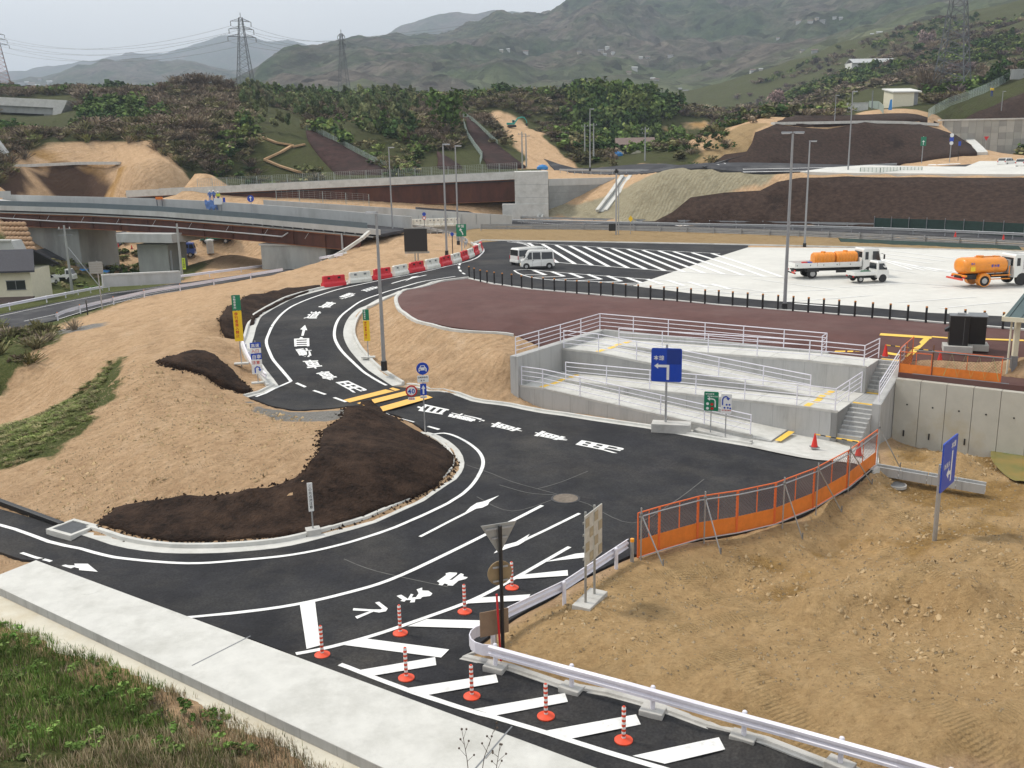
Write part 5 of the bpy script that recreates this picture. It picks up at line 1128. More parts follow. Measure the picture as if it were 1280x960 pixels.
# flexible lane posts
PSTR = bpy.data.materials.new('red_white_bands'); N, L = nodes_of(PSTR); B = N['Principled BSDF']; tc = N.new('ShaderNodeTexCoord'); sp = N.new('ShaderNodeSeparateXYZ'); L.new(tc.outputs['Object'], sp.inputs[0])
mm = N.new('ShaderNodeMath'); mm.operation = 'MULTIPLY'; mm.inputs[1].default_value = 7.5; L.new(sp.outputs['Z'], mm.inputs[0]); fr = N.new('ShaderNodeMath'); fr.operation = 'FRACT'; L.new(mm.outputs[0], fr.inputs[0])
gt = N.new('ShaderNodeMath'); gt.operation = 'GREATER_THAN'; gt.inputs[1].default_value = .5; L.new(fr.outputs[0], gt.inputs[0]); mx = N.new('ShaderNodeMix'); mx.data_type = 'RGBA'; L.new(gt.outputs[0], mx.inputs['Factor']); mx.inputs['A'].default_value = (.66,.06,.015,1); mx.inputs['B'].default_value = (.78,.76,.74,1); L.new(mx.outputs['Result'], B.inputs['Base Color']); B.inputs['Roughness'].default_value = .45
VERM = mat('vermilion_rubber', (.74,.075,.025), .5, .08, 5)
POSTS = [((403,823), 'by the white stop bar'), ((500.5,796), 'at the bend of the hatch left of the lettering end'), ((581,769), 'below the last big road character'), ((640,739), 'beside the black sign pole'), ((508,852), 'on the first lower hatch bar'), ((590,875), 'between the first two lower hatch bars'), ((682.5,900), 'on the lower hatch near the second footing'), ((779.5,930), 'closest to the bottom edge of the hatched lane')]
fp = None
for (x, y), where in POSTS:
    p = onp(x, y-3); p.z += .03; lab = 'red and white lane post '+where
    if fp is None:
        fp = thing('lane_post', lab, 'lane post', p, group='red and white flexible posts on the hatched lane')
        mb = MB(); mb.lathe([(.001,0),(.23,0),(.23,.03),(.12,.07),(.06,.085),(.001,.085)], n=18); mb.build('base', VERM, fp, smooth=True)
        mb = MB(); mb.lathe([(.052,.08),(.052,.92),(.03,.95),(.001,.95)], n=12); mb.build('post', PSTR, fp, smooth=True)
    else: dup(fp, p, 0, lab)
# traffic cones
def cone(label, p, grp='red traffic cones'):
    r = thing('traffic_cone', label, 'traffic cone', p, group=grp); mb = MB(); mb.lathe([(.001,.03),(.16,.03),(.03,.7),(.001,.71)], n=16); mb.build('cone', mat('cone_red', (.66,.03,.02), .45, .08, 5), r, smooth=True); mb = MB(); mb.box((0,0,.018), (.4,.4,.036)); mb.build('base', STEELD, r, bevel=.01); return r
c1 = at(1018, 559, -3.45); c2 = at(1073, 570, -3.45); c3 = LP(17.2, 12.1, -.76); c4 = LP(20.1, 11.9, -.8)
cone('red traffic cone on the pavement by the lowest yellow strip', c1); cone('red traffic cone behind the orange net in front of the stairs', c2); cone('red traffic cone at the left of the stair head', c3); cone('red traffic cone at the stair head behind the pit fence', c4)
YB = bpy.data.materials.new('yellow_black_bands'); N, L = nodes_of(YB); B = N['Principled BSDF']; tc = N.new('ShaderNodeTexCoord'); sp = N.new('ShaderNodeSeparateXYZ'); L.new(tc.outputs['Object'], sp.inputs[0]); mm = N.new('ShaderNodeMath'); mm.operation = 'MULTIPLY'; mm.inputs[1].default_value = 2.6; L.new(sp.outputs['X'], mm.inputs[0]); fr = N.new('ShaderNodeMath'); fr.operation = 'FRACT'; L.new(mm.outputs[0], fr.inputs[0]); gt = N.new('ShaderNodeMath'); gt.operation = 'GREATER_THAN'; gt.inputs[1].default_value = .5; L.new(fr.outputs[0], gt.inputs[0]); mx = N.new('ShaderNodeMix'); mx.data_type = 'RGBA'; L.new(gt.outputs[0], mx.inputs['Factor']); mx.inputs['A'].default_value = (.75,.45,.03,1); mx.inputs['B'].default_value = (.015,.015,.015,1); L.new(mx.outputs['Result'], B.inputs['Base Color'])
for a, b, w in ((c1, c2, 'foot'), (c3, c4, 'head')):
    t = thing('cone_bar', f'yellow and black bar between two cones at the stair {w}', 'cone bar', a+UP*.66); mb = MB(); mb.cyl((0,0,0), b-a, .028, n=8); mb.build('bar', YB, t)
for k, (x, y) in enumerate(((1194,296.5),(1254,300.5))): cone(['small red traffic cone on the motorway above the tanker tank', 'small red traffic cone on the motorway above the tanker cab'][k], at(x, y, -.25), 'traffic cones on the motorway')

# ------------------------------------------------------------------ signs
BLUE = mat('sign_blue', (.006,.055,.42), .4, .05, 3); NAVY = mat('sign_blue_dark', (.006,.035,.24), .4, .05, 3); GREEN = mat('sign_green', (.005,.19,.095), .4, .05, 3); SWHITE = mat('sign_white', (.78,.78,.76), .4, .03, 4); SRED = mat('sign_red', (.55,.015,.02), .4, .05, 4); SYEL = mat('sign_yellow', (.85,.56,.02), .4, .05, 4); ALU = mat('sign_back', (.36,.36,.34), .45, .1, 6, metal=.5)
def rrect(w, h, r=.06, n=4):
    out = []
    for cx, cy, a0 in ((w/2-r, h/2-r, 0), (-w/2+r, h/2-r, 90), (-w/2+r, -h/2+r, 180), (w/2-r, -h/2+r, 270)):
        out += [(cx+r*math.cos(math.radians(a0+90*k/n)), cy+r*math.sin(math.radians(a0+90*k/n))) for k in range(n+1)]
    return out
def circ(r, n=24): return [(r*math.cos(2*PI*k/n), r*math.sin(2*PI*k/n)) for k in range(n)]
X_ = Vector((1,0,0)); Z_ = Vector((0,0,1)); FR = Vector((0,-1,0))       # boards face local -Y
def plate(r, name, poly, c, m, y=-.06, t=.03, parent=None):
    mb = MB(); mb.slab(poly, Vector((c[0], y, c[1])), X_, Z_, t); return mb.build(name, m, parent or r)
def decal(polys, m, y, parent, name='symbol'):
    mb = MB()
    for p in polys: mb.slab(p, Vector((0, y, 0)), X_, Z_, .004)
    return mb.build(name, m, parent)
def words_on(text, o, size, m, y, parent, bold=.02, vertical=False, adv=None):
    mb = MB(); write(mb, text, Vector((o[0], y, o[1])), X_, Z_, size, bold, vertical=vertical, adv=adv); return mb.build('lettering', m, parent)
def arrowpoly(pts, w, hw, hl):
    """Polyline arrow outline with a triangular head at the end."""
    P = [Vector((p[0], p[1])) for p in pts]; d = (P[-1]-P[-2]).normalized(); tip = P[-1].copy(); P[-1] = P[-1]-d*hl
    l, r = [], []
    for i, p in enumerate(P):
        a = (P[i]-P[i-1]).normalized() if i else (P[1]-P[0]).normalized(); b = (P[i+1]-P[i]).normalized() if i < len(P)-1 else a
        n = Vector((-(a+b).y, (a+b).x)).normalized(); k = w/2/max(.5, n.dot(Vector((-a.y, a.x)))); l.append(p+n*k); r.append(p-n*k)
    n = Vector((-d.y, d.x))
    return [tuple(v) for v in l]+[tuple(P[-1]+n*hw), tuple(tip), tuple(P[-1]-n*hw)]+[tuple(v) for v in reversed(r)]
def spole(r, x, h, rad=.04, m=GALV, z0=-.2, y=0):
    mb = MB(); mb.cyl((x, y, z0), (x, y, h), rad, n=9); return mb.build('pole', m, r, smooth=True)
def face(p): return math.atan2(-p.x, p.y)*.0
# big blue board
p = at(832, 527.5, -3.0); rz = math.atan2(E1.y, E1.x)*.35
t = thing('direction_sign', 'large blue direction board with a white left turn arrow in front of the ramp', 'road sign', p, math.radians(-14)); s = 46.5/1190*0+1/24.6
spole(t, 0, 4.1, .06)
bd = plate(t, 'board', rrect(1.55, 1.75, .1), (0, 3.05), BLUE, -.1)
mb = MB(); mb.slab([(.02,3.1),(.73,3.1),(.73,3.88),(.02,3.88)], Vector((0,-.134,0)), X_, Z_, .003); mb.build('dark_panel', NAVY, bd)
decal([arrowpoly([(.08,2.28),(.08,3.0),(-.62,3.0)], .13, .15, .2)], SWHITE, -.140, bd); words_on('本線', (-.66, 3.32), .27, SWHITE, -.142, bd, .012)
mb = MB(); mb.box((.3,-.05,-.29), (2.0,.8,.58)); mb.build('footing', CONC_, t, bevel=.03)
# green and white boards
p = at(888, 542.5, -3.45); t = thing('route_sign', 'green rerouting sign with white arrow and crossed out symbols', 'road sign', p, math.radians(-16)); spole(t, 0, 2.2, .03)
bd = plate(t, 'board', rrect(.72, 1.0, .05), (0, 1.75), GREEN, -.07); decal([arrowpoly([(.2,1.45),(.2,1.75),(.16,1.85),(.05,1.88),(-.2,1.88)], .06, .1, .13)], SWHITE, -.104, bd)
words_on('原付自転車', (-.29, 2.1), .085, SWHITE, -.104, bd, .02); words_on('歩行者は左側', (-.2, 1.98), .085, SWHITE, -.104, bd, .02)
for x, z in ((-.18,1.62),(.04,1.6),(-.18,1.38),(.05,1.38)): decal([[(x+a, z+b) for a, b in circ(.075, 10)]], SRED if x > 0 else SWHITE, -.104, bd); 
p2 = at(906.5, 548, -3.45); t = thing('route_sign', 'white sign with a blue turning back arrow next to the green sign', 'road sign', p2, math.radians(-16)); spole(t, 0, 2.2, .03)
bd = plate(t, 'board', rrect(.52, 1.0, .04), (0, 1.82), SWHITE, -.07); decal([arrowpoly([(-.18,1.75),(-.18,2.05),(-.12,2.16),(-.02,2.2),(.08,2.14),(.1,2.0)], .06, .1, .12)], BLUE, -.104, bd)
for x, z in ((.02,1.78),(.16,1.78),(-.08,1.62),(.08,1.62),(.2,1.6)): decal([[(x+a, z+b) for a, b in circ(.05, 9)]], BLUE, -.104, bd)
words_on('歩行者自転車', (-.22, 1.46), .075, SRED, -.104, bd, .015)
t = thing('sign_footing', 'long low concrete footing under the green and white signs', 'footing', at(903, 546.5, -3.5)); d = at(925,551,-3.5)-at(880,540,-3.5); mb = MB(); mb.box((0,0,.06), (3.3,.5,.16), math.atan2(d.y, d.x)); mb.build('block', CONC_, t, bevel=.02)
# round blue sign post on the tip of the mound
p = at(531.5, 543, RZ); t = thing('sign_post', 'sign post on the mound tip with round blue car sign and 40 limit', 'road sign', p, math.radians(8)); spole(t, 0, 3.85, .035)
bd = plate(t, 'car_disc', circ(.32), (0, 3.55), BLUE, -.08); 
def sh(poly, dx, dz): return [(a+dx, b+dz) for a, b in poly]
decal([sh([(-.2,-.16),(-.16,-.16),(-.15,-.09),(.15,-.09),(.16,-.16),(.2,-.16),(.21,.0),(.15,.07),(.10,.17),(-.10,.17),(-.15,.07),(-.21,.0)], 0, 3.55)], SWHITE, -.114, bd); decal([sh([(-.11,.07),(.11,.07),(.07,.14),(-.07,.14)], 0, 3.55), sh(circ(.035, 8), -.13, 3.52), sh(circ(.035, 8), .13, 3.52)], BLUE, -.119, bd)
bd = plate(t, 'text_plate', rrect(.58, .36, .03), (0, 3.0), SWHITE, -.08); words_on('自動車専用', (-.26, 3.05), .1, BLACK, -.114, bd, .01); words_on('軽 車', (-.12, 2.89), .09, BLACK, -.114, bd, .01)
bd = plate(t, 'one_way_plate', rrect(.32, .62, .02), (0, 2.44), BLUE, -.08); decal([arrowpoly([(0,2.2),(0,2.68)], .08, .11, .2)], SWHITE, -.114, bd)
bd = plate(t, 'lower_plate', rrect(.36, .12, .02), (0, 2.04), SWHITE, -.08); words_on('自転車を除く', (-.17, 2.02), .05, BLACK, -.114, bd, .01)
bd = plate(t, 'limit_disc', circ(.3), (-.62, 2.4), SRED, -.08); mb = MB(); mb.slab(circ(.225), Vector((-.62,-.114,2.4)), X_, Z_, .003); mb.build('disc_field', SWHITE, bd); words_on('40', (-.80, 2.27), .34, BLUE, -.121, bd, .03)
bd = plate(t, 'limit_plate', rrect(.36, .13, .02), (-.62, 1.98), SWHITE, -.08); words_on('最高速', (-.76, 1.95), .09, SRED, -.114, bd, .01); mb = MB(); mb.bar((-.62,-.03,2.5), (0,-.03,2.5), .03, .03); mb.build('arm', GALV, t)
# yellow and green upright warning signs
def upright(label, base, z, lean, a, b, hs, ws, off, base_px=None):
    p = at(*base, z); t = thing('upright_sign', label, 'road sign', p, math.radians(lean), 'upright green and yellow warning signs'); spole(t, 0, hs, .035)
    g = plate(t, 'green_plate', rrect(ws, a, .03), (0, hs-a/2), GREEN, -.07); words_on('自動車専用', (-ws*.34, hs-a*.19), a*.165, SWHITE, -.104, g, .012, True); 
    y = plate(t, 'yellow_plate', rrect(ws, b, .03), (0, hs-a-.03-b/2), SYEL, -.07); words_on(off, (-ws*.34, hs-a-.03-b*.14), min(ws*.62, b*.115), SRED, -.104, y, .02, True)
    mb = MB(); mb.box((0,0,.04), (.9,.35,.1)); mb.build('foot', CONCL, t, bevel=.02)
upright('leaning green and yellow upright sign on the outer bank by the short guard rail', (302,455), -1.75, 12, .95, 1.9, 4.35, .52, '歩行者進入禁止')
upright('green and yellow upright sign inside the curve near the street lamp', (460.5,447), -2.1, 0, .7, 1.35, 3.2, .4, '歩行者進入禁止')
# blue and white plates behind the short guard rail
p = at(323, 479, -2.4); t = thing('sign_post', 'post with stacked blue and white plates above the short guard rail', 'road sign', p, math.radians(15)); spole(t, 0, 2.6, .03); zc = 2.5
for nm, hh, m, tx, mc in (('blue_plate', .32, BLUE, '高速', SWHITE), ('white_plate', .3, SWHITE, '入口', SRED), ('blue_plate', .36, BLUE, '自専', SWHITE), ('white_plate', .3, SWHITE, '注意', SRED), ('white_plate', .55, SWHITE, '↱', BLUE)):
    bd = plate(t, nm, rrect(.62, hh, .03), (0, zc-hh/2), m, -.06)
    if tx == '↱': decal([arrowpoly([(-.12,zc-.48),(-.12,zc-.2),(.0,zc-.1),(.14,zc-.16),(.16,zc-.4)], .07, .1, .13)], BLUE, -.094, bd)
    else: words_on(tx, (-.26, zc-hh*.85), hh*.75, mc, -.094, bd, .015)
    zc -= hh+.02
mb = MB(); mb.box((0,0,.04), (.8,.35,.1)); mb.build('foot', CONCL, t, bevel=.02)
# blue board with long arrow at the right (seen almost edge on)
p = on(1168, 676); t = thing('direction_sign', 'tilted blue board seen nearly edge on with a white arrow above the bare dirt', 'road sign', p, math.radians(-66)); spole(t, 0, 3.0, .085, GALV)
t.rotation_euler = (0, 0, math.radians(50)); 
bd = plate(t, 'board', rrect(1.75, 1.9, .06), (.35, 3.0), BLUE, -.14, .05); decal([arrowpoly([(.62,2.25),(.62,3.45)], .13, .02, .02), arrowpoly([(.62,2.62),(.05,2.62)], .15, .22, .26)], SWHITE, -.196, bd); words_on('本線', (.42, 3.55), .28, SWHITE, -.196, bd, .015); words_on('新居浜', (-.3, 2.9), .24, SWHITE, -.196, bd, .01)
mb = MB()
for z in (2.35, 3.0, 3.65): mb.bar((-.45,-.1,z), (1.15,-.1,z), .05, .06)
mb.build('rail', ALU, t); t.rotation_euler.x = 0
# delineator on the mound face
p = at(391.5, 664, -3.35); t = thing('marker_sign', 'slim post with a narrow white lettered plate in front of the mulched mound', 'marker sign', p, math.radians(20)); spole(t, 0, 1.95, .03); bd = plate(t, 'plate', rrect(.2, 1.15, .02), (-.02, 1.42), SWHITE, -.05, .03); words_on('この先合流注意', (-.085, 1.82), .135, BLACK, -.084, bd, .01, True)
mb = MB(); mb.box((0,0,.0), (.55,.45,.25)); mb.build('foot', CONC_, t, bevel=.02)
# back of the triangular and round signs on a black pole
p = on(629, 826); t = thing('sign_post', 'black pole carrying the backs of a triangular sign, a round sign and a brown board', 'road sign', p, math.radians(200)); h = 4.05
spole(t, 0, h, .055, BLACK)
tri = plate(t, 'triangle_plate', [(-.52,h+.02),(.52,h+.02),(.03,h-.85),(-.03,h-.85)], (0, 0), ALU, -.1, .03); ds = plate(t, 'round_plate', circ(.36), (0, h-1.45), mat('sign_back_bronze', (.30,.22,.12), .5, .12, 5, metal=.3), -.1, .03)
for z, w in ((h-.1, .8), (h-.38, .46), (h-1.25, .44), (h-1.66, .44)): mb = MB(); mb.bar((-w/2,-.055,z), (w/2,-.055,z), .03, .045); mb.build('bracket', GALV, t)
plate(t, 'board', rrect(.85, .75, .01), (.2, 1.12), mat('plywood', (.24,.16,.10), .8, .15, 3), -.1, .03)
p = on(626.5, 830); t = thing('snow_pole', 'thin red pole standing beside the black sign pole', 'pole', p); mb = MB(); mb.cyl((0,0,-.2), (-.08,0,2.1), .03, n=8); mb.build('pole', SRED, t)
# double panel of reflective squares seen from behind
p = (on(732, 758)+on(743, 748))/2; q = on(743, 748)-on(732, 758); rz = math.atan2(q.y, q.x)
t = thing('chevron_board', 'two narrow metal panel boards seen from behind on twin posts with concrete feet', 'road sign', p, rz)
hl = Vector((q.x, q.y)).length/2; SQ = mat('bare_metal_panel', (.55,.55,.51), .4, .15, 6, metal=.3); SQB = mat('bronze_squares', (.37,.31,.21), .5, .2, 8)
for s, nm in ((-1, 'a'), (1, 'b')):
    spole(t, s*hl, 3.15, .04, ALU); mb = MB(); mb.box((s*hl,0,.02), (.72,.62,.22)); mb.build('foot', CONC_, t, bevel=.02)
    bd = plate(t, 'panel', rrect(hl*1.85, 1.65, .01), (s*hl*.98, 2.3), SQ, -.1, .03); mb = MB()
    for k in range(4):
        for j in range(2): 
            if (k+j) % 2: mb.box((s*hl*.98+(j-.5)*hl*.9, -.138, 1.68+k*.4), (hl*.8, .012, .3))
    mb.build('squares', SQB, bd); mb = MB()
    for k in range(4): mb = MB(); mb.bar((s*hl*.98-hl*.9, -.055, 1.68+k*.4), (s*hl*.98+hl*.9, -.055, 1.68+k*.4), .03, .06); mb.build('slat', ALU, t)
# big black covered board
p = at(521, 326.5, -.1); t = thing('covered_sign', 'large square black covered board on a short truss foot at the gore', 'sign board', p, math.radians(-3)); u_ = 1/12.3
bd = plate(t, 'board', rrect(30*u_, 29*u_, .04), (0, 27.5*u_), BLACK, -.12, .12); mb = MB(); mb.bar((-15*u_,0,42.5*u_), (13*u_,0,42.5*u_), .1, .16); mb.bar((-15*u_,0,11.5*u_), (17*u_,0,11.5*u_), .18, .22); mb.build('frame', ALU, t)
mb = MB()
for s in (-1, 1): mb.cyl((s*.16,0,-.1), (s*.16,0,11*u_), .07, n=8)
mb.build('leg', ALU, t)
def small(label, base, z, h, boards, rad=.045, m=GALV, cat='road sign', rz=0, name='road_sign'):
    p = at(base[0], base[1], z); t = thing(name, label, cat, p, rz); spole(t, 0, h, rad, m)
    for nm, poly, c, mm, deco in boards:
        bd = plate(t, nm, poly, c, mm, -.08)
        for pl_, dm in deco: decal([pl_], dm, -.116, bd)
    return t
u_ = 1/12.5
t = small('green exit sign with a white curved arrow at the gore', (577.5,317), 0, 41*u_, [('board', rrect(14*u_, 17*u_, .05), (0, 32.5*u_), GREEN, [(arrowpoly([(.18,26*u_),(.12,29*u_),(-.05,32*u_),(-.12,35.5*u_)], .11, .2, .25), SWHITE)])], .07); words_on('本線', (-.4, 36.5*u_), .36, SWHITE, -.116, t.children[-1], .012)
small('small blue round sign on a dark post right of the black board', (566,318.5), 0, 29*u_, [('disc', circ(.2), (0, 28.5*u_), BLUE, [])], .05, BLACK)
small('post with a small blue sign and red ringed sign above the black board', (531,290), .1, 2.75, [('blue_plate', circ(.27), (0, 2.55), BLUE, []), ('ring_plate', circ(.26), (0, 2.0), SRED, [([(a, b+2.0) for a, b in circ(.17)], SWHITE)])], .05, STEELD)
small('yellow diamond sign on the far verge beside the camera mast', (788,293), -.2, 2.3, [('diamond', [(0,-.45),(.32,0),(0,.45),(-.32,0)], (0, 2.1), SYEL, [])], .04)
t = small('tall camera mast with a black box on the motorway verge', (770,293), -.2, 8.2, [], .11, GALV, 'mast', name='camera_mast'); mb = MB(); mb.box((-.55,0,1.0), (.9,.5,1.0)); mb.build('box', BLACK, t, bevel=.04); mb = MB(); mb.box((0,0,8.4), (.55,.5,.35)); mb.cyl((0,0,8.2), (0,0,8.75), .16, n=10); mb.build('camera', BLACK, t); mb = MB(); mb.cyl((.35,.1,0), (.35,.1,6.6), .07, n=8); mb.build('conduit', GALV, t)
def smally(label, base, Y, h, boards, rad=.07, m=GALV):
    p = aty(base[0], base[1], Y); t = thing('road_sign', label, 'road sign', p); spole(t, 0, h, rad, m)
    for nm, poly, c, mm, deco in boards:
        bd = plate(t, nm, poly, c, mm, -.1)
        for pl_, dm in deco: decal([pl_], dm, -.136, bd)
smally('green fork sign in front of the dark terrace bank', (1152,203), 196, 5.1, [('board', rrect(1.1,1.75,.05), (0,4.1), GREEN, [(arrowpoly([(0,3.4),(0,4.3)],.12,.3,.3), SWHITE)])])
smally('tall post with blue square and white round sign in front of the dark terrace bank', (1187,201.5), 198, 5.4, [('round_plate', circ(.4), (0,5.1), SWHITE, []), ('blue_plate', rrect(.8,.8,.05), (0,4.3), BLUE, []), ('white_plate', circ(.38), (0,3.55), SWHITE, [])])
smally('small blue pedestrian sign on a thin dark post on the terrace', (1197.5,200.5), 200, 3.8, [('plate', rrect(.5,.85,.03), (0,3.35), BLUE, [])], .05, BLACK)
smally('red triangular stop sign in front of the grey panel wall', (1231,191), 226, 3.7, [('triangle', [(-.6,.45),(.6,.45),(0,-.5)], (0,3.2), SRED, [])], .05)
# grey back of a board at the left road
p = at(128, 388, -4.4); t = thing('road_sign', 'grey slatted back of a road sign beside the left side road', 'road sign', p, .2); spole(t, 0, 5.2, .06); bd = plate(t, 'board', rrect(1.35, 1.25, .02), (-.1, 4.5), ALU, -.1)
for k in range(5): mb = MB(); mb.bar((-.75,-.15,4.0+k*.25), (.55,-.15,4.0+k*.25), .05, .05); mb.build('slat', GALV, t)
t = thing('marker_post', 'thin black marker post beside the left side road guard rail', 'marker post', at(110, 396, -4.4)); mb = MB(); mb.cyl((0,0,-.1), (0,0,1.7), .06, n=8); mb.build('post', BLACK, t); mb = MB(); mb.box((0,0,1.55), (.16,.1,.25)); mb.build('head', STEELD, t)
# service cabinets and the toilet block roof at the right
p = at(1196, 438, -.7); t = thing('service_cabinet', 'tall black cabinet with a vent on top standing on a concrete plinth', 'cabinet', p, math.radians(-20))
mb = MB(); mb.box((0,0,1.55), (1.25,1.0,2.2)); mb.build('body', BLACK, t, bevel=.03); mb = MB(); mb.box((0,0,2.69), (1.35,1.1,.07)); mb.build('lid', STEELD, t, bevel=.02); mb = MB(); mb.box((.1,0,2.79), (.5,.35,.12)); mb.build('vent', GALV, t); mb = MB(); mb.loft([[Vector((-.626,y,z)) for y, z in ((-.3,1.45),(.3,1.45),(.3,1.8),(-.3,1.8))], [Vector((-.9,y,z)) for y, z in ((-.3,1.45),(.3,1.45),(.3,1.6),(-.3,1.6))]]); mb.build('hood', BLACK, t); mb = MB(); mb.box((0,0,.2), (1.9,1.5,.5)); mb.build('plinth', CONC_, t, bevel=.03); mb = MB(); mb.box((.3,-.503,1.55), (.02,.006,2.0)); mb.build('door_gap', STEELD, t); t.scale = (.8,.8,.76)
p = at(1219, 436, -.7); t = thing('service_cabinet', 'second black cabinet with a sloping lid behind the first', 'cabinet', p, math.radians(-20)); mb = MB(); mb.box((0,0,1.5), (1.1,1.0,2.1)); mb.build('body', BLACK, t, bevel=.03); mb = MB(); mb.loft([[Vector((x,-.56,2.56)) for x in (-.6,.6)]+[Vector((x,-.56,2.62)) for x in (.6,-.6)], [Vector((x,.56,2.68)) for x in (-.6,.6)]+[Vector((x,.56,2.74)) for x in (.6,-.6)]]); mb.build('lid', STEELD, t); mb = MB(); mb.box((0,0,.2), (1.6,1.4,.5)); mb.build('plinth', CONC_, t, bevel=.03); t.scale = (.8,.8,.74)
# toilet block
ROOF = mat('slate_roof_sheet', (.085,.125,.13), .45, .08, 2, metal=.2); CRM = mat('cream_render', (.66,.62,.48), .8, .06, 2)
p = LP(24.15, 11.2, -.7); t = thing('building', 'small cream rest building with a blue grey standing seam roof at the right edge', 'building', p)
ax, ay = E1, E2; zE, zRd = 2.85, 6.2
def bp_(a, b, z): v = ax*a+ay*b; return Vector((v.x, v.y, z))
mb = MB(); mb.loft([[bp_(-.9,-.9,zE), bp_(14,-.9,zE), bp_(14,-.9,zE+.1), bp_(-.9,-.9,zE+.1)], [bp_(.9,3.6,zRd), bp_(14,3.6,zRd), bp_(14,3.6,zRd+.1), bp_(.9,3.6,zRd+.1)], [bp_(-.9,8.1,zE), bp_(14,8.1,zE), bp_(14,8.1,zE+.1), bp_(-.9,8.1,zE+.1)]]); rf = mb.build('roof', ROOF, t)
mb = MB()
for k in range(16):
    a = -.7+k*.55; u0 = 0; mb.bar(bp_(a,-.9,zE+.12), bp_(max(a, .95),3.6,zRd+.12) if a < .9 else bp_(a,3.6,zRd+.12), .035, .05)
mb.build('seam', ROOF, rf); mb = MB(); mb.bar(bp_(-.95,-.95,zE+.0), bp_(14,-.95,zE+.0), .12, .22); mb.bar(bp_(-.95,-.95,zE+.0), bp_(-.95,8.1,zE+.0), .12, .22); mb.build('fascia', CRM, t); mb = MB(); mb.bar(bp_(.9,3.6,zRd+.18), bp_(14,3.6,zRd+.18), .35, .12); mb.build('ridge_cap', STEELD, rf)
mb = MB(); mb.loft([[bp_(x,y,-.2) for x, y in ((.6,.6),(13,.6),(13,6.6),(.6,6.6))], [bp_(x,y,zE) for x, y in ((.6,.6),(13,.6),(13,6.6),(.6,6.6))]]); mb.build('wall', CRM, t)
for x, y in ((-.35,-.3),(-.35,7.2),(3.5,-.3)): mb = MB(); mb.bar(bp_(x,y,-.1), bp_(x,y,zE), .22, .22, up=(0,1,0)); mb.build('column', CRM, t); 
mb = MB(); mb.bar(bp_(-.35,-.3,-.1), bp_(-.35,-.3,.9), .26, .26, up=(0,1,0)); mb.build('column_base', STEELD, t); mb = MB(); mb.cyl(bp_(-.6,-.5,-.1), bp_(-.6,-.5,zE), .05, n=8); mb.build('downpipe', CRM, t)
# ------------------------------------------------------------------ vehicles (front towards local +X)
CARW = mat('white_car_paint', (.74,.74,.71), .3, .02, 2, coat=.5); GLASS = mat('dark_glass', (.018,.022,.026), .12, .2, 2, spec=.6); TYRE = mat('tyre_rubber', (.018,.018,.018), .85, .2, 8); RIM = mat('wheel_rim', (.40,.40,.40), .4, .1, 6, metal=.5); CHAS = mat('chassis_black', (.02,.02,.021), .7, .2, 5); TAILR = mat('tail_lamp', (.5,.01,.015), .25, .1, 5); HEADL = mat('head_lamp', (.7,.72,.72), .15, .05, 5); ORT = mat('orange_tank', (.80,.27,.02), .4, .08, 2, coat=.15, dirt=(.6,.22,.03), dscale=1.5); DIRTM = mat('underbody_dust', (.10,.08,.06), .9, .3, 4)
def wheel(r, x, y, rad, w):
    s = 1 if y > 0 else -1
    mb = MB(); mb.cyl((x, y-s*w, rad), (x, y, rad), rad, n=20); wh = mb.build('wheel', TYRE, r, bevel=.02)
    mb = MB(); mb.cyl((x, y-s*.02, rad), (x, y+s*.006, rad), rad*.62, rad*.55, n=16); mb.cyl((x, y, rad), (x, y+s*.02, rad), rad*.2, n=10); mb.build('rim', RIM, wh)
def body(r, name, prof, W, m, belt, k=.12, bev=.05):
    mb = MB(); rings = [[Vector((x, s*(W-k*max(0, z-belt)), z)) for x, z in prof] for s in (-1, 1)]
    mb.loft(rings); return mb.build(name, m, r, bevel=bev)
def swin(r, polys, W, belt, k=.12, name='side_window', parent=None):
    for p in polys:
        for s in (-1, 1):
            a = [Vector((x, s*(W-k*max(0, z-belt)+.006), z)) for x, z in p]; b = [v-Vector((0, s*.03, 0)) for v in a]
            mb = MB(); mb.loft([a, b]); mb.build(name, GLASS, r)
def ewin(r, p0, p1, w0, w1, name, out=.008, m=None):
    """Window across the car between profile points p0 and p1 (x, z), widths w0 and w1."""
    a = Vector((p0[0], 0, p0[1])); b = Vector((p1[0], 0, p1[1])); d = (b-a).normalized(); n = Vector((d.z, 0, -d.x)); n = n if n.x*(1 if a.x > 0 else -1) > 0 or abs(n.x) < .01 else -n
    c = [a+n*out+Vector((0,-w0,0)), a+n*out+Vector((0,w0,0)), b+n*out+Vector((0,w1,0)), b+n*out+Vector((0,-w1,0))]
    mb = MB(); mb.loft([c, [v-n*.03 for v in c]]); return mb.build(name, m or GLASS, r)
def bx(r, name, m, c, d, bev=.02):
    mb = MB(); mb.box(c, d); return mb.build(name, m, r, bevel=bev)
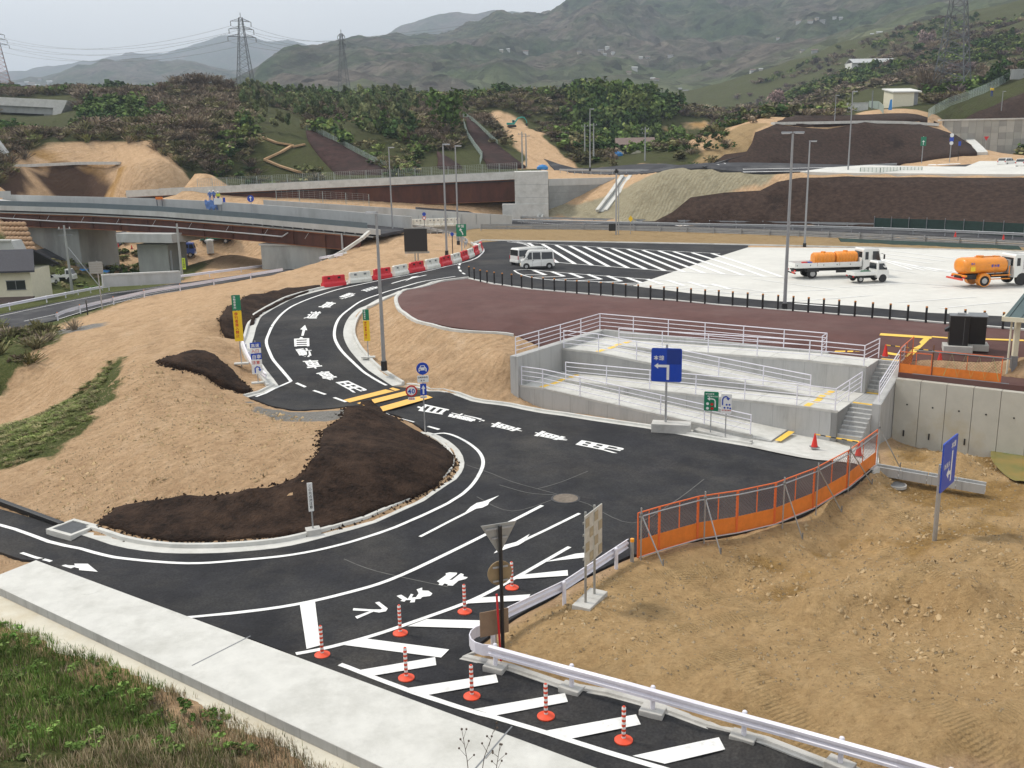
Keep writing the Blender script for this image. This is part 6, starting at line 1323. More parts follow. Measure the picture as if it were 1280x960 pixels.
def van(label, p, rz, kei=True, grp=None, cat='van'):
    r = thing('parked_van', label, cat, p, rz, grp); L, H, W = (3.4, 1.9, .74) if kei else (4.5, 1.85, .86); h = L/2
    prof = [(-h,.28),(h-.1,.24),(h,.45),(h-.03,.88),(h-.3,1.0),(h-.78,H-.08),(h-1.0,H),(-h+.25,H),(-h+.06,H-.12),(-h-.0,1.0)]
    b = body(r, 'body', prof, W, CARW, .95, .13, .05); bl = .98
    n = 3; x0, x1 = -h+.14, h-.5; ws = [(x1-.02, x1-.62), (x1-.72, x1-1.52), (x1-1.62, x0)]
    swin(r, [[(ws[0][0], bl+.02), (ws[0][1], bl+.02), (ws[0][1], H-.2), (ws[0][0]-.36, H-.2)]]+[[(a, bl+.02), (c, bl+.02), (c+.03, H-.2), (a, H-.2)] for a, c in ws[1:]], W, .95, .13)
    ewin(r, (h-.34, 1.06), (h-.76, H-.14), W-.07, W-.14, 'windscreen'); ewin(r, (-h+.008, 1.05), (-h+.05, H-.18), W-.1, W-.15, 'rear_window')
    for s in (-1, 1):
        bx(r, 'headlight', HEADL, (h-.02, s*(W-.17), .76), (.05,.26,.16)); bx(r, 'tail_lamp', TAILR, (-h, s*(W-.06), .86), (.05,.1,.4)); bx(r, 'mirror', CARW, (h-.62, s*(W+.1), 1.08), (.1,.16,.16)); bx(r, 'door_handle', CHAS, (h-1.25, s*(W+.004), .88), (.14,.012,.035), 0)
        mb = MB()
        for x in (ws[0][1]-.05, ws[1][1]-.05): mb.box((x, s*(W+.0005), .62), (.012,.006,.62))
        mb.build('door_gap', CHAS, r)
        for x in (h-.55, -h+.5):
            mb = MB(); mb.cyl((x, s*(W-.1), .29), (x, s*(W+.003), .29), .345, n=20); mb.build('wheel_arch', CHAS, r); wheel(r, x, s*(W+.012), .28, .17)
    bx(r, 'front_bumper', CARW, (h-.02, 0, .4), (.14,W*1.9,.26), .04); bx(r, 'rear_bumper', CARW, (-h+.02, 0, .42), (.14,W*1.9,.26), .04); bx(r, 'number_plate', mat('plate_yellow', (.8,.6,.06), .5, .05, 5) if kei else SWHITE, (h+.055, 0, .42), (.012,.33,.16), 0); bx(r, 'rear_number_plate', mat('plate_yellow', (.8,.6,.06), .5, .05, 5) if kei else SWHITE, (-h-.055, 0, .55), (.012,.33,.16), 0); bx(r, 'underbody', CHAS, (0,0,.26), (L-.5,W*1.7,.16), 0)
    return r
def keitruck(label, p, rz, load=True):
    r = thing('light_truck', label, 'truck', p, rz); W = .72
    prof = [(.55,.35),(1.62,.3),(1.7,.5),(1.68,.9),(1.58,1.02),(1.22,1.74),(1.1,1.78),(.62,1.78),(.55,1.7)]
    body(r, 'cab', prof, W, CARW, 1.0, .1, .05); swin(r, [[(1.42,1.06),(.72,1.06),(.72,1.6),(1.18,1.6)]], W, 1.0, .1); ewin(r, (1.57,1.06), (1.25,1.68), W-.08, W-.13, 'windscreen'); ewin(r, (.55,1.1), (.55,1.6), W-.15, W-.2, 'rear_window', -.01)
    for s in (-1, 1):
        bx(r, 'side_board', CARW, (-.55, s*(W-.0), .78), (2.05,.04,.3)); bx(r, 'headlight', HEADL, (1.69, s*.52, .74), (.04,.24,.16)); bx(r, 'tail_lamp', TAILR, (-1.6, s*.56, .52), (.05,.22,.1)); bx(r, 'mirror', CHAS, (1.3, s*(W+.12), 1.15), (.08,.14,.2))
        bx(r, 'mudguard', CHAS, (-.95, s*.6, .5), (.7,.2,.12))
        for x in (1.12, -.95):
            wheel(r, x, s*(W-.02), .28, .16)
        mb = MB(); mb.cyl((1.12, s*(W-.1), .3), (1.12, s*(W+.003), .3), .35, n=18); mb.build('wheel_arch', CHAS, r)
    bx(r, 'tail_board', CARW, (-1.58, 0, .78), (.04,1.4,.3)); bx(r, 'bed_floor', CARW, (-.55,0,.62), (2.08,1.42,.06)); bx(r, 'head_frame', GALV, (.5,0,1.25), (.04,1.3,.9), 0) if False else None
    bx(r, 'chassis', CHAS, (-.2,0,.42), (2.9,.7,.16), 0); bx(r, 'number_plate', MATS['plate_yellow'], (-1.625,0,.42), (.012,.33,.16), 0); bx(r, 'front_bumper', CARW, (1.68,0,.4), (.1,1.36,.22), .03)
    return r
def cab(r, x0, L, W, z0, H, m=CARW):
    prof = [(x0,z0),(x0+L-.05,z0),(x0+L,z0+.3),(x0+L-.02,z0+.8),(x0+L-.22,z0+H-.12),(x0+L-.35,z0+H),(x0+.12,z0+H),(x0,z0+H-.12)]
    b = body(r, 'cab', prof, W, m, z0+.8, .06, .06); bl = z0+.86
    swin(r, [[(x0+L-.12,bl),(x0+L-.85,bl),(x0+L-.85,z0+H-.25),(x0+L-.3,z0+H-.25)], [(x0+.2,bl+.1),(x0+.5,bl+.1),(x0+.5,z0+H-.3),(x0+.2,z0+H-.3)]], W, z0+.8, .06)
    ewin(r, (x0+L-.03,bl), (x0+L-.2,z0+H-.2), W-.09, W-.13, 'windscreen'); ewin(r, (x0,bl+.1), (x0,z0+H-.3), W-.25, W-.25, 'rear_window', .008)
    for s in (-1, 1):
        bx(r, 'headlight', HEADL, (x0+L+.01, s*(W-.22), z0+.24), (.05,.3,.18)); mb = MB(); mb.bar((x0+L-.1,s*W,z0+1.5), (x0+L+.12,s*(W+.2),z0+1.45), .03, .03); mb.box((x0+L+.13,s*(W+.22),z0+1.2), (.08,.2,.42)); mb.build('mirror', CHAS, r, bevel=.02)
        mb = MB(); mb.box((x0+L-.92,s*(W+.0005),z0+.8), (.012,.006,1.2)); mb.build('door_gap', CHAS, r); bx(r, 'door_handle', CHAS, (x0+L-.8, s*(W+.005), z0+.74), (.16,.014,.04), 0)
    bx(r, 'front_bumper', CARW, (x0+L, 0, z0-.06), (.16,W*2,.28), .03); bx(r, 'grille', CHAS, (x0+L+.003,0,z0+.5), (.02,W*1.3,.16), 0)
def flatbed(label, p, rz):
    r = thing('flatbed_truck', label, 'truck', p, rz); W = 1.08
    cab(r, 2.35, 1.75, 1.0, .62, 1.95); bx(r, 'chassis', CHAS, (-.2,0,.72), (7.6,.8,.24), 0); bx(r, 'bed_floor', CARW, (-.95,0,1.02), (6.2,2.16,.1), 0)
    for s in (-1, 1):
        for k in range(3): bx(r, 'side_board', CARW, (-3.02+k*2.08, s*W, 1.24), (2.05,.05,.38))
        bx(r, 'tail_lamp', TAILR, (-4.0, s*.85, .72), (.06,.4,.14)); bx(r, 'rear_mudguard', CHAS, (-2.35, s*.8, .75), (1.15,.5,.3)); bx(r, 'side_guard', CHAS, (.6, s*.95, .62), (1.5,.05,.3), 0); bx(r, 'fuel_tank' if s < 0 else 'tool_box', CHAS, (1.2, s*.8, .62), (.8,.35,.34))
        mb = MB()
        for k in range(5): mb.box((-3.9+k*1.25, s*(W+.03), 1.22), (.06,.02,.1))
        mb.build('latch', CHAS, r)
        wheel(r, -2.35, s*.98, .42, .42); wheel(r, 3.05, s*.98, .42, .24); mb = MB(); mb.cyl((3.05, s*.75, .45), (3.05, s*1.003, .45), .52, n=18); mb.build('wheel_arch', CHAS, r)
    bx(r, 'tail_board', CARW, (-4.06,0,1.24), (.05,2.16,.38)); bx(r, 'head_board', CARW, (2.18,0,1.4), (.08,2.1,.75)); bx(r, 'rear_bumper', CHAS, (-4.0,0,.5), (.08,2.0,.12), 0); bx(r, 'rear_stripe', mat('hazard_red', (.6,.06,.03), .5, .1, 5), (-4.05,-.6,.55), (.03,.7,.14), 0); bx(r, 'number_plate', SWHITE, (-4.06,.1,.66), (.015,.36,.18), 0)
    return r
def ribtank(label, p, rz, L, R):
    r = thing('water_tank', label, 'tank', p, rz, 'orange ribbed tanks on the flatbed truck'); mb = MB(); rings = []
    for k in range(29):
        x = -L/2+L*k/28; rr = R*(1 if k % 4 in (0, 1, 2) else .93)*(1 if 1 < k < 27 else .86); rings.append([Vector((x, rr*math.copysign(abs(math.cos(a))**.8, math.cos(a)), R+rr*math.copysign(abs(math.sin(a))**.8, math.sin(a)))) for a in [2*PI*j/20 for j in range(20)]])
    mb.loft(rings); mb.build('shell', ORT, r, smooth=True); mb = MB(); mb.cyl((0,0,2*R-.03), (0,0,2*R+.06), .2, n=14); mb.build('lid', ORT, r); bx(r, 'cradle', CHAS, (0,0,.02), (L*.9,R*1.3,.08), 0); return r
def tanker(label, p, rz):
    r = thing('tank_truck', label, 'truck', p, rz); cab(r, 1.35, 1.7, 1.0, .6, 1.9); bx(r, 'chassis', CHAS, (-.4,0,.72), (5.4,.8,.24), 0)
    mb = MB(); rings = []
    for x, s in ((-3.0,.55),(-2.95,.8),(-2.82,.95),(-2.65,1),(.55,1),(.75,.95),(.86,.8),(.9,.55)): rings.append([Vector((x, .98*s*math.copysign(abs(math.cos(a))**.85, math.cos(a)), 1.62+.68*s*math.copysign(abs(math.sin(a))**.85, math.sin(a)))) for a in [2*PI*j/24 for j in range(24)]])
    mb.loft(rings); tk = mb.build('tank', ORT, r, smooth=True); mb = MB(); mb.cyl((-1.2,0,2.28), (-1.2,0,2.42), .3, n=16); mb.build('hatch', ORT, tk); mb = MB(); mb.cyl((.2,0,2.28), (.2,0,2.36), .24, n=16); mb.build('hatch', ORT, tk)
    bx(tk, 'catwalk', ORT, (-.5,0,2.33), (2.2,.3,.03), 0); mb = MB(); mb.slab(rrect(.42,.42,.04), Vector((-2.35,-.965,1.45)), X_, Z_, .012); mb.build('yellow_label', SYEL, tk); 
    mb = MB(); write(mb, '散水車', Vector((-.75,-1.0,1.56)), X_, Z_, .24, .02); lt = mb.build('lettering', BLUE, tk); mb = MB(); write(mb, '散水', Vector((-2.55,-.99,1.80)), X_, Z_, .17, .02); mb.build('lettering', BLUE, tk)
    for s in (-1, 1):
        mb = MB(); mb.cyl((-1.25, s*.55, .5), (-1.25, s*1.0, .5), .56, n=18); mb.build('mudguard', ORT, r); wheel(r, -1.25, s*1.02, .42, .4); wheel(r, 2.1, s*.98, .42, .24); mb = MB(); mb.cyl((2.1, s*.75, .45), (2.1, s*1.003, .45), .52, n=18); mb.build('wheel_arch', CHAS, r)
        bx(r, 'side_step', ORT, (.2, s*.95, .55), (1.7,.08,.08), 0); bx(r, 'side_step', ORT, (.2, s*.95, .85), (1.7,.08,.08), 0); bx(r, 'tail_lamp', TAILR, (-3.0, s*.8, .72), (.06,.35,.14)); mb = MB(); mb.bar((.95,s*.9,.7), (.95,s*.9,1.6), .06, .06, up=(1,0,0)); mb.build('rail_post', ORT, r)
    bx(r, 'rear_frame', ORT, (-2.9,0,.85), (.2,1.9,.16)); bx(r, 'spray_bar', mat('hazard_red', (.6,.06,.03), .5, .1, 5), (-3.3,0,.6), (.16,2.2,.14)); bx(r, 'pump', CHAS, (-2.2,0,.75), (.8,1.4,.4)); bx(r, 'exhaust', RIM, (1.15,0,1.5), (.25,1.2,1.1)); bx(r, 'number_plate', SWHITE, (-3.02,.2,.6), (.015,.36,.18), 0)
    return r
def wagon(label, p, rz, m=None, grp=None):
    r = thing('parked_car', label, 'car', p, rz, grp); W = .84; h = 2.2
    prof = [(-h,.3),(h-.05,.26),(h,.5),(h-.08,.78),(h-.95,.95),(h-1.7,1.5),(h-2.0,1.55),(-h+.35,1.52),(-h+.03,1.0)]
    body(r, 'body', prof, W, m or CARW, .92, .2, .05); swin(r, [[(h-1.08,.98),(h-2.1,.98),(h-2.1,1.42),(h-1.68,1.42)], [(h-2.2,.98),(h-3.2,.98),(h-3.2,1.42),(h-2.2,1.42)], [(h-3.3,.98),(-h+.2,.98),(-h+.45,1.4),(h-3.3,1.42)]], W, .92, .2); ewin(r, (h-1.0,.99), (h-1.66,1.46), W-.1, W-.17, 'windscreen'); ewin(r, (-h+.03,1.02), (-h+.3,1.46), W-.12, W-.19, 'rear_window')
    for s in (-1, 1):
        bx(r, 'headlight', HEADL, (h-.08, s*.62, .68), (.14,.34,.14)); bx(r, 'tail_lamp', TAILR, (-h+.01, s*.7, .86), (.06,.18,.24)); bx(r, 'mirror', m or CARW, (h-1.2, s*(W+.08), 1.0), (.1,.18,.12))
        for x in (h-.8, -h+.75): wheel(r, x, s*(W+.008), .31, .2)
    bx(r, 'number_plate', SWHITE, (-h-.0,0,.62), (.015,.33,.16), 0); return r
van('small white box van standing on the car park, facing left', at(671.5, 335.3, .03), PI+.04).scale = (.93,.93,.93)
van('white wagon half hidden behind the small box van', at(664, 331.5, .03)+Vector((0,1.4,0)), math.radians(34), False).scale = (.9,.9,.9)
fb = flatbed('white flatbed truck carrying two orange ribbed tanks', at(1041, 345.5, .04), math.radians(5))
fb.scale = (.92,.92,.92)
def onbed(x, y, z): return Vector(fb.location)+Matrix.Rotation(math.radians(5), 3, 'Z') @ (Vector((x, y, z))*.92)
ribtank('orange ribbed tank at the rear half of the flatbed truck', onbed(-1.05, 0, 1.08), math.radians(5), 1.8, .55); ribtank('orange ribbed tank right behind the flatbed truck cab', onbed(1.05, 0, 1.08), math.radians(5), 1.85, .57)
for k, (x, m, nm) in enumerate(((-2.9, SRED, 'red'), (-2.45, BLUE, 'blue'))):
    t = thing('bucket', nm+' load bundle lying at the tail of the flatbed truck', 'bundle', onbed(x, -.3, 1.075), math.radians(5)); mb = MB(); mb.lathe([(.001,0),(.2,0),(.25,.32),(.001,.33)], n=12); mb.build('body', m, t); mb = MB(); mb.lathe([(.25,.3),(.27,.3),(.27,.35),(.25,.35)], n=12); mb.build('rim', m, t)
kt = keitruck('small white pickup parked in front of the flatbed truck', at(1083, 351.5, .04), math.radians(10)); kt.scale = (.93,.93,.93)
t = thing('toolbox', 'green tool bag lying in the bed of the small white pickup', 'bag', Vector(kt.location)+Vector((-.1, .05, .61)), .3); mb = MB(); mb.box((0,0,.14), (.7,.5,.28)); mb.build('body', mat('green_canvas', (.06,.14,.09), .8, .2, 6), t, bevel=.08); mb = MB(); mb.tube([(-.2,0,.27),(-.12,0,.36),(.12,0,.36),(.2,0,.27)], .02); mb.build('handle', BLACK, t)
tanker('orange water tank truck with a white cab', at(1238, 355, .04), math.radians(8)).scale = (.94,.94,.94)
def ony(px, py, Y):
    p = aty(px, py, Y); p.z = max(gz(p.x, p.y), zr(p.x, p.y)+.09)+.0; return p
wagon('white estate car seen from behind below the panel wall', at(1258, 207.3, 6.75), math.radians(38)); wagon('white estate car cut off by the right edge of the photo', at(1281, 209, 6.7), math.radians(38))
# people, white board and blue sheets on the far bridge deck are placed with the bridges
def person(label, p, rz, top, legs, hat, pose=0, h=1.7, name='person'):
    r = thing(name, label, 'person', p, rz)
    def skin(nm, pts, edges, rad, m, parent):
        me = bpy.data.meshes.new(nm); me.from_pydata([Vector(q)*(h/1.7) for q in pts], edges, []); o = bpy.data.objects.new(nm, me); COL.objects.link(o); o.parent = parent
        sm = o.modifiers.new('skin', 'SKIN'); o.modifiers.new('sub', 'SUBSURF').levels = 1; sm.use_smooth_shade = True
        for v, q in zip(me.skin_vertices[0].data, rad): v.radius = (q*h/1.7, q*h/1.7)
        me.skin_vertices[0].data[0].use_root = True; me.materials.append(m); return o
    a = .25 if pose else .1
    skin('body', [(0,0,.92),(0,0,1.15),(0,0,1.38),(0,0,1.47),(.02,0,1.6),(0,.2,1.37),(a*.5,.26,1.12),(a*1.6,.22,.92),(0,-.2,1.37),(a*.5,-.26,1.12),(a*1.6,-.22,.92),(0,.1,.86),(.03,.11,.48),(0,.11,.06),(.12,.12,.04),(0,-.1,.86),(.03,-.11,.48),(0,-.11,.06),(.12,-.12,.04)],
        [(0,1),(1,2),(2,3),(3,4),(2,5),(5,6),(6,7),(2,8),(8,9),(9,10),(0,11),(11,12),(12,13),(13,14),(0,15),(15,16),(16,17),(17,18)], [.13,.125,.14,.055,.095,.065,.05,.04,.065,.05,.04,.09,.065,.05,.04,.09,.065,.05,.04], legs, r)
    skin('jacket', [(0,0,.88),(0,0,1.15),(0,0,1.4),(0,.2,1.38),(a*.5,.27,1.12),(a*1.5,.225,.95),(0,-.2,1.38),(a*.5,-.27,1.12),(a*1.5,-.225,.95)], [(0,1),(1,2),(2,3),(3,4),(4,5),(2,6),(6,7),(7,8)], [.16,.15,.16,.08,.065,.055,.08,.065,.055], top, r)
    mb = MB(); mb.lathe([(.14,1.62),(.125,1.7),(.08,1.76),(.001,1.775)], c=(.02,0,0), n=14); mb.build('helmet', hat, r, smooth=True); return r
# ------------------------------------------------------------------ bridges
RUST = mat('weathering_steel', (.075,.026,.016), .8, .35, .8, .01, 8, world=True, dirt=(.12,.045,.022), dscale=.3, stretch=(1,1,.4)); RUSTL = mat('weathering_steel_flange', (.23,.085,.032), .8, .3, 1.2, world=True)
SLATE = mat('slate_panel', (.115,.15,.17), .55, .1, 1.0, world=True, metal=.1); CONB = mat('bridge_concrete', (.47,.475,.46), .85, .1, .8, .006, 20, world=True, dirt=(.36,.36,.34), dscale=.25, stretch=(1,1,.35))
CONP_ = mat('pier_concrete', (.33,.34,.325), .85, .14, .7, .006, 20, world=True, dirt=(.21,.215,.20), dscale=.2, stretch=(1,1,.3)); MESHF = mat('mesh_fence_grey', (.36,.40,.38), .6, .1, 4, metal=.3)
class Deck:
    """Frame along a bridge line: t metres along, w metres across (+ = away from the viewer), z above the line."""
    def __init__(s, *pts):
        s.P = [Vector(p) for p in pts]; s.o = s.P[0].copy(); s.a = s.o; s.d = (s.P[-1]-s.P[0]).normalized(); s.c = [0]
        for a, b in zip(s.P[:-1], s.P[1:]): s.c.append(s.c[-1]+(b-a).length)
        s.L = s.c[-1]; h = Vector((s.d.x, s.d.y, 0)).normalized(); s.n = Vector((-h.y, h.x, 0))
    def q(s, t):
        i = 0
        while i < len(s.P)-2 and t > s.c[i+1]: i += 1
        return s.P[i]+(s.P[i+1]-s.P[i])*((t-s.c[i])/(s.c[i+1]-s.c[i]))
    def p(s, t, w, z): return s.q(t)+s.n*w+Vector((0,0,z))-s.o
    def bar(s, mb, t0, t1, w0, w1, z0, z1):
        T = [t0]+[c for c in s.c[1:-1] if t0 < c < t1]+[t1]
        mb.loft([[s.p(t,w0,z0), s.p(t,w1,z0), s.p(t,w1,z1), s.p(t,w0,z1)] for t in T])
# front bridge: a..b is the near bottom edge of the parapet
D = Deck(*[aty(*p) for p in ((-60,261,151),(17,263.4,148),(110,266.2,143.5),(200,270.6,139),(320,279.9,132.5),(430,289.8,127.5),(466,293.2,126))]); A = D.o
t = thing('bridge', 'long rusty girder bridge with a slate topped concrete parapet spanning the site road', 'bridge', A); L = D.L
mb = MB(); D.bar(mb, 0, L+1, 0, .3, 0, .72); mb.build('near_parapet', CONB, t)
mb = MB(); D.bar(mb, 0, L-.8, .06, .14, .722, 1.45); mb.build('slate_panel', SLATE, t)
mb = MB(); D.bar(mb, 0, L+1, 9.7, 10.0, 0, 1.75); mb.build('far_parapet', CONB, t)
mb = MB(); D.bar(mb, 0, L+1, .3, 9.7, -.25, .1); mb.build('deck', ASPH2, t)
mb = MB(); D.bar(mb, 0, L, -.02, 10.2, -.4, -.252); mb.build('deck_edge', CONP_, t)
for w in (.3, 3.4, 6.5, 9.4):
    mb = MB(); D.bar(mb, 0, L-2, w, w+.06, -2.35, -.42); g = mb.build('girder', RUST, t); mb = MB(); D.bar(mb, 0, L-2, w-.25, w+.31, -2.42, -2.35); D.bar(mb, 0, L-2, w-.25, w+.31, -.55, -.41); mb.build('flange', RUSTL, g)
    if w == .3:
        for k in range(int(L/5)): mb = MB(); D.bar(mb, k*5+1, k*5+1.06, w-.2, w, -2.34, -.56); mb.build('stiffener', RUST, g)
mb = MB(); zz = -1.55
mb.tube([D.p(6, -.08, -1.1)]+[D.p(20+(L-34)*k/8, -.08, zz+.15) for k in range(9)]+[D.p(L-13, -.08, -.8)], .10, 8); mb.build('drain_pipe', GALV, t)
for k in range(9): mb = MB(); mb.bar(D.p(11+k*6.5, -.08, zz+.15), D.p(11.6+k*6.5, .2, -.42), .05, .05); mb.build('pipe_hanger', GALV, t)
for k in range(12): mb = MB(); mb.cyl(D.p(L-20+k*1.6, -.1, -.2), D.p(L-20+k*1.6, -.5, .0), .07, n=6); mb.build('drain_bracket', STEELD, t)
mb = MB(); mb.cyl(D.p(L-4.6, -.1, -2.3), D.p(L-4.6, -.1, -.2), .14, n=10); mb.build('downpipe', GALV, t)
# abutments and piers of the front bridge
def pier(label, px0, px1, Ytop, ztop, zbot, depth=9, cap=True, name='bridge_pier', capw=1.35):
    a = aty(px0, 300, Ytop); b = aty(px1, 300, Ytop); c = (a+b)/2; w = (b-a).length; o = Vector((c.x, c.y, zbot)); r = thing(name, label, 'pier', o, math.atan2(D.d.y, D.d.x)); H = ztop-zbot
    if cap: mb = MB(); mb.loft([[Vector((x, y, z)) for x, z in ((-w*.5,H-1.3),(w*.5,H-1.3),(w*.5,H),(-w*.5,H))] for y in (-1.6, depth)]); mb.build('cap_beam', CONB, r, bevel=.05); mb = MB(); mb.box((-w*.06, depth*.45, H*.5-.9), (w*.56, depth*.7, H-1.6)); mb.build('column', CONP_, r, bevel=.08)
    else: mb = MB(); mb.box((0, depth*.5, H*.5-.3), (w, depth, H+.4)); mb.build('wall', CONP_, r, bevel=.06); mb = MB(); mb.box((0, depth*.5, H+.02), (w+.3, depth+.3, .25)); mb.build('cap', CONB, r)
    return r
def zdeck(px, Y): 
    return min((abs(q_.x/q_.y-aty(px, 280, Y).x/Y), q_.z) for q_ in [D.q(D.L*k/300) for k in range(301)])[1]
pier('pale capped concrete pier in the middle of the front bridge', 147, 232, 139, zdeck(190,139)-2.35, -7.6, 6)
pier('wide grey abutment wall under the left end of the front bridge', 22, 108, 148, zdeck(60,148)-2.45, -7.6, 8, False)
pier('low grey wall pier under the right part of the front bridge', 318, 412, 131, zdeck(365,131)-2.45, -7.2, 8, False)
t = thing('bridge_abutment', 'pale concrete block and white slope edging at the right end of the front bridge', 'abutment', aty(428, 322, 126)); mb = MB(); mb.box((.8,2,-.6), (2.6,7,2.6)); mb.build('block', CONB, t, bevel=.05)
q = [aty(411, 325, 121)-t.location, aty(430, 315, 121.5)-t.location, aty(452, 300, 122.5)-t.location, aty(462, 291, 123.5)-t.location]; mb = MB()
for a, b in zip(q[:-1], q[1:]): mb.bar(a+Vector((0,0,.15)), b+Vector((0,0,.15)), .5, .35)
mb.build('slope_edging', CONCL, t)
t = thing('bridge_abutment', 'pale concrete wing block carrying the left end of the front bridge', 'abutment', aty(10, 275, 150)); mb = MB(); mb.loft([[Vector((x, y, z)) for x, z in ((-7,-4),(1.6,-4),(.8,1.8),(-7,3.2))] for y in (0, 9)]); mb.build('block', CONB, t, bevel=.05); mb = MB(); mb.box((-3, -.1, 3.9), (8, .25, 1.0)); mb.build('parapet', CONB, t)
# things on the deck
def ondeck(px, w): 
    d = ray(px, 255); s0, s1 = 0, L
    best = min(((abs((D.q(s_)+D.n*w).x/(D.q(s_)+D.n*w).y-d[0]/d[1])), s_) for s_ in [L*k/400 for k in range(401)])[1]; return D.q(best)+D.n*w
t = thing('traffic_sign', 'orange barrier board standing on the front bridge deck', 'barrier', ondeck(200, 9.2)+Vector((0,0,1.55))); mb = MB(); mb.box((0,0,.35), (1.1,.1,.4)); mb.build('board', ORANGE, t)
for x in (-.4, .4): mb = MB(); mb.box((x,0,-.6), (.08,.3,1.6)); mb.build('leg', STEELD, t)
YV = mat('hi_vis_yellow', (.55,.65,.05), .6, .08, 6); WBL = mat('work_blue', (.10,.18,.40), .8, .1, 6); 
person('worker in blue with white helmet at the left of the group on the bridge', ondeck(263.5, 10.6)+Vector((0,0,1.55)), -1.4, WBL, WBL, SWHITE); person('worker in blue with white helmet standing in the middle of the bridge group', ondeck(267.5, 10.6)+Vector((0,0,1.65)), -1.4, WBL, NAVY, SWHITE, 1); person('worker in a yellow vest with white helmet behind the white board', ondeck(273, 11.2)+Vector((0,0,1.45)), -1.4, YV, NAVY, SWHITE)
p = ondeck(272.5, 9.4)+Vector((0,0,1.25)); t = thing('white_board', 'white board propped on the bridge in front of the workers', 'board', p); mb = MB(); mb.box((0,0,.6), (1.25,.06,.95)); mb.build('panel', SWHITE, t); mb = MB(); mb.box((.9,.1,.7), (.35,.06,.9)); mb.build('blue_panel', BLUE, t); mb = MB(); mb.box((-.4,.05,-.9), (.06,.06,2.2)); mb.build('leg', STEELD, t); mb = MB(); mb.box((.4,.05,-.9), (.06,.06,2.2)); mb.build('leg', STEELD, t)
p = ondeck(262, 9.3)+Vector((0,0,1.0)); t = thing('tarpaulin', 'crumpled blue and white tarpaulin hung over the bridge parapet', 'tarpaulin', p); mb = MB(); rings = []
for k in range(9): x = -.8+k*.22; rings.append([Vector((x, -.05+.16*math.sin(k*2.1), .9+.2*math.sin(k*1.7))), Vector((x+.1, -.2+.1*math.sin(k*1.3), .3)), Vector((x+.25, -.15+.12*math.cos(k*2), -.4+.25*math.sin(k*2.3))), Vector((x+.25, .0, -.4+.25*math.sin(k*2.3))), Vector((x+.1, .0, .3)), Vector((x, .2, .9))])
mb.loft(rings); mb.build('sheet', mat('tarp_blue', (.12,.22,.48), .6, .5, 2.0), t, smooth=True)
p = ondeck(313.5, 9.2)+Vector((0,0,.0)); t = thing('road_sign', 'round blue arrow sign on the front bridge deck', 'road sign', p); spole(t, 0, 3.0, .05, z0=.1); bd = plate(t, 'disc', circ(.5), (0, 2.6), BLUE, -.08); decal([[(a, b+2.6) for a, b in arrowpoly([(0,-.35),(0,.35)], .12, .24, .26)]], SWHITE, -.116, bd)
# walls and mesh fence right of the front bridge, along the motorway
CW = [(330,254,146,3.4,'grey concrete wall with a mesh fence behind the front bridge')]
a = aty(330, 263, 150); b = aty(640, 280, 153); D2 = Deck(Vector((a.x, a.y, 0)), Vector((b.x, b.y, 0)))
t = thing('barrier_wall', 'long grey concrete parapet wall carrying a mesh fence between the two bridges', 'wall', D2.a); 
za, zb2 = a.z+1.6, b.z+1.6
mb = MB(); mb.loft([[D2.p(0,0,-1), D2.p(0,.4,-1), D2.p(0,.4,za), D2.p(0,0,za)], [D2.p(D2.L,0,-1), D2.p(D2.L,.4,-1), D2.p(D2.L,.4,1.35), D2.p(D2.L,0,1.35)]]); mb.build('wall', CONB, t)
mb = MB()
for k in range(16): s_ = D2.L*(k+.5)/17; mb.box(D2.p(s_, -.02, .9), (.05,.05,1.6), math.atan2(D2.d.y, D2.d.x))
mb.build('joint', STEELD, t)
def meshfence(o_, pts, h, m=MESHF, parent=None, gap=2.0, s=.35, wv=.03, posts=True):
    for a, b in zip(pts[:-1], pts[1:]):
        d = b-a; n = max(1, int(d.length/gap))
        if posts:
            for k in range(n+1): mb = MB(); p = a.lerp(b, k/n)-o_; mb.cyl(p, p+Vector((0,0,h)), .05, n=6); mb.build('post', m, parent)
    mb = MB()
    for a, b in zip(pts[:-1], pts[1:]):
        d = b-a; n = int(d.length/s)
        for k in range(n): p = a.lerp(b, k/n)-o_; mb.bar(p, p+Vector((0,0,h)), wv, wv, up=(1,0,0))
        for z in [h*j/6 for j in range(1, 7)]: mb.bar(a-o_+Vector((0,0,z)), b-o_+Vector((0,0,z)), wv, wv)
    mb.build('mesh', m, parent)
f0 = D2.p(2, .2, za-.1)+D2.o; f1 = D2.p(D2.L*.42, .2, za*.6+1.35*.4)+D2.o; meshfence(D2.o, [f0, f1], 1.8, parent=t, gap=3, s=.8, wv=.018)
# rear bridge
A2 = aty(158, 246.5, 186); B2 = aty(646, 224, 167); DR = Deck(A2, B2); t = thing('bridge', 'rusty girder bridge with a pale parapet and mesh fence behind the front bridge', 'bridge', A2); L2_ = DR.L
mb = MB(); DR.bar(mb, 0, L2_+.2, 0, .35, 0, 1.25); mb.build('parapet', CONCL, t); mb = MB(); DR.bar(mb, 0, L2_, .35, 11, -.35, .2); mb.build('deck', ASPH2, t); mb = MB(); DR.bar(mb, 0, L2_, 10.7, 11.05, .2, 1.25); mb.build('far_parapet', CONCL, t)
for w in (.5, 4, 7.5, 10.4):
    mb = MB(); DR.bar(mb, .5, L2_-.3, w, w+.06, -3.6, -.1); g = mb.build('girder', RUST, t); mb = MB(); DR.bar(mb, .5, L2_-.3, w-.3, w+.36, -3.68, -3.6); DR.bar(mb, .5, L2_-.3, w-.3, w+.36, -.12, -.01); mb.build('flange', RUSTL, g)
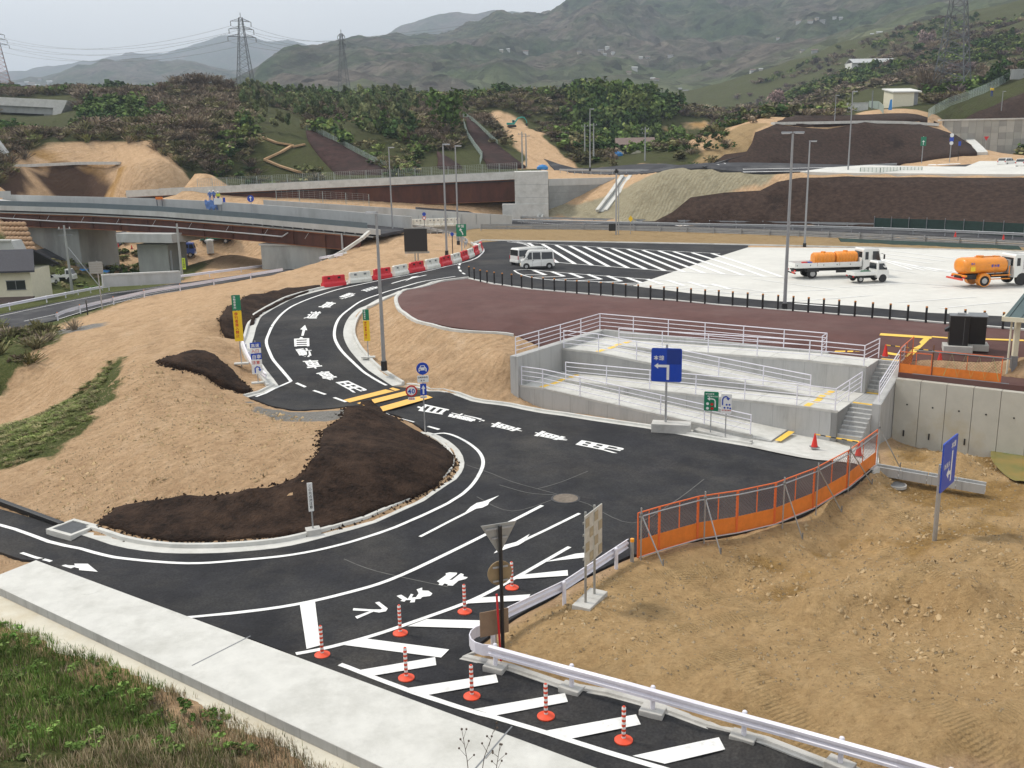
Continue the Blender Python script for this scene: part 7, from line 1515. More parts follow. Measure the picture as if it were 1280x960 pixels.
meshfence(DR.o, [DR.p(L2_*.2, .17, 1.25)+DR.o, DR.p(L2_, .17, 1.25)+DR.o], 1.5, parent=t, gap=3, s=.4)
# its right abutment
a = aty(645, 272, 165.5); zt_ = B2.z+1.25; t = thing('bridge_abutment', 'tall pale concrete abutment block at the right end of the rear bridge', 'abutment', Vector((a.x, a.y, a.z))); w = 5.7
mb = MB(); mb.box((w/2-.1, 4.5, (zt_-a.z)/2-1), (w, 9, zt_-a.z+2)); mb.build('block', CONCL, t, bevel=.04); mb = MB(); mb.box((w/2-1.2, 3.85, .6), (w+2.2, 8, 3.4)); mb.build('foot', CONCL, t, bevel=.04)
mb = MB()
for k in range(1, 4): mb.box((w/2-.1, -.003, -1+k*(zt_-a.z+1)/4), (w-.05, .004, .04))
mb.build('joint', STEELD, t)
b = aty(686, 225, 168); c = aty(800, 222, 176); DW = Deck(Vector((b.x, b.y, b.z)), Vector((c.x, c.y, c.z))); t = thing('retaining_wall', 'grey block faced wing wall beside the rear bridge abutment', 'wall', DW.a); BLK = mat('grey_block_wall', (.27,.28,.275), .9, .18, .5, .02, 2, world=True)
mb = MB(); DW.bar(mb, 0, DW.L, 0, .8, -7, -1.0); mb.build('wall', BLK, t); mb = MB(); DW.bar(mb, 0, DW.L, -.03, .9, -.998, .15); mb.build('coping', CONB, t)
mb = MB()
for k in range(4): DW.bar(mb, 0, DW.L, -.006, 0, -2.2-k*1.15, -2.15-k*1.15)
mb.build('joint', STEELD, t)
# concrete chute on the stone slope
def cpath(label, pts, w, h, name, cat, m=CONCL, two=True):
    P_ = [Vector(p) for p in pts]; o = P_[0].copy(); r = thing(name, label, cat, o); P_ = [p-o for p in P_]
    d = (P_[-1]-P_[0]).normalized(); sd = d.cross(Vector((0,0,1))).normalized()
    for s in ((-1, 1) if two else (0,)):
        mb = MB()
        for a, b in zip(P_[:-1], P_[1:]): mb.bar(a+sd*(s*w*.5), b+sd*(s*w*.5), w*.42 if two else w, h)
        mb.build('edge' if two else 'strip', m, r)
    if two:
        mb = MB()
        for a, b in zip(P_[:-1], P_[1:]): mb.bar(a-Vector((0,0,h*.35)), b-Vector((0,0,h*.35)), w*.5, h*.3)
        mb.build('channel_floor', CONP_, r)
    return r
def og(px, py, up=0.0): return on(px, py)+Vector((0,0,up))
cpath('white concrete drainage chute down the stone slope', [og(783,222.5,.3), og(768,245,.3), og(752,266,.3)], 1.5, .5, 'drainage_chute', 'chute')
cpath('pale concrete drain edging curving at the foot of the abutment', [og(684,256,.2), og(678,266,.2), og(674,276,.2)], .7, .3, 'drain_edging', 'edging')
cpath('pale concrete berm channel across the dark terrace bank', [og(966,157.5,.4), og(1000,156.5,.4), og(1080,155.3,.4), og(1130,156,.4), og(1172,158.5,.4)], 1.3, .6, 'berm_channel', 'channel', CONCL, False)
cpath('curved pale concrete edging at the right end of the dark terrace bank', [og(1195,166,.3), og(1210,176,.3), og(1222,187,.3), og(1228,194,.3)], 2.0, .6, 'slope_edging', 'edging', CONCL, False)
cpath('thin pale berm line along the left cut slope', [og(-20,211.5,.3), og(40,209.8,.3), og(100,207.5,.3), og(150,206,.3)], 1.2, .6, 'berm_channel', 'channel', CONCL, False)
cpath('rusty pipe and kerb line on the stone slope edge', [og(930,197,.3), og(908,203,.3), og(880,213,.3)], .5, .4, 'slope_pipe', 'pipe', BLACK, False)
# grey panel wall on the terrace
a = aty(1182, 196.5, 238); b = aty(1400, 196, 238); t = thing('retaining_wall', 'tall grey panel faced retaining wall on the upper terrace', 'wall', Vector((a.x, a.y, a.z-.5))); H = aty(1182, 151, 238).z-a.z+.5; Wd = (b-a).length
mb = MB(); mb.box((Wd/2-1, .6, H/2), (Wd, 1.0, H)); mb.build('backing', CONP_, t); nx_, nz_ = 22, 6
PN = [mat(f'wall_panel_tone_{k}', c, .85, .08, .6, .006, 10, world=True) for k, c in (('mid', (.34,.335,.30)), ('pale', (.40,.39,.35)), ('dark', (.29,.285,.26)))]
for i in range(nx_):
    for j in range(nz_): mb = MB(); dx, dz = (Wd-2)/nx_, H/nz_; mb.box((-.6+(i+.5)*dx, .05, (j+.5)*dz), (dx-.05, .12, dz-.05)); mb.build('panel', random.choice(PN), t)
mb = MB(); mb.bar((-2.2,.4,H+.15), (Wd-1,.4,H+.15), 1.3, .35); mb.build('coping', CONCL, t)
# cut bank at the far left, far concrete viaduct, struts
a = aty(-60, 127, 300); b = aty(66, 133, 300); D4 = Deck(Vector((a.x,a.y,a.z)), Vector((b.x,b.y,b.z))); t = thing('bridge', 'far pale concrete viaduct end at the upper left', 'bridge', D4.a)
mb = MB(); D4.bar(mb, 0, D4.L, 0, 8, -.4, 2.0); mb.build('parapet', CONCL, t); mb = MB(); D4.bar(mb, 0, D4.L-.5, .8, 7, -2.4, -.4); mb.build('girder', CONP_, t)
mb = MB(); mb.loft([[D4.p(s_, w, z) for s_, z in ((D4.L,2.0),(D4.L+4.6,2.0),(D4.L+3.2,-.5),(D4.L-.5,-6),(D4.L-1.2,-6),(D4.L,-.6))] for w in (0, 8)]); mb.build('wing_wall', CONCL, t); mb = MB(); D4.bar(mb, D4.L-3.5, D4.L-1.2, 1, 7, -6, -2.4); mb.build('pier', CONP_, t)
p = aty(8, 200, 205); t = thing('strut', 'slanting pale concrete strut with a round end plate at the left edge', 'strut', p); mb = MB(); mb.loft([[Vector((x, y, z)) for x, y, z in ((-4.5,-.6,6.8),(-4.5,.8,6.8),(-3.4,.8,7.6),(-3.4,-.6,7.6))], [Vector((x, y, z)) for x, y, z in ((-.4,-.6,-.8),(-.4,.8,-.8),(1.0,.8,.6),(1.0,-.6,.6))]]); mb.build('beam', CONB, t); mb = MB(); mb.cyl((-.15,0,-.6), (.2,0,-.35), 2.0, n=24); dsk = mb.build('end_plate', CONCL, t); dsk.scale = (1.0, .35, 1.0)
# ------------------------------------------------------------------ low ground under the front bridge
def gob(px, py, Y): p = aty(px, py, Y); p.z = gz(p.x, p.y); return p
ps = on(222, 311, ); van('white van parked under the front bridge', on(221, 308), math.radians(20), False)
r_ = thing('dump_truck', 'blue truck with a dark load under the front bridge', 'truck', on(226, 322), math.radians(10)); cab(r_, 1.0, 1.5, .95, .6, 1.8, mat('truck_blue', (.03,.07,.28), .4, .1, 3)); bx(r_, 'bed', CHAS, (-1.2,0,1.2), (4.0,1.95,.9)); bx(r_, 'chassis', CHAS, (-.4,0,.7), (5.2,.8,.25), 0)
for s in (-1, 1): wheel(r_, -1.8, s*.95, .42, .4); wheel(r_, 1.7, s*.95, .42, .25)
r_ = thing('dump_truck', 'green truck parked beside the portable toilet under the bridge', 'truck', on(272, 306), math.radians(176)); GT = mat('truck_green', (.03,.20,.13), .45, .1, 3); cab(r_, 1.2, 1.5, .95, .6, 1.8, GT); bx(r_, 'bed', GT, (-1.1,0,1.15), (4.2,1.95,.7)); bx(r_, 'chassis', CHAS, (-.4,0,.7), (5.2,.8,.25), 0)
for s in (-1, 1): wheel(r_, -1.8, s*.95, .42, .4); wheel(r_, 1.7, s*.95, .42, .25)
t = thing('portable_toilet', 'pale grey portable toilet cabin under the front bridge', 'portable toilet', on(263.5, 318), .3); mb = MB(); mb.box((0,0,1.15), (1.15,1.15,2.2)); mb.build('cabin', mat('grey_plastic', (.42,.45,.44), .6, .08, 3), t, bevel=.08); mb = MB(); mb.lathe([(.8,2.25),(.7,2.4),(.3,2.5),(.001,2.52)], n=4); mb.build('roof', CONCL, t); bx(t, 'door', GALV, (0,-.58,1.1), (.7,.02,1.8))
keitruck('white pickup parked on the low ground beside the cream house', on(80, 352), math.radians(2)); wagon('white car parked tight beside the cream house', on(56, 357), math.radians(80))
# cream house with a slate roof at the left edge
p = aty(20, 372, 112); p.z -= 1.7; t = thing('house', 'cream two storey house with a dark slate roof at the left edge', 'house', p, .12); 
mb = MB(); mb.box((-3.2,3,2.0), (10.5,6.5,5.6)); mb.build('wall', CRM, t); TILE = mat('slate_tiles', (.040,.040,.050), .85, .25, 6, .02, 12)
mb = MB(); mb.loft([[Vector((x,-1.2,4.75)) for x in (-9,2.9)]+[Vector((x,-1.2,4.95)) for x in (2.9,-9)], [Vector((x,3,6.9)) for x in (-9,1.6)]+[Vector((x,3,7.1)) for x in (1.6,-9)], [Vector((x,7.2,4.75)) for x in (-9,2.9)]+[Vector((x,7.2,4.95)) for x in (2.9,-9)]]); mb.build('roof', TILE, t)
for x in (-2.8, .3): 
    mb = MB(); mb.box((x,-.27,3.2), (2.1,.06,1.0)); w_ = mb.build('window', GLASS, t); mb = MB(); mb.bar((x-1.1,-.31,2.66), (x+1.1,-.31,2.66), .06, .08); mb.bar((x-1.1,-.31,3.74), (x+1.1,-.31,3.74), .06, .08); mb.box((x,-.31,3.2), (.06,.04,1.0)); mb.build('frame', STEELD, w_)
mb = MB(); mb.loft([[Vector((x,-2.6,.9)) for x in (-9,1.9)]+[Vector((x,-2.6,1.05)) for x in (1.9,-9)], [Vector((x,-.2,1.7)) for x in (-9,2.2)]+[Vector((x,-.2,1.85)) for x in (2.2,-9)]]); mb.build('lean_to_roof', mat('brown_sheet', (.10,.07,.06), .7, .2, 3), t); mb = MB(); mb.box((-3.5,-1.4,.2), (9.5,2.0,1.6)); mb.build('lean_to', CHAS, t)
# block slope of gabion like mats and pale slab at far left
p = aty(5, 320, 132); t = thing('slope_slab', 'pale concrete slope slab behind the cream house', 'slab', p); mb = MB(); mb.loft([[Vector((x,0,z)) for x, z in ((-8,-2.5),(2.9,-2.5),(1.2,2.0),(-8,2.2))], [Vector((x,3,z)) for x, z in ((-8,-2.5),(2.9,-2.5),(1.2,2.0),(-8,2.2))]]); mb.build('slab', CONB, t); mb = MB(); mb.bar((-8,-.05,2.3), (1.25,-.05,2.1), .5, .2); mb.build('coping', CONCL, t)
SACK = mat('earth_bags', (.42,.27,.16), .9, .15, 2)
o_ = None
for j in range(7):
    for i in range(6):
        p = aty(3+i*5.3+j*2.5, 280+j*6.2, 141-j*.6); lab = 'pale brown earth bag in the stacked slope left of the bridge abutment'
        if o_ is None: o_ = tag(MB().ball((0,0,0), (.42,.4,.36), 8, 6).build('earth_bag', SACK, smooth=True), lab, 'earth bag', 'earth bags stacked on the slope by the abutment'); o_.location = p
        else: c_ = o_.copy(); COL.objects.link(c_); c_.location = p
# utility poles
def upole(label, base, Y, h, arms=1, m=CONP_, name='utility_pole'):
    p = gob(base[0], base[1], Y) if Y else on(*base); t = thing(name, label, 'utility pole', p); mb = MB(); mb.cyl((0,0,-.3), (0,0,h), .2, .12, 10); mb.build('pole', m, t, smooth=True)
    for k in range(arms): mb = MB(); mb.bar((-.9,0,h-.5-k*.8), (.9,0,h-.5-k*.8), .1, .1); mb.build('crossarm', STEELD, t)
    for k in range(3 if arms else 0): mb = MB(); mb.cyl((-.7+k*.7,0,h-.45), (-.7+k*.7,0,h-.2), .06, n=6); mb.build('insulator', CONCL, t)
    return t
up1 = upole('concrete utility pole with crossarms in front of the left bridge abutment', (86, 330), 128, 9.2, 2); mb = MB(); mb.cyl((0,0,6.5), (4.0,1.5,-.5), .07, n=6); mb.build('brace', GALV, up1)
up2 = upole('plain steel pole by the left side road guard rail', (228, 350), None, 7.4, 0); t = thing('banner', 'narrow yellow green banner hanging on the steel pole by the left side road', 'banner', Vector(up2.location)+Vector((.42,-.05,1.5))); mb = MB(); mb.box((0,0,.65), (.42,.04,1.5)); mb.build('sheet', mat('banner_lime', (.55,.70,.04), .6, .06, 3), t); mb = MB(); write(mb, '安全運転', Vector((-.15,-.025,1.05)), X_, Z_, .3, .01, vertical=True); mb.build('lettering', BLACK, t)
upole('short dark tripod pole beside the steel pole on the left side road', (217, 346), None, 3.6, 0, STEELD)
for k, (x, y, Y, h) in enumerate(((653,212,215,10),(658,212,218,9),(742,212,230,11),(731,212,235,10),(1005-1000+801,212,215,9),(806,205,255,9))): upole(['thin pole at the foot of the brown cut slope','second thin pole right beside the brown cut slope foot','thin pole left of the far road lamp','thin pole behind the far road lamp','thin pole in front of the valley cottages','thin pole behind the valley cottages'][k], (x, y), Y, h*.8, 1)
cones_ = [(93,316),(113,311),(137,311),(148,309),(133,323),(107,326),(120,327),(165,312)]
for k, (x, y) in enumerate(cones_): cone(f'tiny red cone on the low road under the front bridge, {(ORD)[k]} one of the string', on(x, y), 'tiny red cones on the low road')
p = on(118, 335); t = thing('tarpaulin', 'bright blue tarpaulin on the bank under the front bridge', 'tarpaulin', on(115, 343)); mb = MB(); rings = []
for k in range(8): x = -2.2+k*.65; rings.append([Vector((x, 0, .15+.12*math.sin(k*2.2))), Vector((x+.1, .2, .7-.05*k+.15*math.sin(k*1.4))), Vector((x+.1, .8, .8-.05*k)), Vector((x, .9, .1))])
mb.loft(rings); mb.build('sheet', mat('tarp_bright_blue', (.03,.22,.55), .5, .2, 2), t, smooth=True)
t = thing('low_wall', 'low pale concrete wall below the left side road', 'wall', at(185, 345, -5.6)); a = aty(128, 352, 112)-t.location; b = aty(225, 347, 118)-t.location; mb = MB(); mb.bar(a, b, .5, 1.3); mb.build('wall', CONB, t); mb = MB(); mb.bar(a+Vector((0,0,.75)), b+Vector((0,0,.75)), .6, .2); mb.build('coping', CONCL, t)

for lab, pts, h in (('dark green net screen at the foot of the mulched bank', [(1092,287.5),(1180,291),(1279,296.5)], 2.1), ('strip of dark green netting lying along the verge behind the trucks', [(1052,303),(1150,307),(1279,313)], .35)):
    P_ = [onp(*p) for p in pts]; P_ = [Vector((p.x, p.y, gz(p.x, p.y))) for p in P_]; t = thing('green_net', lab, 'net', P_[0]); o = P_[0]; mb = MB(); mb.loft([[p-o+Vector((0,0,-.1)), p-o+Vector((0,.12,-.1)), p-o+Vector((0,.12+(h < 1)*1.2,h)), p-o+Vector((0,0+(h < 1)*1.0,h))] for p in P_]); mb.build('sheet', mat('dark_green_netting', (.012,.035,.028), .8, .25, 2), t)
    for k in range(9 if h > 1 else 0): q_ = P_[0].lerp(P_[1], k/4) if k < 5 else P_[1].lerp(P_[2], (k-4)/4); mb = MB(); mb.cyl(q_-o+Vector((0,-.06,-.2)), q_-o+Vector((0,-.06,h+.25)), .05, n=6); mb.build('post', STEELD, t)
# ------------------------------------------------------------------ dark cut slopes, trails and fences on the hills
CUTM = mat('reddish_mulch', (.050,.027,.024), .95, .5, .6, .2, 3, world=True, dirt=(.028,.018,.015), dscale=.08, spec=.15)
def onf(px, py): p = on(px, py, t0=185); return p
for poly in ([(383,166),(392,166.5),(430,186),(462,203),(484,214.5),(484,219),(420,219),(408,207),(396,193),(385,178)], [(579.6,148),(588,153),(605,168),(621.5,183),(640,198),(657,211),(610,211.5),(603,196.5),(594,184),(586,172)], [(546,191.5),(562,200),(578,211.5),(549,212)]):
    drape('cut_slope', [tuple(onf(*p)[:2]) for p in densify(poly, 14)], .55, 3, CUTM, 1.0, lambda x, y: np.maximum(zs(x, y), gzv(x, y)), .5, None, False)
mb = MB(); TRAIL = mat('trail_soil', (.40,.26,.14), .95, .2, 1, world=True)
def trail(pts, w=.9):
    P = [onf(*p) for p in pts]
    for a, b in zip(P[:-1], P[1:]):
        n = max(1, int((b-a).length/3)); L_ = [a.lerp(b, k/n) for k in range(n+1)]
        for p in L_: p.z = gz(p.x, p.y)+.35
        for u, v in zip(L_[:-1], L_[1:]): mb.bar(u, v, w, .4)
trail([(328,174),(345,180),(366,184),(352,192),(331,203)]); trail([(381,183),(366,186)]); trail([(331,203),(350,210),(372,217),(384,219)]); trail([(366,128),(345,131),(331,131)], .7)
tag(mb.build('trail', TRAIL), kind='structure')
GFENCE = mat('pale_green_fence', (.36,.43,.38), .6, .1, 4, metal=.2)
def fence_on(label, pts, h, m=GFENCE, t0=185, gap=2.5):
    P = [on(p[0], p[1], t0=t0) for p in pts]; t = thing('mesh_fence', label, 'fence', P[0], group='mesh fences above the cut slopes'); meshfence(P[0], P, h, m, t, gap, .5, .04)
fence_on('pale green mesh fence over the dark cut slope right of the trails', [(383,164),(393,164.5),(430,184),(462,201),(484,212)], 1.4)
fence_on('pale green mesh fence down the left side of the middle dark cut slope', [(579,147),(580,158),(585,172),(594,186),(603,198),(600,206)], 1.4)
fence_on('pale green mesh fence over the right side of the middle dark cut slope', [(580,147),(590,153),(606,168),(622,183)], 1.4)
fence_on('tall pale mesh fence climbing the right hillside above the panel wall', [(1160,149.5),(1168,144),(1185,135),(1210,126),(1235,115),(1260,102),(1283,91)], 2.4)
fence_on('short curved wire fence beside the white shed', [(1076,137),(1086,134),(1098,137),(1104,143)], 2.0)
fence_on('small green bollard fence on the terrace car park', [(1075,218.5),(1100,218),(1125,217.5),(1152,217)], 1.0, mat('dark_green_post', (.03,.14,.08), .5, .1, 4), 120, 4.5)

# ------------------------------------------------------------------ mountains
MTN = bpy.data.materials.new('wooded_mountain'); N, L = nodes_of(MTN); B = N['Principled BSDF']; B.inputs['Roughness'].default_value = .95; B.inputs['Specular IOR Level'].default_value = .05; G = N.new('ShaderNodeNewGeometry')
v1 = N.new('ShaderNodeTexVoronoi'); v1.inputs['Scale'].default_value = .085; v1.inputs['Randomness'].default_value = 1; L.new(G.outputs['Position'], v1.inputs['Vector'])
n1 = noise(.0045, 10, .68); n2 = noise(.013, 8, .7); n3 = noise(.05, 6, .75); n4 = noise(.0025, 6, .6)
decid = rmp(n3, [(.3, (.034,.030,.027)), (.5, (.070,.061,.050)), (.7, (.115,.100,.080))]); ever = rmp(n3, [(.3, (.012,.021,.013)), (.55, (.032,.047,.023)), (.75, (.070,.088,.040))])
field = rmp(n2, [(.3, (.040,.052,.026)), (.55, (.075,.085,.045)), (.75, (.13,.12,.075))])
c = mixc(rmp(n1, [(.44, (0,)*3), (.60, (1,)*3)]), decid, ever); c = mixc(rmp(n2, [(.5, (0,)*3), (.62, (.75,)*3)]), c, ever)
at_ = attr('low'); c = mixc(sharp(at_['Red'], n1, 1.3), c, field)
mx = N.new('ShaderNodeMix'); mx.data_type = 'RGBA'; mx.blend_type = 'MULTIPLY'; mx.inputs['Factor'].default_value = .9; L.new(c, mx.inputs['A']); L.new(v1.outputs['Color'], mx.inputs['B'])
hs = N.new('ShaderNodeHueSaturation'); hs.inputs['Saturation'].default_value = .0; hs.inputs['Value'].default_value = 2.1; L.new(v1.outputs['Color'], hs.inputs['Color']); L.new(hs.outputs['Color'], mx.inputs['B'])
L.new(mx.outputs['Result'], B.inputs['Base Color'])
bp = N.new('ShaderNodeBump'); bp.inputs['Distance'].default_value = 9; bp.inputs['Strength'].default_value = .9; mt = N.new('ShaderNodeMath'); mt.operation = 'MULTIPLY_ADD'; L.new(v1.outputs['Distance'], mt.inputs[0]); mt.inputs[1].default_value = -.06; L.new(n3, mt.inputs[2]); L.new(mt.outputs[0], bp.inputs['Height']); L.new(bp.outputs['Normal'], B.inputs['Normal'])
MBV = []
def rangem(sil, D1, D0, foot, amp, seed, lowf=.3, nx_=330, ny_=80, pw=1.15, lo=-260, hi=1560):
    xs = np.linspace(lo, hi, nx_); sx = [p[0] for p in sil]; sy = np.interp(xs, sx, [p[1] for p in sil]); D1a = np.interp(xs, sx, [p[2] if len(p) > 2 else D1 for p in sil])
    fy = np.interp(xs, [p[0] for p in foot], [p[1] for p in foot]); T = np.concatenate([np.linspace(0, 1, ny_), 1+np.linspace(.03, .5, 10)])
    V = np.zeros((len(T), nx_, 3)); low = np.zeros((len(T), nx_))
    top = np.array([tuple(aty(x, y, d)) for x, y, d in zip(xs, sy, D1a)]); bot = np.array([tuple(aty(x, y, D0)) for x, y in zip(xs, fy)])
    for i, t in enumerate(T):
        if t <= 1: p = bot+(top-bot)*t; p[:, 2] = bot[:, 2]+(top[:, 2]-bot[:, 2])*t**pw; w = (math.sin(PI*min(1, t*.94))**.8*.95+.10*t)*(1-.8*max(0, t-.75)*2)
        else: p = bot+(top-bot)*t; p[:, 2] = top[:, 2]-(top[:, 2]-bot[:, 2])*(t-1)*1.5; w = .12
        sc = 1/(D1*.16)
        nz_ = (.5-np.abs(fbm(p[:, 0]*sc, p[:, 1]*sc*.55, seed, 6, .52)))*1.1+.35*fbm(p[:, 0]*sc*4, p[:, 1]*sc*4, seed+3, 4)
        p[:, 2] += nz_*amp*w*(D1a/D1a.max())**1.6+fbm(p[:, 0]*.016, p[:, 1]*.016, seed+9, 4)*16*min(1, t*5)*(1 if t <= 1 else .5)
        V[i] = p; low[i] = np.clip(1.25-t/lowf, 0, 1)
    ii = (np.arange(nx_-1)[None, :]+np.arange(len(T)-1)[:, None]*nx_).ravel(); Q = np.stack([ii, ii+1, ii+nx_+1, ii+nx_], 1)
    o = big_mesh('mountain', V.reshape(-1, 3), Q, MTN, smooth=True, attr={'low': rgba(low*.5)}); tag(o, kind='structure')
    from mathutils.bvhtree import BVHTree
    MBV.append(BVHTree.FromPolygons([tuple(p) for p in V.reshape(-1, 3)], [tuple(q) for q in Q])); return o
rangem([(-260,112),(-60,104),(0,93),(60,84),(120,76),(150,70),(160,66),(200,70),(240,58),(262,52),(290,45),(310,47),(335,53),(360,52),(392,58),(440,70),(700,80),(1560,80)], 5600, 4200, [(-260,125),(1560,125)], 60, 301, .2, 280, 30)
rangem([(-260,110),(0,106),(50,98),(100,84),(130,78),(180,76),(215,76),(240,73),(262,80),(300,90),(360,108),(600,120),(1560,125)], 3300, 2000, [(-260,140),(0,136),(400,140),(1560,140)], 70, 402, .5, 300, 40)
rangem([(-260,140),(300,120),(440,64),(470,48),(500,33),(530,24),(560,20),(610,17),(640,17),(665,20),(700,26),(760,50),(1560,60)], 4300, 3000, [(-260,150),(1560,130)], 80, 503, .2, 300, 30)
rangem([(-260,150,1700),(240,130,1700),(290,106,1700),(345,74,1750),(380,62,1800),(420,54,1850),(455,47,1900),(480,45,1950),(510,47,2000),(545,45,2100),(580,40,2250),(610,33,2400),(640,30,2500),(690,23,2600),(720,12,2700),(745,1,2800),(770,-4,2800),(820,-10,2800),(900,-22,2800),(1000,-30,2700),(1040,-12,2600),(1090,-16,2500),(1150,-20,2400),(1280,-40,2300),(1560,-60,2300)], 2400, 760, [(-260,148),(300,146),(560,146),(800,150),(900,148),(1000,112),(1100,60),(1280,10),(1560,-20)], 105, 604, .42, 420, 110, 1.2)
def onm(px, py):
    d = Vector(ray(px, py)).normalized(); best = None
    for b in MBV:
        h = b.ray_cast(Vector((0, 0, CZ)), d)
        if h[0] is not None and (best is None or h[3] < best[1]): best = (h[0], h[3])
    return best[0] if best else None

# ------------------------------------------------------------------ woods and scrub
LEAF = bpy.data.materials.new('foliage'); N, L = nodes_of(LEAF); B = N['Principled BSDF']; B.inputs['Roughness'].default_value = .85; B.inputs['Specular IOR Level'].default_value = .1
a = N.new('ShaderNodeAttribute'); a.attribute_name = 'tint'; G = N.new('ShaderNodeNewGeometry'); nz = N.new('ShaderNodeTexNoise'); nz.inputs['Scale'].default_value = .7; L.new(G.outputs['Position'], nz.inputs['Vector']); rp = N.new('ShaderNodeValToRGB'); ramp(rp, [(.3, (.55,)*3), (.7, (1.35,)*3)]); L.new(nz.outputs['Fac'], rp.inputs['Fac'])
mx = N.new('ShaderNodeMix'); mx.data_type = 'RGBA'; mx.blend_type = 'MULTIPLY'; mx.inputs['Factor'].default_value = 1; L.new(a.outputs['Color'], mx.inputs['A']); L.new(rp.outputs['Color'], mx.inputs['B']); L.new(mx.outputs['Result'], B.inputs['Base Color'])
def proto_tree(n, seed, h=1.0, wid=.5, leaf=.16, lumps=6, low=.2):
    """n leaf clumps as crossed quads in a lumpy crown of height h."""
    g = np.random.default_rng(seed); C = np.stack([g.normal(0, wid*.42, lumps), g.normal(0, wid*.42, lumps), h*(low+(1-low)*g.uniform(.15, .85, lumps))], 1); R = g.uniform(.5, 1, lumps)*wid*.62
    k = g.integers(0, lumps, n); d = g.normal(size=(n, 3)); d /= np.linalg.norm(d, axis=1)[:, None]; P = C[k]+d*(R[k]*g.uniform(.55, 1.05, n))[:, None]; P[:, 2] = np.clip(P[:, 2], .03, None)
    u = g.normal(size=(n, 3)); u /= np.linalg.norm(u, axis=1)[:, None]; v = np.cross(u, d+.3*g.normal(size=(n, 3))); v /= np.linalg.norm(v, axis=1)[:, None]+1e-9; s = leaf*g.uniform(.6, 1.3, n)[:, None]
    return np.stack([P-u*s-v*s*.7, P+u*s-v*s*.6, P+u*s*.8+v*s*.7, P-u*s*.9+v*s*.8], 1)      # (n, 4, 3)
def proto_bare(n, seed, wid=.5, w=.022):
    """Fan of thin twigs."""
    g = np.random.default_rng(seed); b = np.stack([g.normal(0, wid*.12, n), g.normal(0, wid*.12, n), g.uniform(0, .5, n)], 1); t = np.stack([g.normal(0, wid*.5, n), g.normal(0, wid*.5, n), g.uniform(.45, 1.02, n)], 1); t[:, :2] += b[:, :2]
    sd = g.normal(size=(n, 3)); sd[:, 2] *= .2; sd /= np.linalg.norm(sd, axis=1)[:, None]; return np.stack([b-sd*w, b+sd*w, t+sd*w*1.6, t-sd*w*1.6], 1)
PT = [proto_tree(105, s, 1, w, .105, l) for s, w, l in ((1,.55,6),(2,.5,7),(3,.62,6),(4,.42,5))]; PB = [proto_bare(70, s, w, .02) for s, w in ((11,.55),(12,.7),(13,.6))]; PM = [np.concatenate([proto_bare(44, 21, .6, .02), proto_tree(26, 22, .95, .6, .11, 6)])]; PBAM = [proto_tree(60, 31, 1, .26, .10, 5, .45)]
PTL = [proto_tree(30, s, 1, w, .2, 5) for s, w in ((41,.55),(42,.62))]
def forest(name, items, kind='stuff'):
    """items: (x, y, z, height, width, proto, tint)."""
    v, t = [], []
    for x, y, z, h, w, p, c in items:
        a_ = random.random()*6.28; ca, sa = math.cos(a_), math.sin(a_); q = p.reshape(-1, 3); n = len(q)
        v.append(np.stack([(q[:, 0]*ca-q[:, 1]*sa)*w+x, (q[:, 0]*sa+q[:, 1]*ca)*w+y, q[:, 2]*h+z-.15*h*0-.3], 1)); k = np.repeat(RNG.uniform(.7, 1.35, len(p)), 4)[:, None]*random.uniform(.6, 1.4); t.append(np.clip(np.array(c)[None]*k, 0, 1))
    V = np.concatenate(v); T = np.concatenate(t); Q = np.arange(len(V)).reshape(-1, 4); o = big_mesh(name, V, Q, LEAF, attr={'tint': np.concatenate([T, np.ones((len(T), 1))], 1)}); tag(o, kind=kind); return o
EV = [(.046,.085,.026),(.082,.135,.034),(.125,.18,.05),(.18,.22,.068)]; BR = [(.215,.165,.118),(.26,.21,.15),(.175,.135,.10),(.29,.24,.17)]; OL = [(.17,.16,.075),(.21,.185,.095),(.14,.155,.058)]
def zone(poly): return [tuple(onf(*p)[:2]) for p in poly]
GRASSY = zone([(318,128),(352,135),(384,160),(384,180),(408,218),(322,219),(318,190)]); GRASS2 = zone([(385,160),(430,150),(470,170),(520,195),(480,205),(440,180)])
SOILZ = [zone([(20,205),(52,178),(185,178),(215,205),(262,222),(140,240),(0,236)]), zone([(606,138),(640,144),(658,152),(700,190),(708,211),(640,214),(648,190),(628,165)]), zone([(575,146),(592,152),(662,212),(600,212)]), zone([(380,163),(394,164),(487,214),(484,219),(408,219),(386,182)]), zone([(540,190),(580,211),(545,212)]), zone([(860,215),(905,190),(940,163),(975,155),(1180,155),(1168,148),(1300,100),(1300,150),(1225,197),(1000,214)])]
HS = .6
KEEPCLEAR = [[(376,158),(396,160),(440,184),(492,214),(492,224),(402,224),(376,190)], [(574,140),(594,148),(664,208),(664,222),(600,222),(590,200)], [(540,186),(584,212),(584,222),(540,222)], [(606,134),(644,138),(662,150),(706,188),(714,216),(640,222),(650,190),(630,168)], [(1055,152),(1060,122),(1100,106),(1148,104),(1162,140),(1200,120),(1290,86),(1290,152)], [(822,144),(888,146),(888,170),(822,170)], [(770,188),(840,188),(840,212),(770,212)], [(20,206),(52,176),(185,176),(215,203),(262,224),(140,244),(0,240)], [(-10,118),(95,118),(95,160),(-10,150)], [(870,214),(905,188),(940,160),(1180,150),(1225,197),(1000,214)], [(326,170),(384,170),(384,222),(326,222)]]
def pproj(x, y, z):
    q = np.array([x, y, z-CZ]); w = q @ _f; return 640+F*(q @ _r)/w, 480-F*(q @ _u)/w
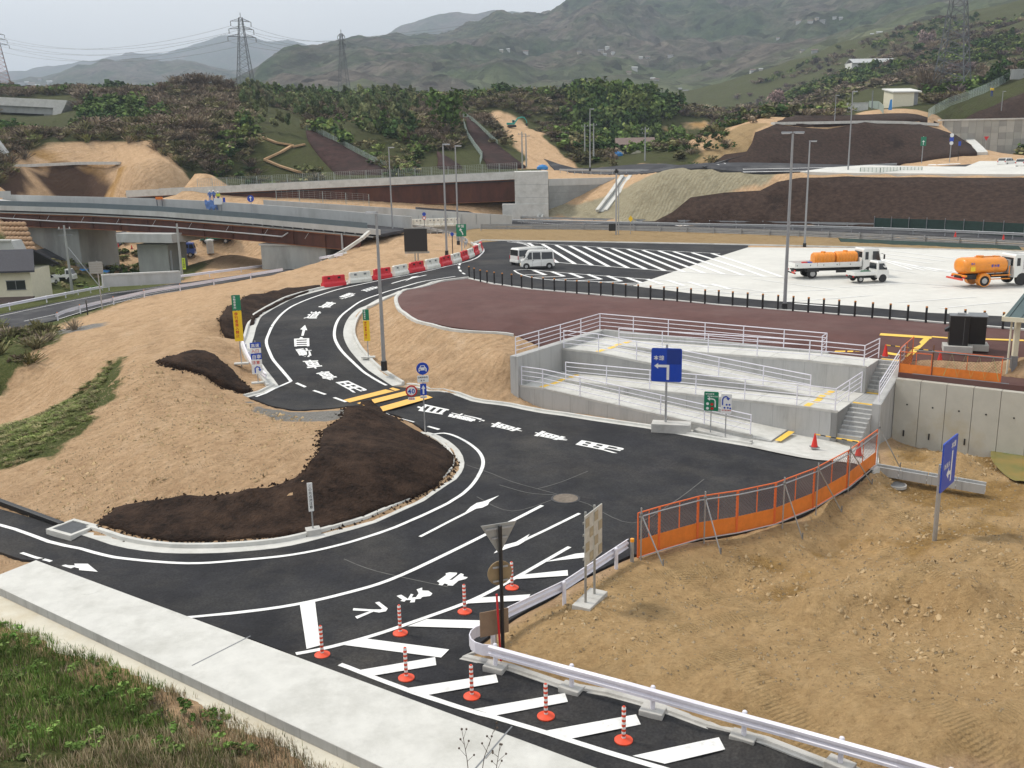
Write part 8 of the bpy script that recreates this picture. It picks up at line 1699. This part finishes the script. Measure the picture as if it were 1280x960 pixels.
def hides(x, y, z, h):
    for zz in (z+.3*h, z+.85*h):
        px, py = pproj(x, y, zz)
        for K in KEEPCLEAR:
            c_ = False; j_ = len(K)-1
            for i_ in range(len(K)):
                (xa, ya), (xb, yb) = K[i_], K[j_]
                if (ya > py) != (yb > py) and px < (xb-xa)*(py-ya)/(yb-ya)+xa: c_ = not c_
                j_ = i_
            if c_: return True
    return False
it = []
def addwood(n, x0, x1, y0, y1, fn):
    xs = RNG.uniform(x0, x1, n); ys = RNG.uniform(y0, y1, n); bad = np.zeros(n, bool)
    for z_ in SOILZ: bad |= pip(xs, ys, z_)
    d = np.abs(xs/ys) < .62; n1_ = fbm(xs*.018, ys*.018, 71, 4); n2_ = fbm(xs*.05, ys*.05, 72, 3); gr = pip(xs, ys, GRASSY) | pip(xs, ys, GRASS2)
    for x, y, b_, ok, a1_, a2_, g_ in zip(xs, ys, bad, d, n1_, n2_, gr):
        if b_ or not ok: continue
        r_ = fn(x, y, a1_, a2_, g_)
        if r_:
            h, w, p, c = r_; h *= HS; w *= HS**.5; z = gz(x, y)
            if hides(x, y, z, h): continue
            it.append((x, y, z, h, w, p, c))
def hillfn(x, y, a1_, a2_, g_):
    pxa = x/y; R = random.random()
    if g_ and R > .10: return None
    if pxa < -.27:      # left hill: bare brown thicket, some evergreen
        if a1_+a2_*.6 > .06: return (random.uniform(3.5, 6.5), random.uniform(4, 7), random.choice(PT), random.choice(EV[:3]))
        return (random.uniform(2.5, 5.5), random.uniform(4, 7), random.choice(PB+PM), random.choice(BR[:3]+OL[:1]))
    if pxa < -.09:
        if R < .35: return (random.uniform(6, 10), random.uniform(4.5, 6.5), PBAM[0], random.choice([(.13,.16,.065),(.10,.135,.055),(.18,.19,.09)]))
        if a1_ > -.05: return (random.uniform(4, 8), random.uniform(4.5, 7), random.choice(PT), random.choice(EV))
        return (random.uniform(3, 6), random.uniform(4, 7), random.choice(PB+PM), random.choice(BR+OL))
    if .07 < pxa < .17 and y > 290: return (random.uniform(6, 11), random.uniform(6, 9), random.choice(PT), random.choice(EV))
    if a1_+a2_*.5 > .1: return (random.uniform(3, 6.5), random.uniform(4, 7), random.choice(PT), random.choice(EV+OL))
    return (random.uniform(1.8, 4.2), random.uniform(3.5, 6.5), random.choice(PB+PM), random.choice(BR+OL+[(.14,.12,.075)]))
addwood(6800, -230, 130, 232, 380, hillfn); addwood(1500, -130, -20, 192, 234, lambda x, y, a1_, a2_, g_: None if g_ and random.random() > .15 else (random.uniform(2, 4), random.uniform(3, 5.5), random.choice(PB+PM), random.choice(BR+OL)) if x/y < -.3 or random.random() < .4 else (random.uniform(2, 4.5), random.uniform(3, 5.5), random.choice(PT+PM), random.choice(EV+OL))); addwood(1800, -230, 175, 380, 520, lambda *a: (lambda r_: r_ and (r_[0]*1.1, r_[1]*1.25, random.choice(PTL) if r_[2].shape[0] > 60 and random.random() < .7 else r_[2], r_[3]))(hillfn(*a)))
def rightfn(x, y, a1_, a2_, g_):
    if a1_+a2_*.7 > .12: return (random.uniform(4, 8), random.uniform(5, 8), random.choice(PT), random.choice(EV+[(.09,.11,.045)]))
    if a1_ < -.28: return None
    return (random.uniform(3, 6.5), random.uniform(5, 8.5), random.choice(PB+PM), random.choice(BR+[(.11,.085,.085),(.15,.11,.105)]))
addwood(2600, 60, 330, 262, 620, rightfn); addwood(1500, 20, 330, 430, 760, rightfn)
forest('hillside_woods', it)
it = []
for poly, n, ht in ((zone([(490,240),(640,240),(640,262),(490,262)]), 140, 2.2), (zone([(875,216),(930,165),(965,154),(900,160),(850,200)]), 60, 1.8)):
    for x, y in inside(poly, n): it.append((x, y, gz(x, y), random.uniform(.7, 1.2)*ht, random.uniform(2, 3.5), random.choice(PT+PM+PB), random.choice(EV[:3]+OL+BR[:2])))
for x, y in inside(zone([(720,200),(760,190),(830,172),(872,190),(862,209),(720,209)]), 170):
    if not hides(x, y, gz(x, y), 2.0) and random.random() < .8: it.append((x, y, gz(x, y), random.uniform(.8, 2.6), random.uniform(2, 4), random.choice(PB+PM+PT[:2]), random.choice(OL+BR+EV[1:2])))
for x, y in inside(W2([(-40,392,-5),(30,405,-4.7),(95,418,-2.4),(75,445,-2.2),(0,470,-2.6),(-60,480,-3)]), 110): it.append((x, y, gz(x, y), random.uniform(.5, 1.3), random.uniform(.9, 1.8), random.choice(PB+PM+PM), random.choice(OL+BR[:2]+[(.13,.12,.05)])))
for x, y in inside(W2([(80,372,-6.5),(130,355,-6.6),(210,345,-6.6),(190,332,-7),(110,330,-7),(70,345,-7)]), 90): it.append((x, y, gz(x, y), random.uniform(.6, 1.6), random.uniform(1.2, 2.4), random.choice(PT+PM), random.choice(EV[1:]+OL)))
for x, y in inside(W2([(140,447,-1.1),(60,505,-3),(0,530,-4),(0,590,-3.3),(60,562,-2.7),(110,520,-1.9)]), 700): it.append((x, y, gz(x, y)+.22, random.uniform(.1, .19), random.uniform(.3, .6), random.choice(PB), random.choice([(.22,.24,.09),(.17,.21,.065),(.30,.27,.14)])))
for x, y in inside([tuple(at(*p)[:2]) for p in [(-30,770,-2.7),(60,800,-2.7),(200,860,-2.7),(330,915,-2.6),(300,960,-2.0),(0,960,-1.0)]], 60): it.append((x, y, gz(x, y)+.27, random.uniform(.14, .28), random.uniform(.25, .45), random.choice(PT), random.choice([(.10,.18,.04),(.14,.22,.055),(.12,.17,.05)])))
forest('scrub', it)
# single trees that stand out
TRUNK = mat('bark', (.09,.07,.055), .9, .3, 6, .02, 20)
def tree(label, p, h, w, proto, tint, grp):
    t = thing('tree', label, 'tree', p, group=grp); mb = MB(); mb.cyl((0,0,-.6), (w*.03,0,h*.55), h*.028, h*.014, 8)
    for k in range(5): an = k*1.3; mb.cyl((w*.02,0,h*(.3+.05*k)), (w*.26*math.cos(an), w*.26*math.sin(an), h*(.55+.07*k)), h*.011, h*.005, 5)
    mb.build('trunk', TRUNK, t); q = proto.reshape(-1, 3); V = np.stack([q[:, 0]*w, q[:, 1]*w, q[:, 2]*h+h*.06], 1); k = np.repeat(RNG.uniform(.7, 1.3, len(proto)), 4)[:, None]; T = np.clip(np.array(tint)[None]*k, 0, 1)
    o = big_mesh('crown', V, np.arange(len(V)).reshape(-1, 4), LEAF, attr={'tint': np.concatenate([T, np.ones((len(T), 1))], 1)}); o.parent = t; return t
BIG = [proto_tree(420, 51+k, 1, .62, .065, 10) for k in range(3)]; BBIG = [proto_bare(420, 61+k, .6, .006) for k in range(2)]
GC = 'bare trees along the crest of the left hill'; GD = 'leafy trees on the knoll behind the far road lamp'
for k, (x, y, Y, h) in enumerate(((205,112,335,4),(222,112,338,4.6),(240,110,340,5.2),(255,112,342,5),(272,116,344,4.2),(288,122,344,3.6))): tree('bare brown tree on the left hill crest, '+ORD[k]+' from the left', gob(x, y, Y), h, h*1.15, np.concatenate([BBIG[k % 2], BIG[k % 3][:150]]), BR[k % 3], GC)
for k, (x, y, Y, h) in enumerate(((752,134,350,7),(770,136,352,8),(788,142,345,8),(806,154,338,8),(820,168,330,7))): tree('tall dense leafy tree on the knoll, '+ORD[k]+' from the left', gob(x, y, Y), h, h*.8, BIG[k % 3], EV[1+k % 3], GD)
for lab, x, y, Y, h, tn_, pr in (('dark evergreen bush beside the person in yellow on the right hillside', 1248, 92, 285, 6, EV[0], 0), ('tall bare tree between the pylon and the white shed', 1158, 118, 300, 8, BR[2], -1), ('pinkish blossoming tree in the scrub below the mountain', 972, 112, 470, 9, (.33,.23,.21), 1), ('second pinkish blossoming tree high on the right hillside', 1157, 48, 620, 10, (.33,.24,.22), 2), ('round green tree beside the valley cottages', 846, 190, 300, 9, EV[2], 1), ('bushy dark tree left of the middle dark cut slope', 556, 160, 250, 9, EV[1], 2)):
    tree(lab, gob(x, y, Y), h, h*.9, BBIG[0] if pr < 0 else BIG[pr], tn_, 'single trees on the hillsides')

# ------------------------------------------------------------------ pylons and wires
LAT = mat('lattice_steel', (.16,.17,.18), .8, .1, 3, metal=.3); LATR = mat('lattice_red', (.42,.12,.09), .6, .1, 3)
def pylon(label, p, H, wb, rz=0, arms=((.96,3.2),(.87,3.8),(.78,4.2)), m=LAT, th=.2, m2=None):
    t = thing('pylon', label, 'pylon', p, rz); wt = wb*.16
    def cw(z): u = z/H; return wb/2+(wt-wb/2)*min(1, u/.78)**.85 if u < .78 else wt*(1-.5*(u-.78)/.22)
    zs_ = [H*k/13 for k in range(14)]
    for sx, sy in ((-1,-1),(1,-1),(1,1),(-1,1)):
        mb = MB()
        for a, b in zip(zs_[:-1], zs_[1:]): mb.bar((sx*cw(a), sy*cw(a), a), (sx*cw(b), sy*cw(b), b), th, th, up=(1,.3,0))
        mb.build('leg', m, t)
    for fx in range(4):
        mb = MB()
        for i, (a, b) in enumerate(zip(zs_[:-1], zs_[1:])):
            ca, cb = cw(a), cw(b); Rm = Matrix.Rotation(fx*PI/2, 3, 'Z')
            mb.bar(Rm @ Vector((-ca,-ca,a)), Rm @ Vector((cb,-cb,b)), th*.4, th*.4); mb.bar(Rm @ Vector((ca,-ca,a)), Rm @ Vector((-cb,-cb,b)), th*.4, th*.4); mb.bar(Rm @ Vector((-cb,-cb,b)), Rm @ Vector((cb,-cb,b)), th*.4, th*.4)
        mb.build('bracing', m2 or m, t)
    ends = []
    for u, l in arms:
        for s in (-1, 1):
            z = H*u; c_ = cw(z); mb = MB(); tip = Vector((s*(c_+l), 0, z-.2))
            for y in (-1, 1): mb.bar((s*c_, y*c_, z), tip, th*.6, th*.6); mb.bar((s*c_, y*c_, z+H*.028), tip, th*.6, th*.6)
            mb.build('crossarm', m, t); mb = MB(); mb.cyl(tip, tip-Vector((0,0,1.7)), .16, n=6); mb.build('insulator', STEELD, t); ends.append(Vector(p)+Matrix.Rotation(rz, 3, 'Z') @ (tip-Vector((0,0,1.7))))
    mb = MB(); mb.bar((0,0,H), (0,0,H+1.8), th, th, up=(1,0,0)); mb.build('peak', m, t)
    return ends
def ph(base, top, Y): p = aty(*base, Y); q = aty(top[0], top[1], Y); return p, q.z-p.z
p, H = ph((309,128), (302,22), 390); E1_ = pylon('tall grey lattice pylon behind the left hill crest', p, H, 7.5, .5)
p, H = ph((431,124), (428,42), 470); E2_ = pylon('slim grey lattice pylon in front of the middle mountain', p, H, 5.5, .5, ((.97,1.2),(.9,1.2),(.83,1.2)))
p, H = ph((4,110), (0,40), 540); E3_ = pylon('red and grey lattice pylon cut off by the left edge', p, H, 9, .4, m2=LATR)
p, H = ph((1189,113), (1192,-62), 300); E4_ = pylon('huge grey lattice pylon on the right hillside rising out of the picture', p, H, 9.5, .9, ((.95,4.5),(.85,5.2),(.75,5.6)), th=.3)
def wire(label, a, b, sag, r=.05):
    o = a.copy(); t = tag(None or MB().tube([a.lerp(b, k/24)-o-Vector((0,0,sag*4*(k/24)*(1-k/24))) for k in range(25)], r, 5).build('power_line', STEELD), label, 'power line', 'overhead power lines'); t.location = o
WN = ['top left', 'top right', 'middle left', 'middle right', 'lowest left', 'lowest right']
for k in range(6):
    wire(f'power line from the left hill pylon ({WN[k]} arm) to the left edge pylon', E1_[k], E3_[k], 7); wire(f'power line from the left hill pylon ({WN[k]} arm) to the slim pylon', E1_[k], E2_[k], 2.5)
    if k < 4: wire(f'power line from the slim pylon ({WN[k]} arm) to the upper right', E2_[k], aty(1060+20*k, -60+12*k, 700), 6)

# ------------------------------------------------------------------ houses and sheds on the hills
WALLW = mat('white_wall', (.66,.66,.63), .8, .06, 1); ROOFD = [mat('roof_grey', (.16,.16,.17), .7, .15, 1), mat('roof_brown', (.17,.12,.10), .7, .15, 1), mat('roof_pale', (.45,.46,.46), .6, .1, 1)]
def house(label, p, w, d, h, rz, wall, roof, grp=None, name='house', cat='house', win=True):
    t = thing(name, label, cat, p, rz, grp); mb = MB(); mb.box((0,0,h/2-1.5), (w,d,h+3)); mb.build('wall', wall, t); mb = MB(); e = .06*w+.2; r_ = h+d*.28
    mb.loft([[Vector((x, -d/2-e, h-.1)), Vector((x, 0, r_)), Vector((x, d/2+e, h-.1)), Vector((x, d/2+e, h+.15)), Vector((x, 0, r_+.25)), Vector((x, -d/2-e, h+.15))] for x in (-w/2-e, w/2+e)]); mb.build('roof', roof, t)
    if win:
        for k in range(max(1, int(w/4))): mb = MB(); mb.box((-w/2+w*(k+.5)/max(1, int(w/4)), -d/2-.02, h*.5), (1.5,.06,1.2)); mb.build('window', GLASS, t)
    return t
HOUSEW = [mat('hamlet_wall_pale', (.50,.50,.48), .8, .06, 1), mat('hamlet_wall_grey', (.36,.36,.35), .8, .06, 1), mat('hamlet_wall_tan', (.42,.38,.32), .8, .06, 1)]
HV = [(626.6,64),(635,63),(657,66.5),(724,66.5),(751,65.5),(756,69),(759,60.5),(766,67),(801,73),(809.7,73),(838,72),(786,92),(793,87),(816,100),(821,101),(841.6,119),(998,28.5),(1013,28.5),(1021,24),(1028,28),(1043,23),(1051,23.5),(1090,44),(1099,43),(1108.6,43),(1117,42),(972.6,49),(1003,65),(1018,65.5),(1043,76.6),(940.7,90),(951,88),(964,90.7),(993,82),(857,116),(850,112),(848,124),(27,107),(33.6,104),(40,107),(20,108),(47,108),(50,100),(15,111),(62,104)]
k = 0
for x, y in HV:
    p = onm(x, y)
    if p is None: continue
    d_ = p.length; s_ = d_/1190*random.uniform(2.6, 5.2)
    house('tiny pale house in a hamlet scattered over the wooded mountainside', p, min(s_*1.25, 26), min(s_*.8, 14), min(s_*.42, 7), random.uniform(-.5, .5), HOUSEW[int(random.random()*3)], random.choice(ROOFD), 'tiny houses on the mountainside', win=False); k += 1
p = gob(1092, 77, 560); t = house('long white flat roofed greenhouse building in two steps on the right hillside', p, 25, 9, 3.0, .06, WALLW, ROOFD[2], name='long_building', cat='building'); mb = MB(); mb.box((-9, -.6, 1.6), (11, 9, 3.4)); mb.build('wing', WALLW, t)
p = gob(1124, 132, 262); t = thing('shed', 'white shed with a pale lean roof on the right hillside', 'shed', p, .12); mb = MB(); mb.loft([[Vector((x, y, z)) for y, z in ((-2.5,-1.5),(2.5,-1.5),(2.5,4.4),(-2.5,3.5))] for x in (-3.2, 2.6)]); mb.build('wall', CRM, t); mb = MB(); mb.loft([[Vector((x, y, z)) for y, z in ((-3,3.42),(3,4.5),(3,4.8),(-3,3.72))] for x in (-3.6, 4.4)]); mb.build('roof', WALLW, t); mb = MB(); mb.box((3.4,.3,1.2), (1.5,4,5.0)); mb.build('annex', STEELD, t)
t = thing('low_wall', 'pale block wall beside the white shed on the right hillside', 'wall', gob(1072, 134, 262)); mb = MB(); mb.box((0,0,.8), (5.5,.4,2.6)); mb.build('wall', CONCL, t); mb = MB(); mb.box((0,0,2.2), (5.7,.6,.2)); mb.build('coping', CONB, t)
t = thing('low_wall', 'pale retaining wall at the upper right edge behind the climbing fence', 'wall', gob(1275, 83, 285)); mb = MB(); mb.box((2,0,1.2), (9,.5,2.6)); mb.build('wall', CONB, t); mb = MB(); mb.box((2,0,2.6), (9.2,.7,.2)); mb.build('coping', CONCL, t)
upole('dark wooden pole near the white shed', (1091, 118), 285, 7, 0, STEELD)
p = gob(1112, 146, 245); t = thing('tarpaulin', 'blue sheet standing up below the white shed', 'tarpaulin', p); mb = MB(); mb.loft([[Vector((-.5,0,-.3)), Vector((.5,0,-.3)), Vector((.5,.1,-.3)), Vector((-.5,.1,-.3))], [Vector((-.1,0,2.4)), Vector((.35,0,2.6)), Vector((.35,.1,2.6)), Vector((-.1,.1,2.4))]]); mb.build('sheet', MATS['tarp_bright_blue'], t)
person('person in a yellow jacket and dark blue trousers on the right hillside', gob(1242.5, 87, 262), -1.5, mat('jacket_yellow', (.75,.50,.02), .6, .08, 6), NAVY, BLACK, 0, 2.6)
p = gob(793, 206, 262); house('cream cottage with a grey roof in the valley behind the abutment', p, 9, 6, 3.4, -.05, CRM, ROOFD[1]); p = gob(813, 204, 275); house('second cream cottage with a low brown roof in the valley', p, 9, 6, 3.0, .05, CRM, ROOFD[0])
for k, (x, y, Y) in enumerate(((772,208,235),(708-30,208,216))): t = thing('tarpaulin', ['small blue tarpaulin in front of the valley cottages', 'small blue tarpaulin at the foot of the brown cut slope'][k], 'tarpaulin', gob(x, y, Y)); mb = MB(); mb.ball((0,0,.3), (1.3,.8,.8), 8, 5); mb.build('sheet', MATS['tarp_bright_blue'], t)
# excavators
TEAL = mat('machine_teal', (.02,.30,.26), .45, .1, 3); MYEL = mat('machine_yellow', (.75,.42,.03), .5, .1, 3)
def excavator(label, p, s, rz, m, grp=None):
    t = thing('excavator', label, 'excavator', p, rz, grp)
    for y in (-1, 1): mb = MB(); mb.loft([[Vector((x, y*1.05+yy, z))*s for x, z in ((-1.9,.25),(-1.6,0),(1.6,0),(1.9,.25),(1.9,.6),(1.6,.85),(-1.6,.85),(-1.9,.6))] for yy in (-.28, .28)]); mb.build('track', CHAS, t)
    mb = MB(); mb.loft([[Vector((x, y, z))*s for x, z in ((-2.2,1.0),(1.2,1.0),(1.2,1.6),(.2,1.75),(-2.2,1.9))] for y in (-1.25, 1.25)]); mb.build('body', m, t, bevel=.05); mb = MB(); mb.loft([[Vector((x, y, z))*s for x, z in ((.1,1.6),(1.4,1.6),(1.3,2.7),(.9,3.0),(.1,3.0))] for y in (.15, 1.2)]); mb.build('cab', m, t, bevel=.04); mb = MB(); mb.loft([[Vector((x, y, z))*s for x, z in ((.3,1.9),(1.25,1.9),(1.18,2.7),(.3,2.8))] for y in (.13, .16)]); mb.build('window', GLASS, t)
    mb = MB(); mb.tube([Vector(q)*s for q in ((1.0,-.3,1.5),(2.6,-.3,3.6),(4.3,-.3,4.1),(5.6,-.3,3.7))], [.34*s,.34*s,.3*s,.24*s], 6); mb.build('boom', m, t); mb = MB(); mb.tube([Vector(q)*s for q in ((5.3,-.3,4.0),(6.4,-.3,2.4),(6.5,-.3,1.4))], [.24*s,.2*s,.16*s], 6); mb.build('stick', m, t); mb = MB(); mb.loft([[Vector((x, y, z))*s for x, z in ((6.2,1.5),(6.8,1.4),(6.9,.6),(6.3,.3),(5.8,.8))] for y in (-.8, .2)]); mb.build('bucket', CHAS, t)
excavator('teal excavator working on top of the brown cut slope', onf(640, 160)+Vector((0,0,.2)), .62, -.08, TEAL)
for k, (x, y, Y) in enumerate(((842,160,690),(853,161,690),(862,157,720),(873,160,700))): excavator('tiny yellow excavator in the far orange earthworks, '+ORD[k]+' from the left', gob(x, y, Y), 1.5, .5*k, MYEL, 'tiny yellow excavators in the far earthworks')

# ------------------------------------------------------------------ water, grass and weeds close by
WATER = bpy.data.materials.new('muddy_water'); N, L = nodes_of(WATER); B = N['Principled BSDF']; B.inputs['Roughness'].default_value = .08; G = N.new('ShaderNodeNewGeometry'); c = rmp(noise(.35, 4, .6), [(.35, (.13,.15,.035)), (.6, (.30,.20,.05))]); L.new(c, B.inputs['Base Color'])
pw_ = W2([(1246,556,-4.3),(1282,563,-4.3),(1400,580,-4.3),(1400,640,-4.3),(1290,606,-4.3),(1266,602,-4.3),(1248,588,-4.3),(1238,572,-4.3)]); mb = MB(); mb.add([(x, y, -4.22) for x, y in [tuple(p) for p in smooth(pw_, 4, True)]], [tuple(range(len(pw_)*4))]); tag(mb.build('pond_water', WATER), kind='structure')
def blades(name, pts, hmin, hmax, cols, w=.012, per=3):
    v, t = [], []
    for (x, y) in pts:
        z = gz(x, y)-.02; c_ = cols(x, y)
        for _ in range(per):
            a_ = random.random()*6.28; h = random.uniform(hmin, hmax); l = random.uniform(.1, .55)*h; dx, dy = math.cos(a_), math.sin(a_); bx_, by_ = x+random.gauss(0, .07), y+random.gauss(0, .07); sx, sy = -dy*w, dx*w
            v += [(bx_-sx, by_-sy, z), (bx_+sx, by_+sy, z), (bx_+dx*l*.5+sx*.8, by_+dy*l*.5+sy*.8, z+h*.62), (bx_+dx*l*.5-sx*.8, by_+dy*l*.5-sy*.8, z+h*.62), (bx_+dx*l*.5-sx*.8, by_+dy*l*.5-sy*.8, z+h*.62), (bx_+dx*l*.5+sx*.8, by_+dy*l*.5+sy*.8, z+h*.62), (bx_+dx*l+sx*.1, by_+dy*l+sy*.1, z+h*.95), (bx_+dx*l-sx*.1, by_+dy*l-sy*.1, z+h*.95)]
            k = random.uniform(.65, 1.4); t += [tuple(min(1, q*k) for q in c_)+(1,)]*8
    V = np.array(v); o = big_mesh(name, V, np.arange(len(V)).reshape(-1, 4), LEAF, attr={'tint': np.array(t)}); tag(o, kind='stuff'); return o
bank = [tuple(at(*p)[:2]) for p in [(-30,760,-2.7),(0,778,-2.7),(60,795,-2.7),(160,838,-2.7),(240,868,-2.6),(330,905,-2.6),(420,950,-2.6),(440,1000,-2.4)]]+[(-3.6, 13.2), (-7, 12.5), (-12, 15), (-18, 22)]
pts = inside(bank, 17000, lambda x, y: fbm(x*.5, y*.5, 95, 3) > -.42)
def gcol(x, y):
    n_ = float(vnoise(np.array([x*.7]), np.array([y*.7]), 91)[0])+.30*float(vnoise(np.array([x*3]), np.array([y*3]), 92)[0])-.15; q = (x+9.2)*.16-(y-20)*.05+n_
    return random.choice([(.12,.20,.04),(.17,.25,.06),(.11,.17,.04),(.30,.26,.13)]) if q < .30 else random.choice([(.38,.31,.19),(.45,.37,.24),(.32,.25,.16),(.19,.20,.08)])
blades('grass', pts, .07, .30, gcol, .008, 3)
def weed(label, p, h, lean, n=5):
    t = thing('dry_weed', label, 'weed', p, group='dry weed stalks in front of the wall'); top = Vector((lean, .05, h)); mb = MB(); mb.tube([Vector((0,0,-.1)), Vector((lean*.35,0,h*.5)), top], [.009,.007,.004], 5); mb.build('stem', TRUNK, t)
    for k in range(n):
        u = .45+.5*k/n; b = Vector((lean*u*.9, .02, h*u)); e = b+Vector(((-1)**k*random.uniform(.05, .16), random.uniform(-.05, .05), random.uniform(.08, .2))); mb = MB(); mb.tube([b, e], [.005,.003], 4); tw = mb.build('twig', TRUNK, t); mb = MB(); mb.ball(e, .02, 7, 5); mb.build('seed_head', TRUNK, tw)
    mb = MB(); mb.ball(top, .022, 7, 5); mb.build('seed_head', TRUNK, t)
for lab, px, py, Y, h, ln in (('tall dry weed stalk leaning right with seed heads in front of the wall', 598, 985, 14.6, 1.25, .35), ('tall dry weed stalk leaning left with seed heads in front of the wall', 588, 985, 14.8, 1.15, -.12), ('shorter dry weed stalk beside the leaning ones', 618, 990, 14.4, .9, .12), ('thin dry stalk standing in the green grass at the left', 33, 885, 22.0, 1.2, -.1), ('bare dry stalk rising from the dry grass in the middle of the bank', 215, 930, 20.0, 1.2, -.3)):
    p = aty(px, py, Y); p.z = min(p.z, gz(p.x, p.y)) if px < 500 else p.z; weed(lab, p, h, ln)
# ------------------------------------------------------------------ air, light, camera
hz_m = bpy.data.materials.new('haze_air'); N, L = nodes_of(hz_m); N.remove(N['Principled BSDF'])
pv = N.new('ShaderNodeVolumePrincipled'); pv.inputs['Color'].default_value = (.72,.83,.98,1); pv.inputs['Density'].default_value = HAZE; pv.inputs['Anisotropy'].default_value = .1
L.new(pv.outputs['Volume'], N['Material Output'].inputs['Volume'])
mb = MB(); mb.box((0, 3900, 340), (11000, 8600, 720)); hz = mb.build('haze', hz_m); tag(hz, kind='stuff')
w = bpy.data.worlds.new('World'); SC.world = w; w.use_nodes = True; N = w.node_tree.nodes; L = w.node_tree.links
bg = N['Background']; sk = N.new('ShaderNodeTexSky'); sk.sky_type = 'NISHITA'; sk.sun_disc = False
SUN_EL, SUN_AZ = math.radians(52), math.radians(-65)     # azimuth measured from +Y towards +X
sk.sun_elevation = SUN_EL; sk.sun_rotation = SUN_AZ; sk.air_density = 1.2; sk.dust_density = 3.0; sk.altitude = 50
bg.inputs['Strength'].default_value = SKY
# thin overcast: the blue sky is veiled by a pale, faintly streaked cloud sheet
tc = N.new('ShaderNodeTexCoord'); mp = N.new('ShaderNodeMapping'); mp.inputs['Scale'].default_value = (1, 1, 3.5); L.new(tc.outputs['Generated'], mp.inputs['Vector'])
nz = N.new('ShaderNodeTexNoise'); nz.inputs['Scale'].default_value = 2.2; nz.inputs['Detail'].default_value = 6; L.new(mp.outputs['Vector'], nz.inputs['Vector'])
rp = N.new('ShaderNodeValToRGB'); ramp(rp, [(.25, (CL*.86, CL*.89, CL*.92)), (.75, (CL*.99, CL*1.0, CL*1.0))]); L.new(nz.outputs['Fac'], rp.inputs['Fac'])
mx = N.new('ShaderNodeMix'); mx.data_type = 'RGBA'; mx.inputs['Factor'].default_value = .86; L.new(sk.outputs['Color'], mx.inputs['A']); L.new(rp.outputs['Color'], mx.inputs['B']); L.new(mx.outputs['Result'], bg.inputs['Color'])
sl = bpy.data.lights.new('sun', 'SUN'); sl.energy = SUNE; sl.angle = math.radians(9); sl.color = (1, .93, .82)
so = bpy.data.objects.new('sun', sl); COL.objects.link(so)
dv = Vector((math.sin(SUN_AZ)*math.cos(SUN_EL), math.cos(SUN_AZ)*math.cos(SUN_EL), math.sin(SUN_EL)))
so.rotation_euler = dv.to_track_quat('Z', 'Y').to_euler(); so.location = (0, 0, 200)
cam = bpy.data.cameras.new('camera'); co = bpy.data.objects.new('camera', cam); COL.objects.link(co)
cam.sensor_fit = 'HORIZONTAL'; cam.sensor_width = 36; cam.lens = 36*F/1280; cam.clip_start = .1; cam.clip_end = 20000
M = Matrix(((_r[0], _u[0], -_f[0], 0), (_r[1], _u[1], -_f[1], 0), (_r[2], _u[2], -_f[2], CZ), (0, 0, 0, 1))); co.matrix_world = M
SC.camera = co
vs = SC.view_settings; vs.view_transform = 'Standard'; vs.look = 'None'; vs.gamma = 1; vs.exposure = EXPO; vs.use_curve_mapping = False
cy = SC.cycles; cy.use_denoising = True; cy.max_bounces = 5; cy.diffuse_bounces = 2; cy.glossy_bounces = 2; cy.transmission_bounces = 3; cy.volume_bounces = 0; cy.transparent_max_bounces = 8
cy.sample_clamp_indirect = 6; cy.caustics_reflective = False; cy.caustics_refractive = False
try: cy.denoiser = 'OPENIMAGEDENOISE'; cy.denoising_input_passes = 'RGB_ALBEDO_NORMAL'
except Exception: pass
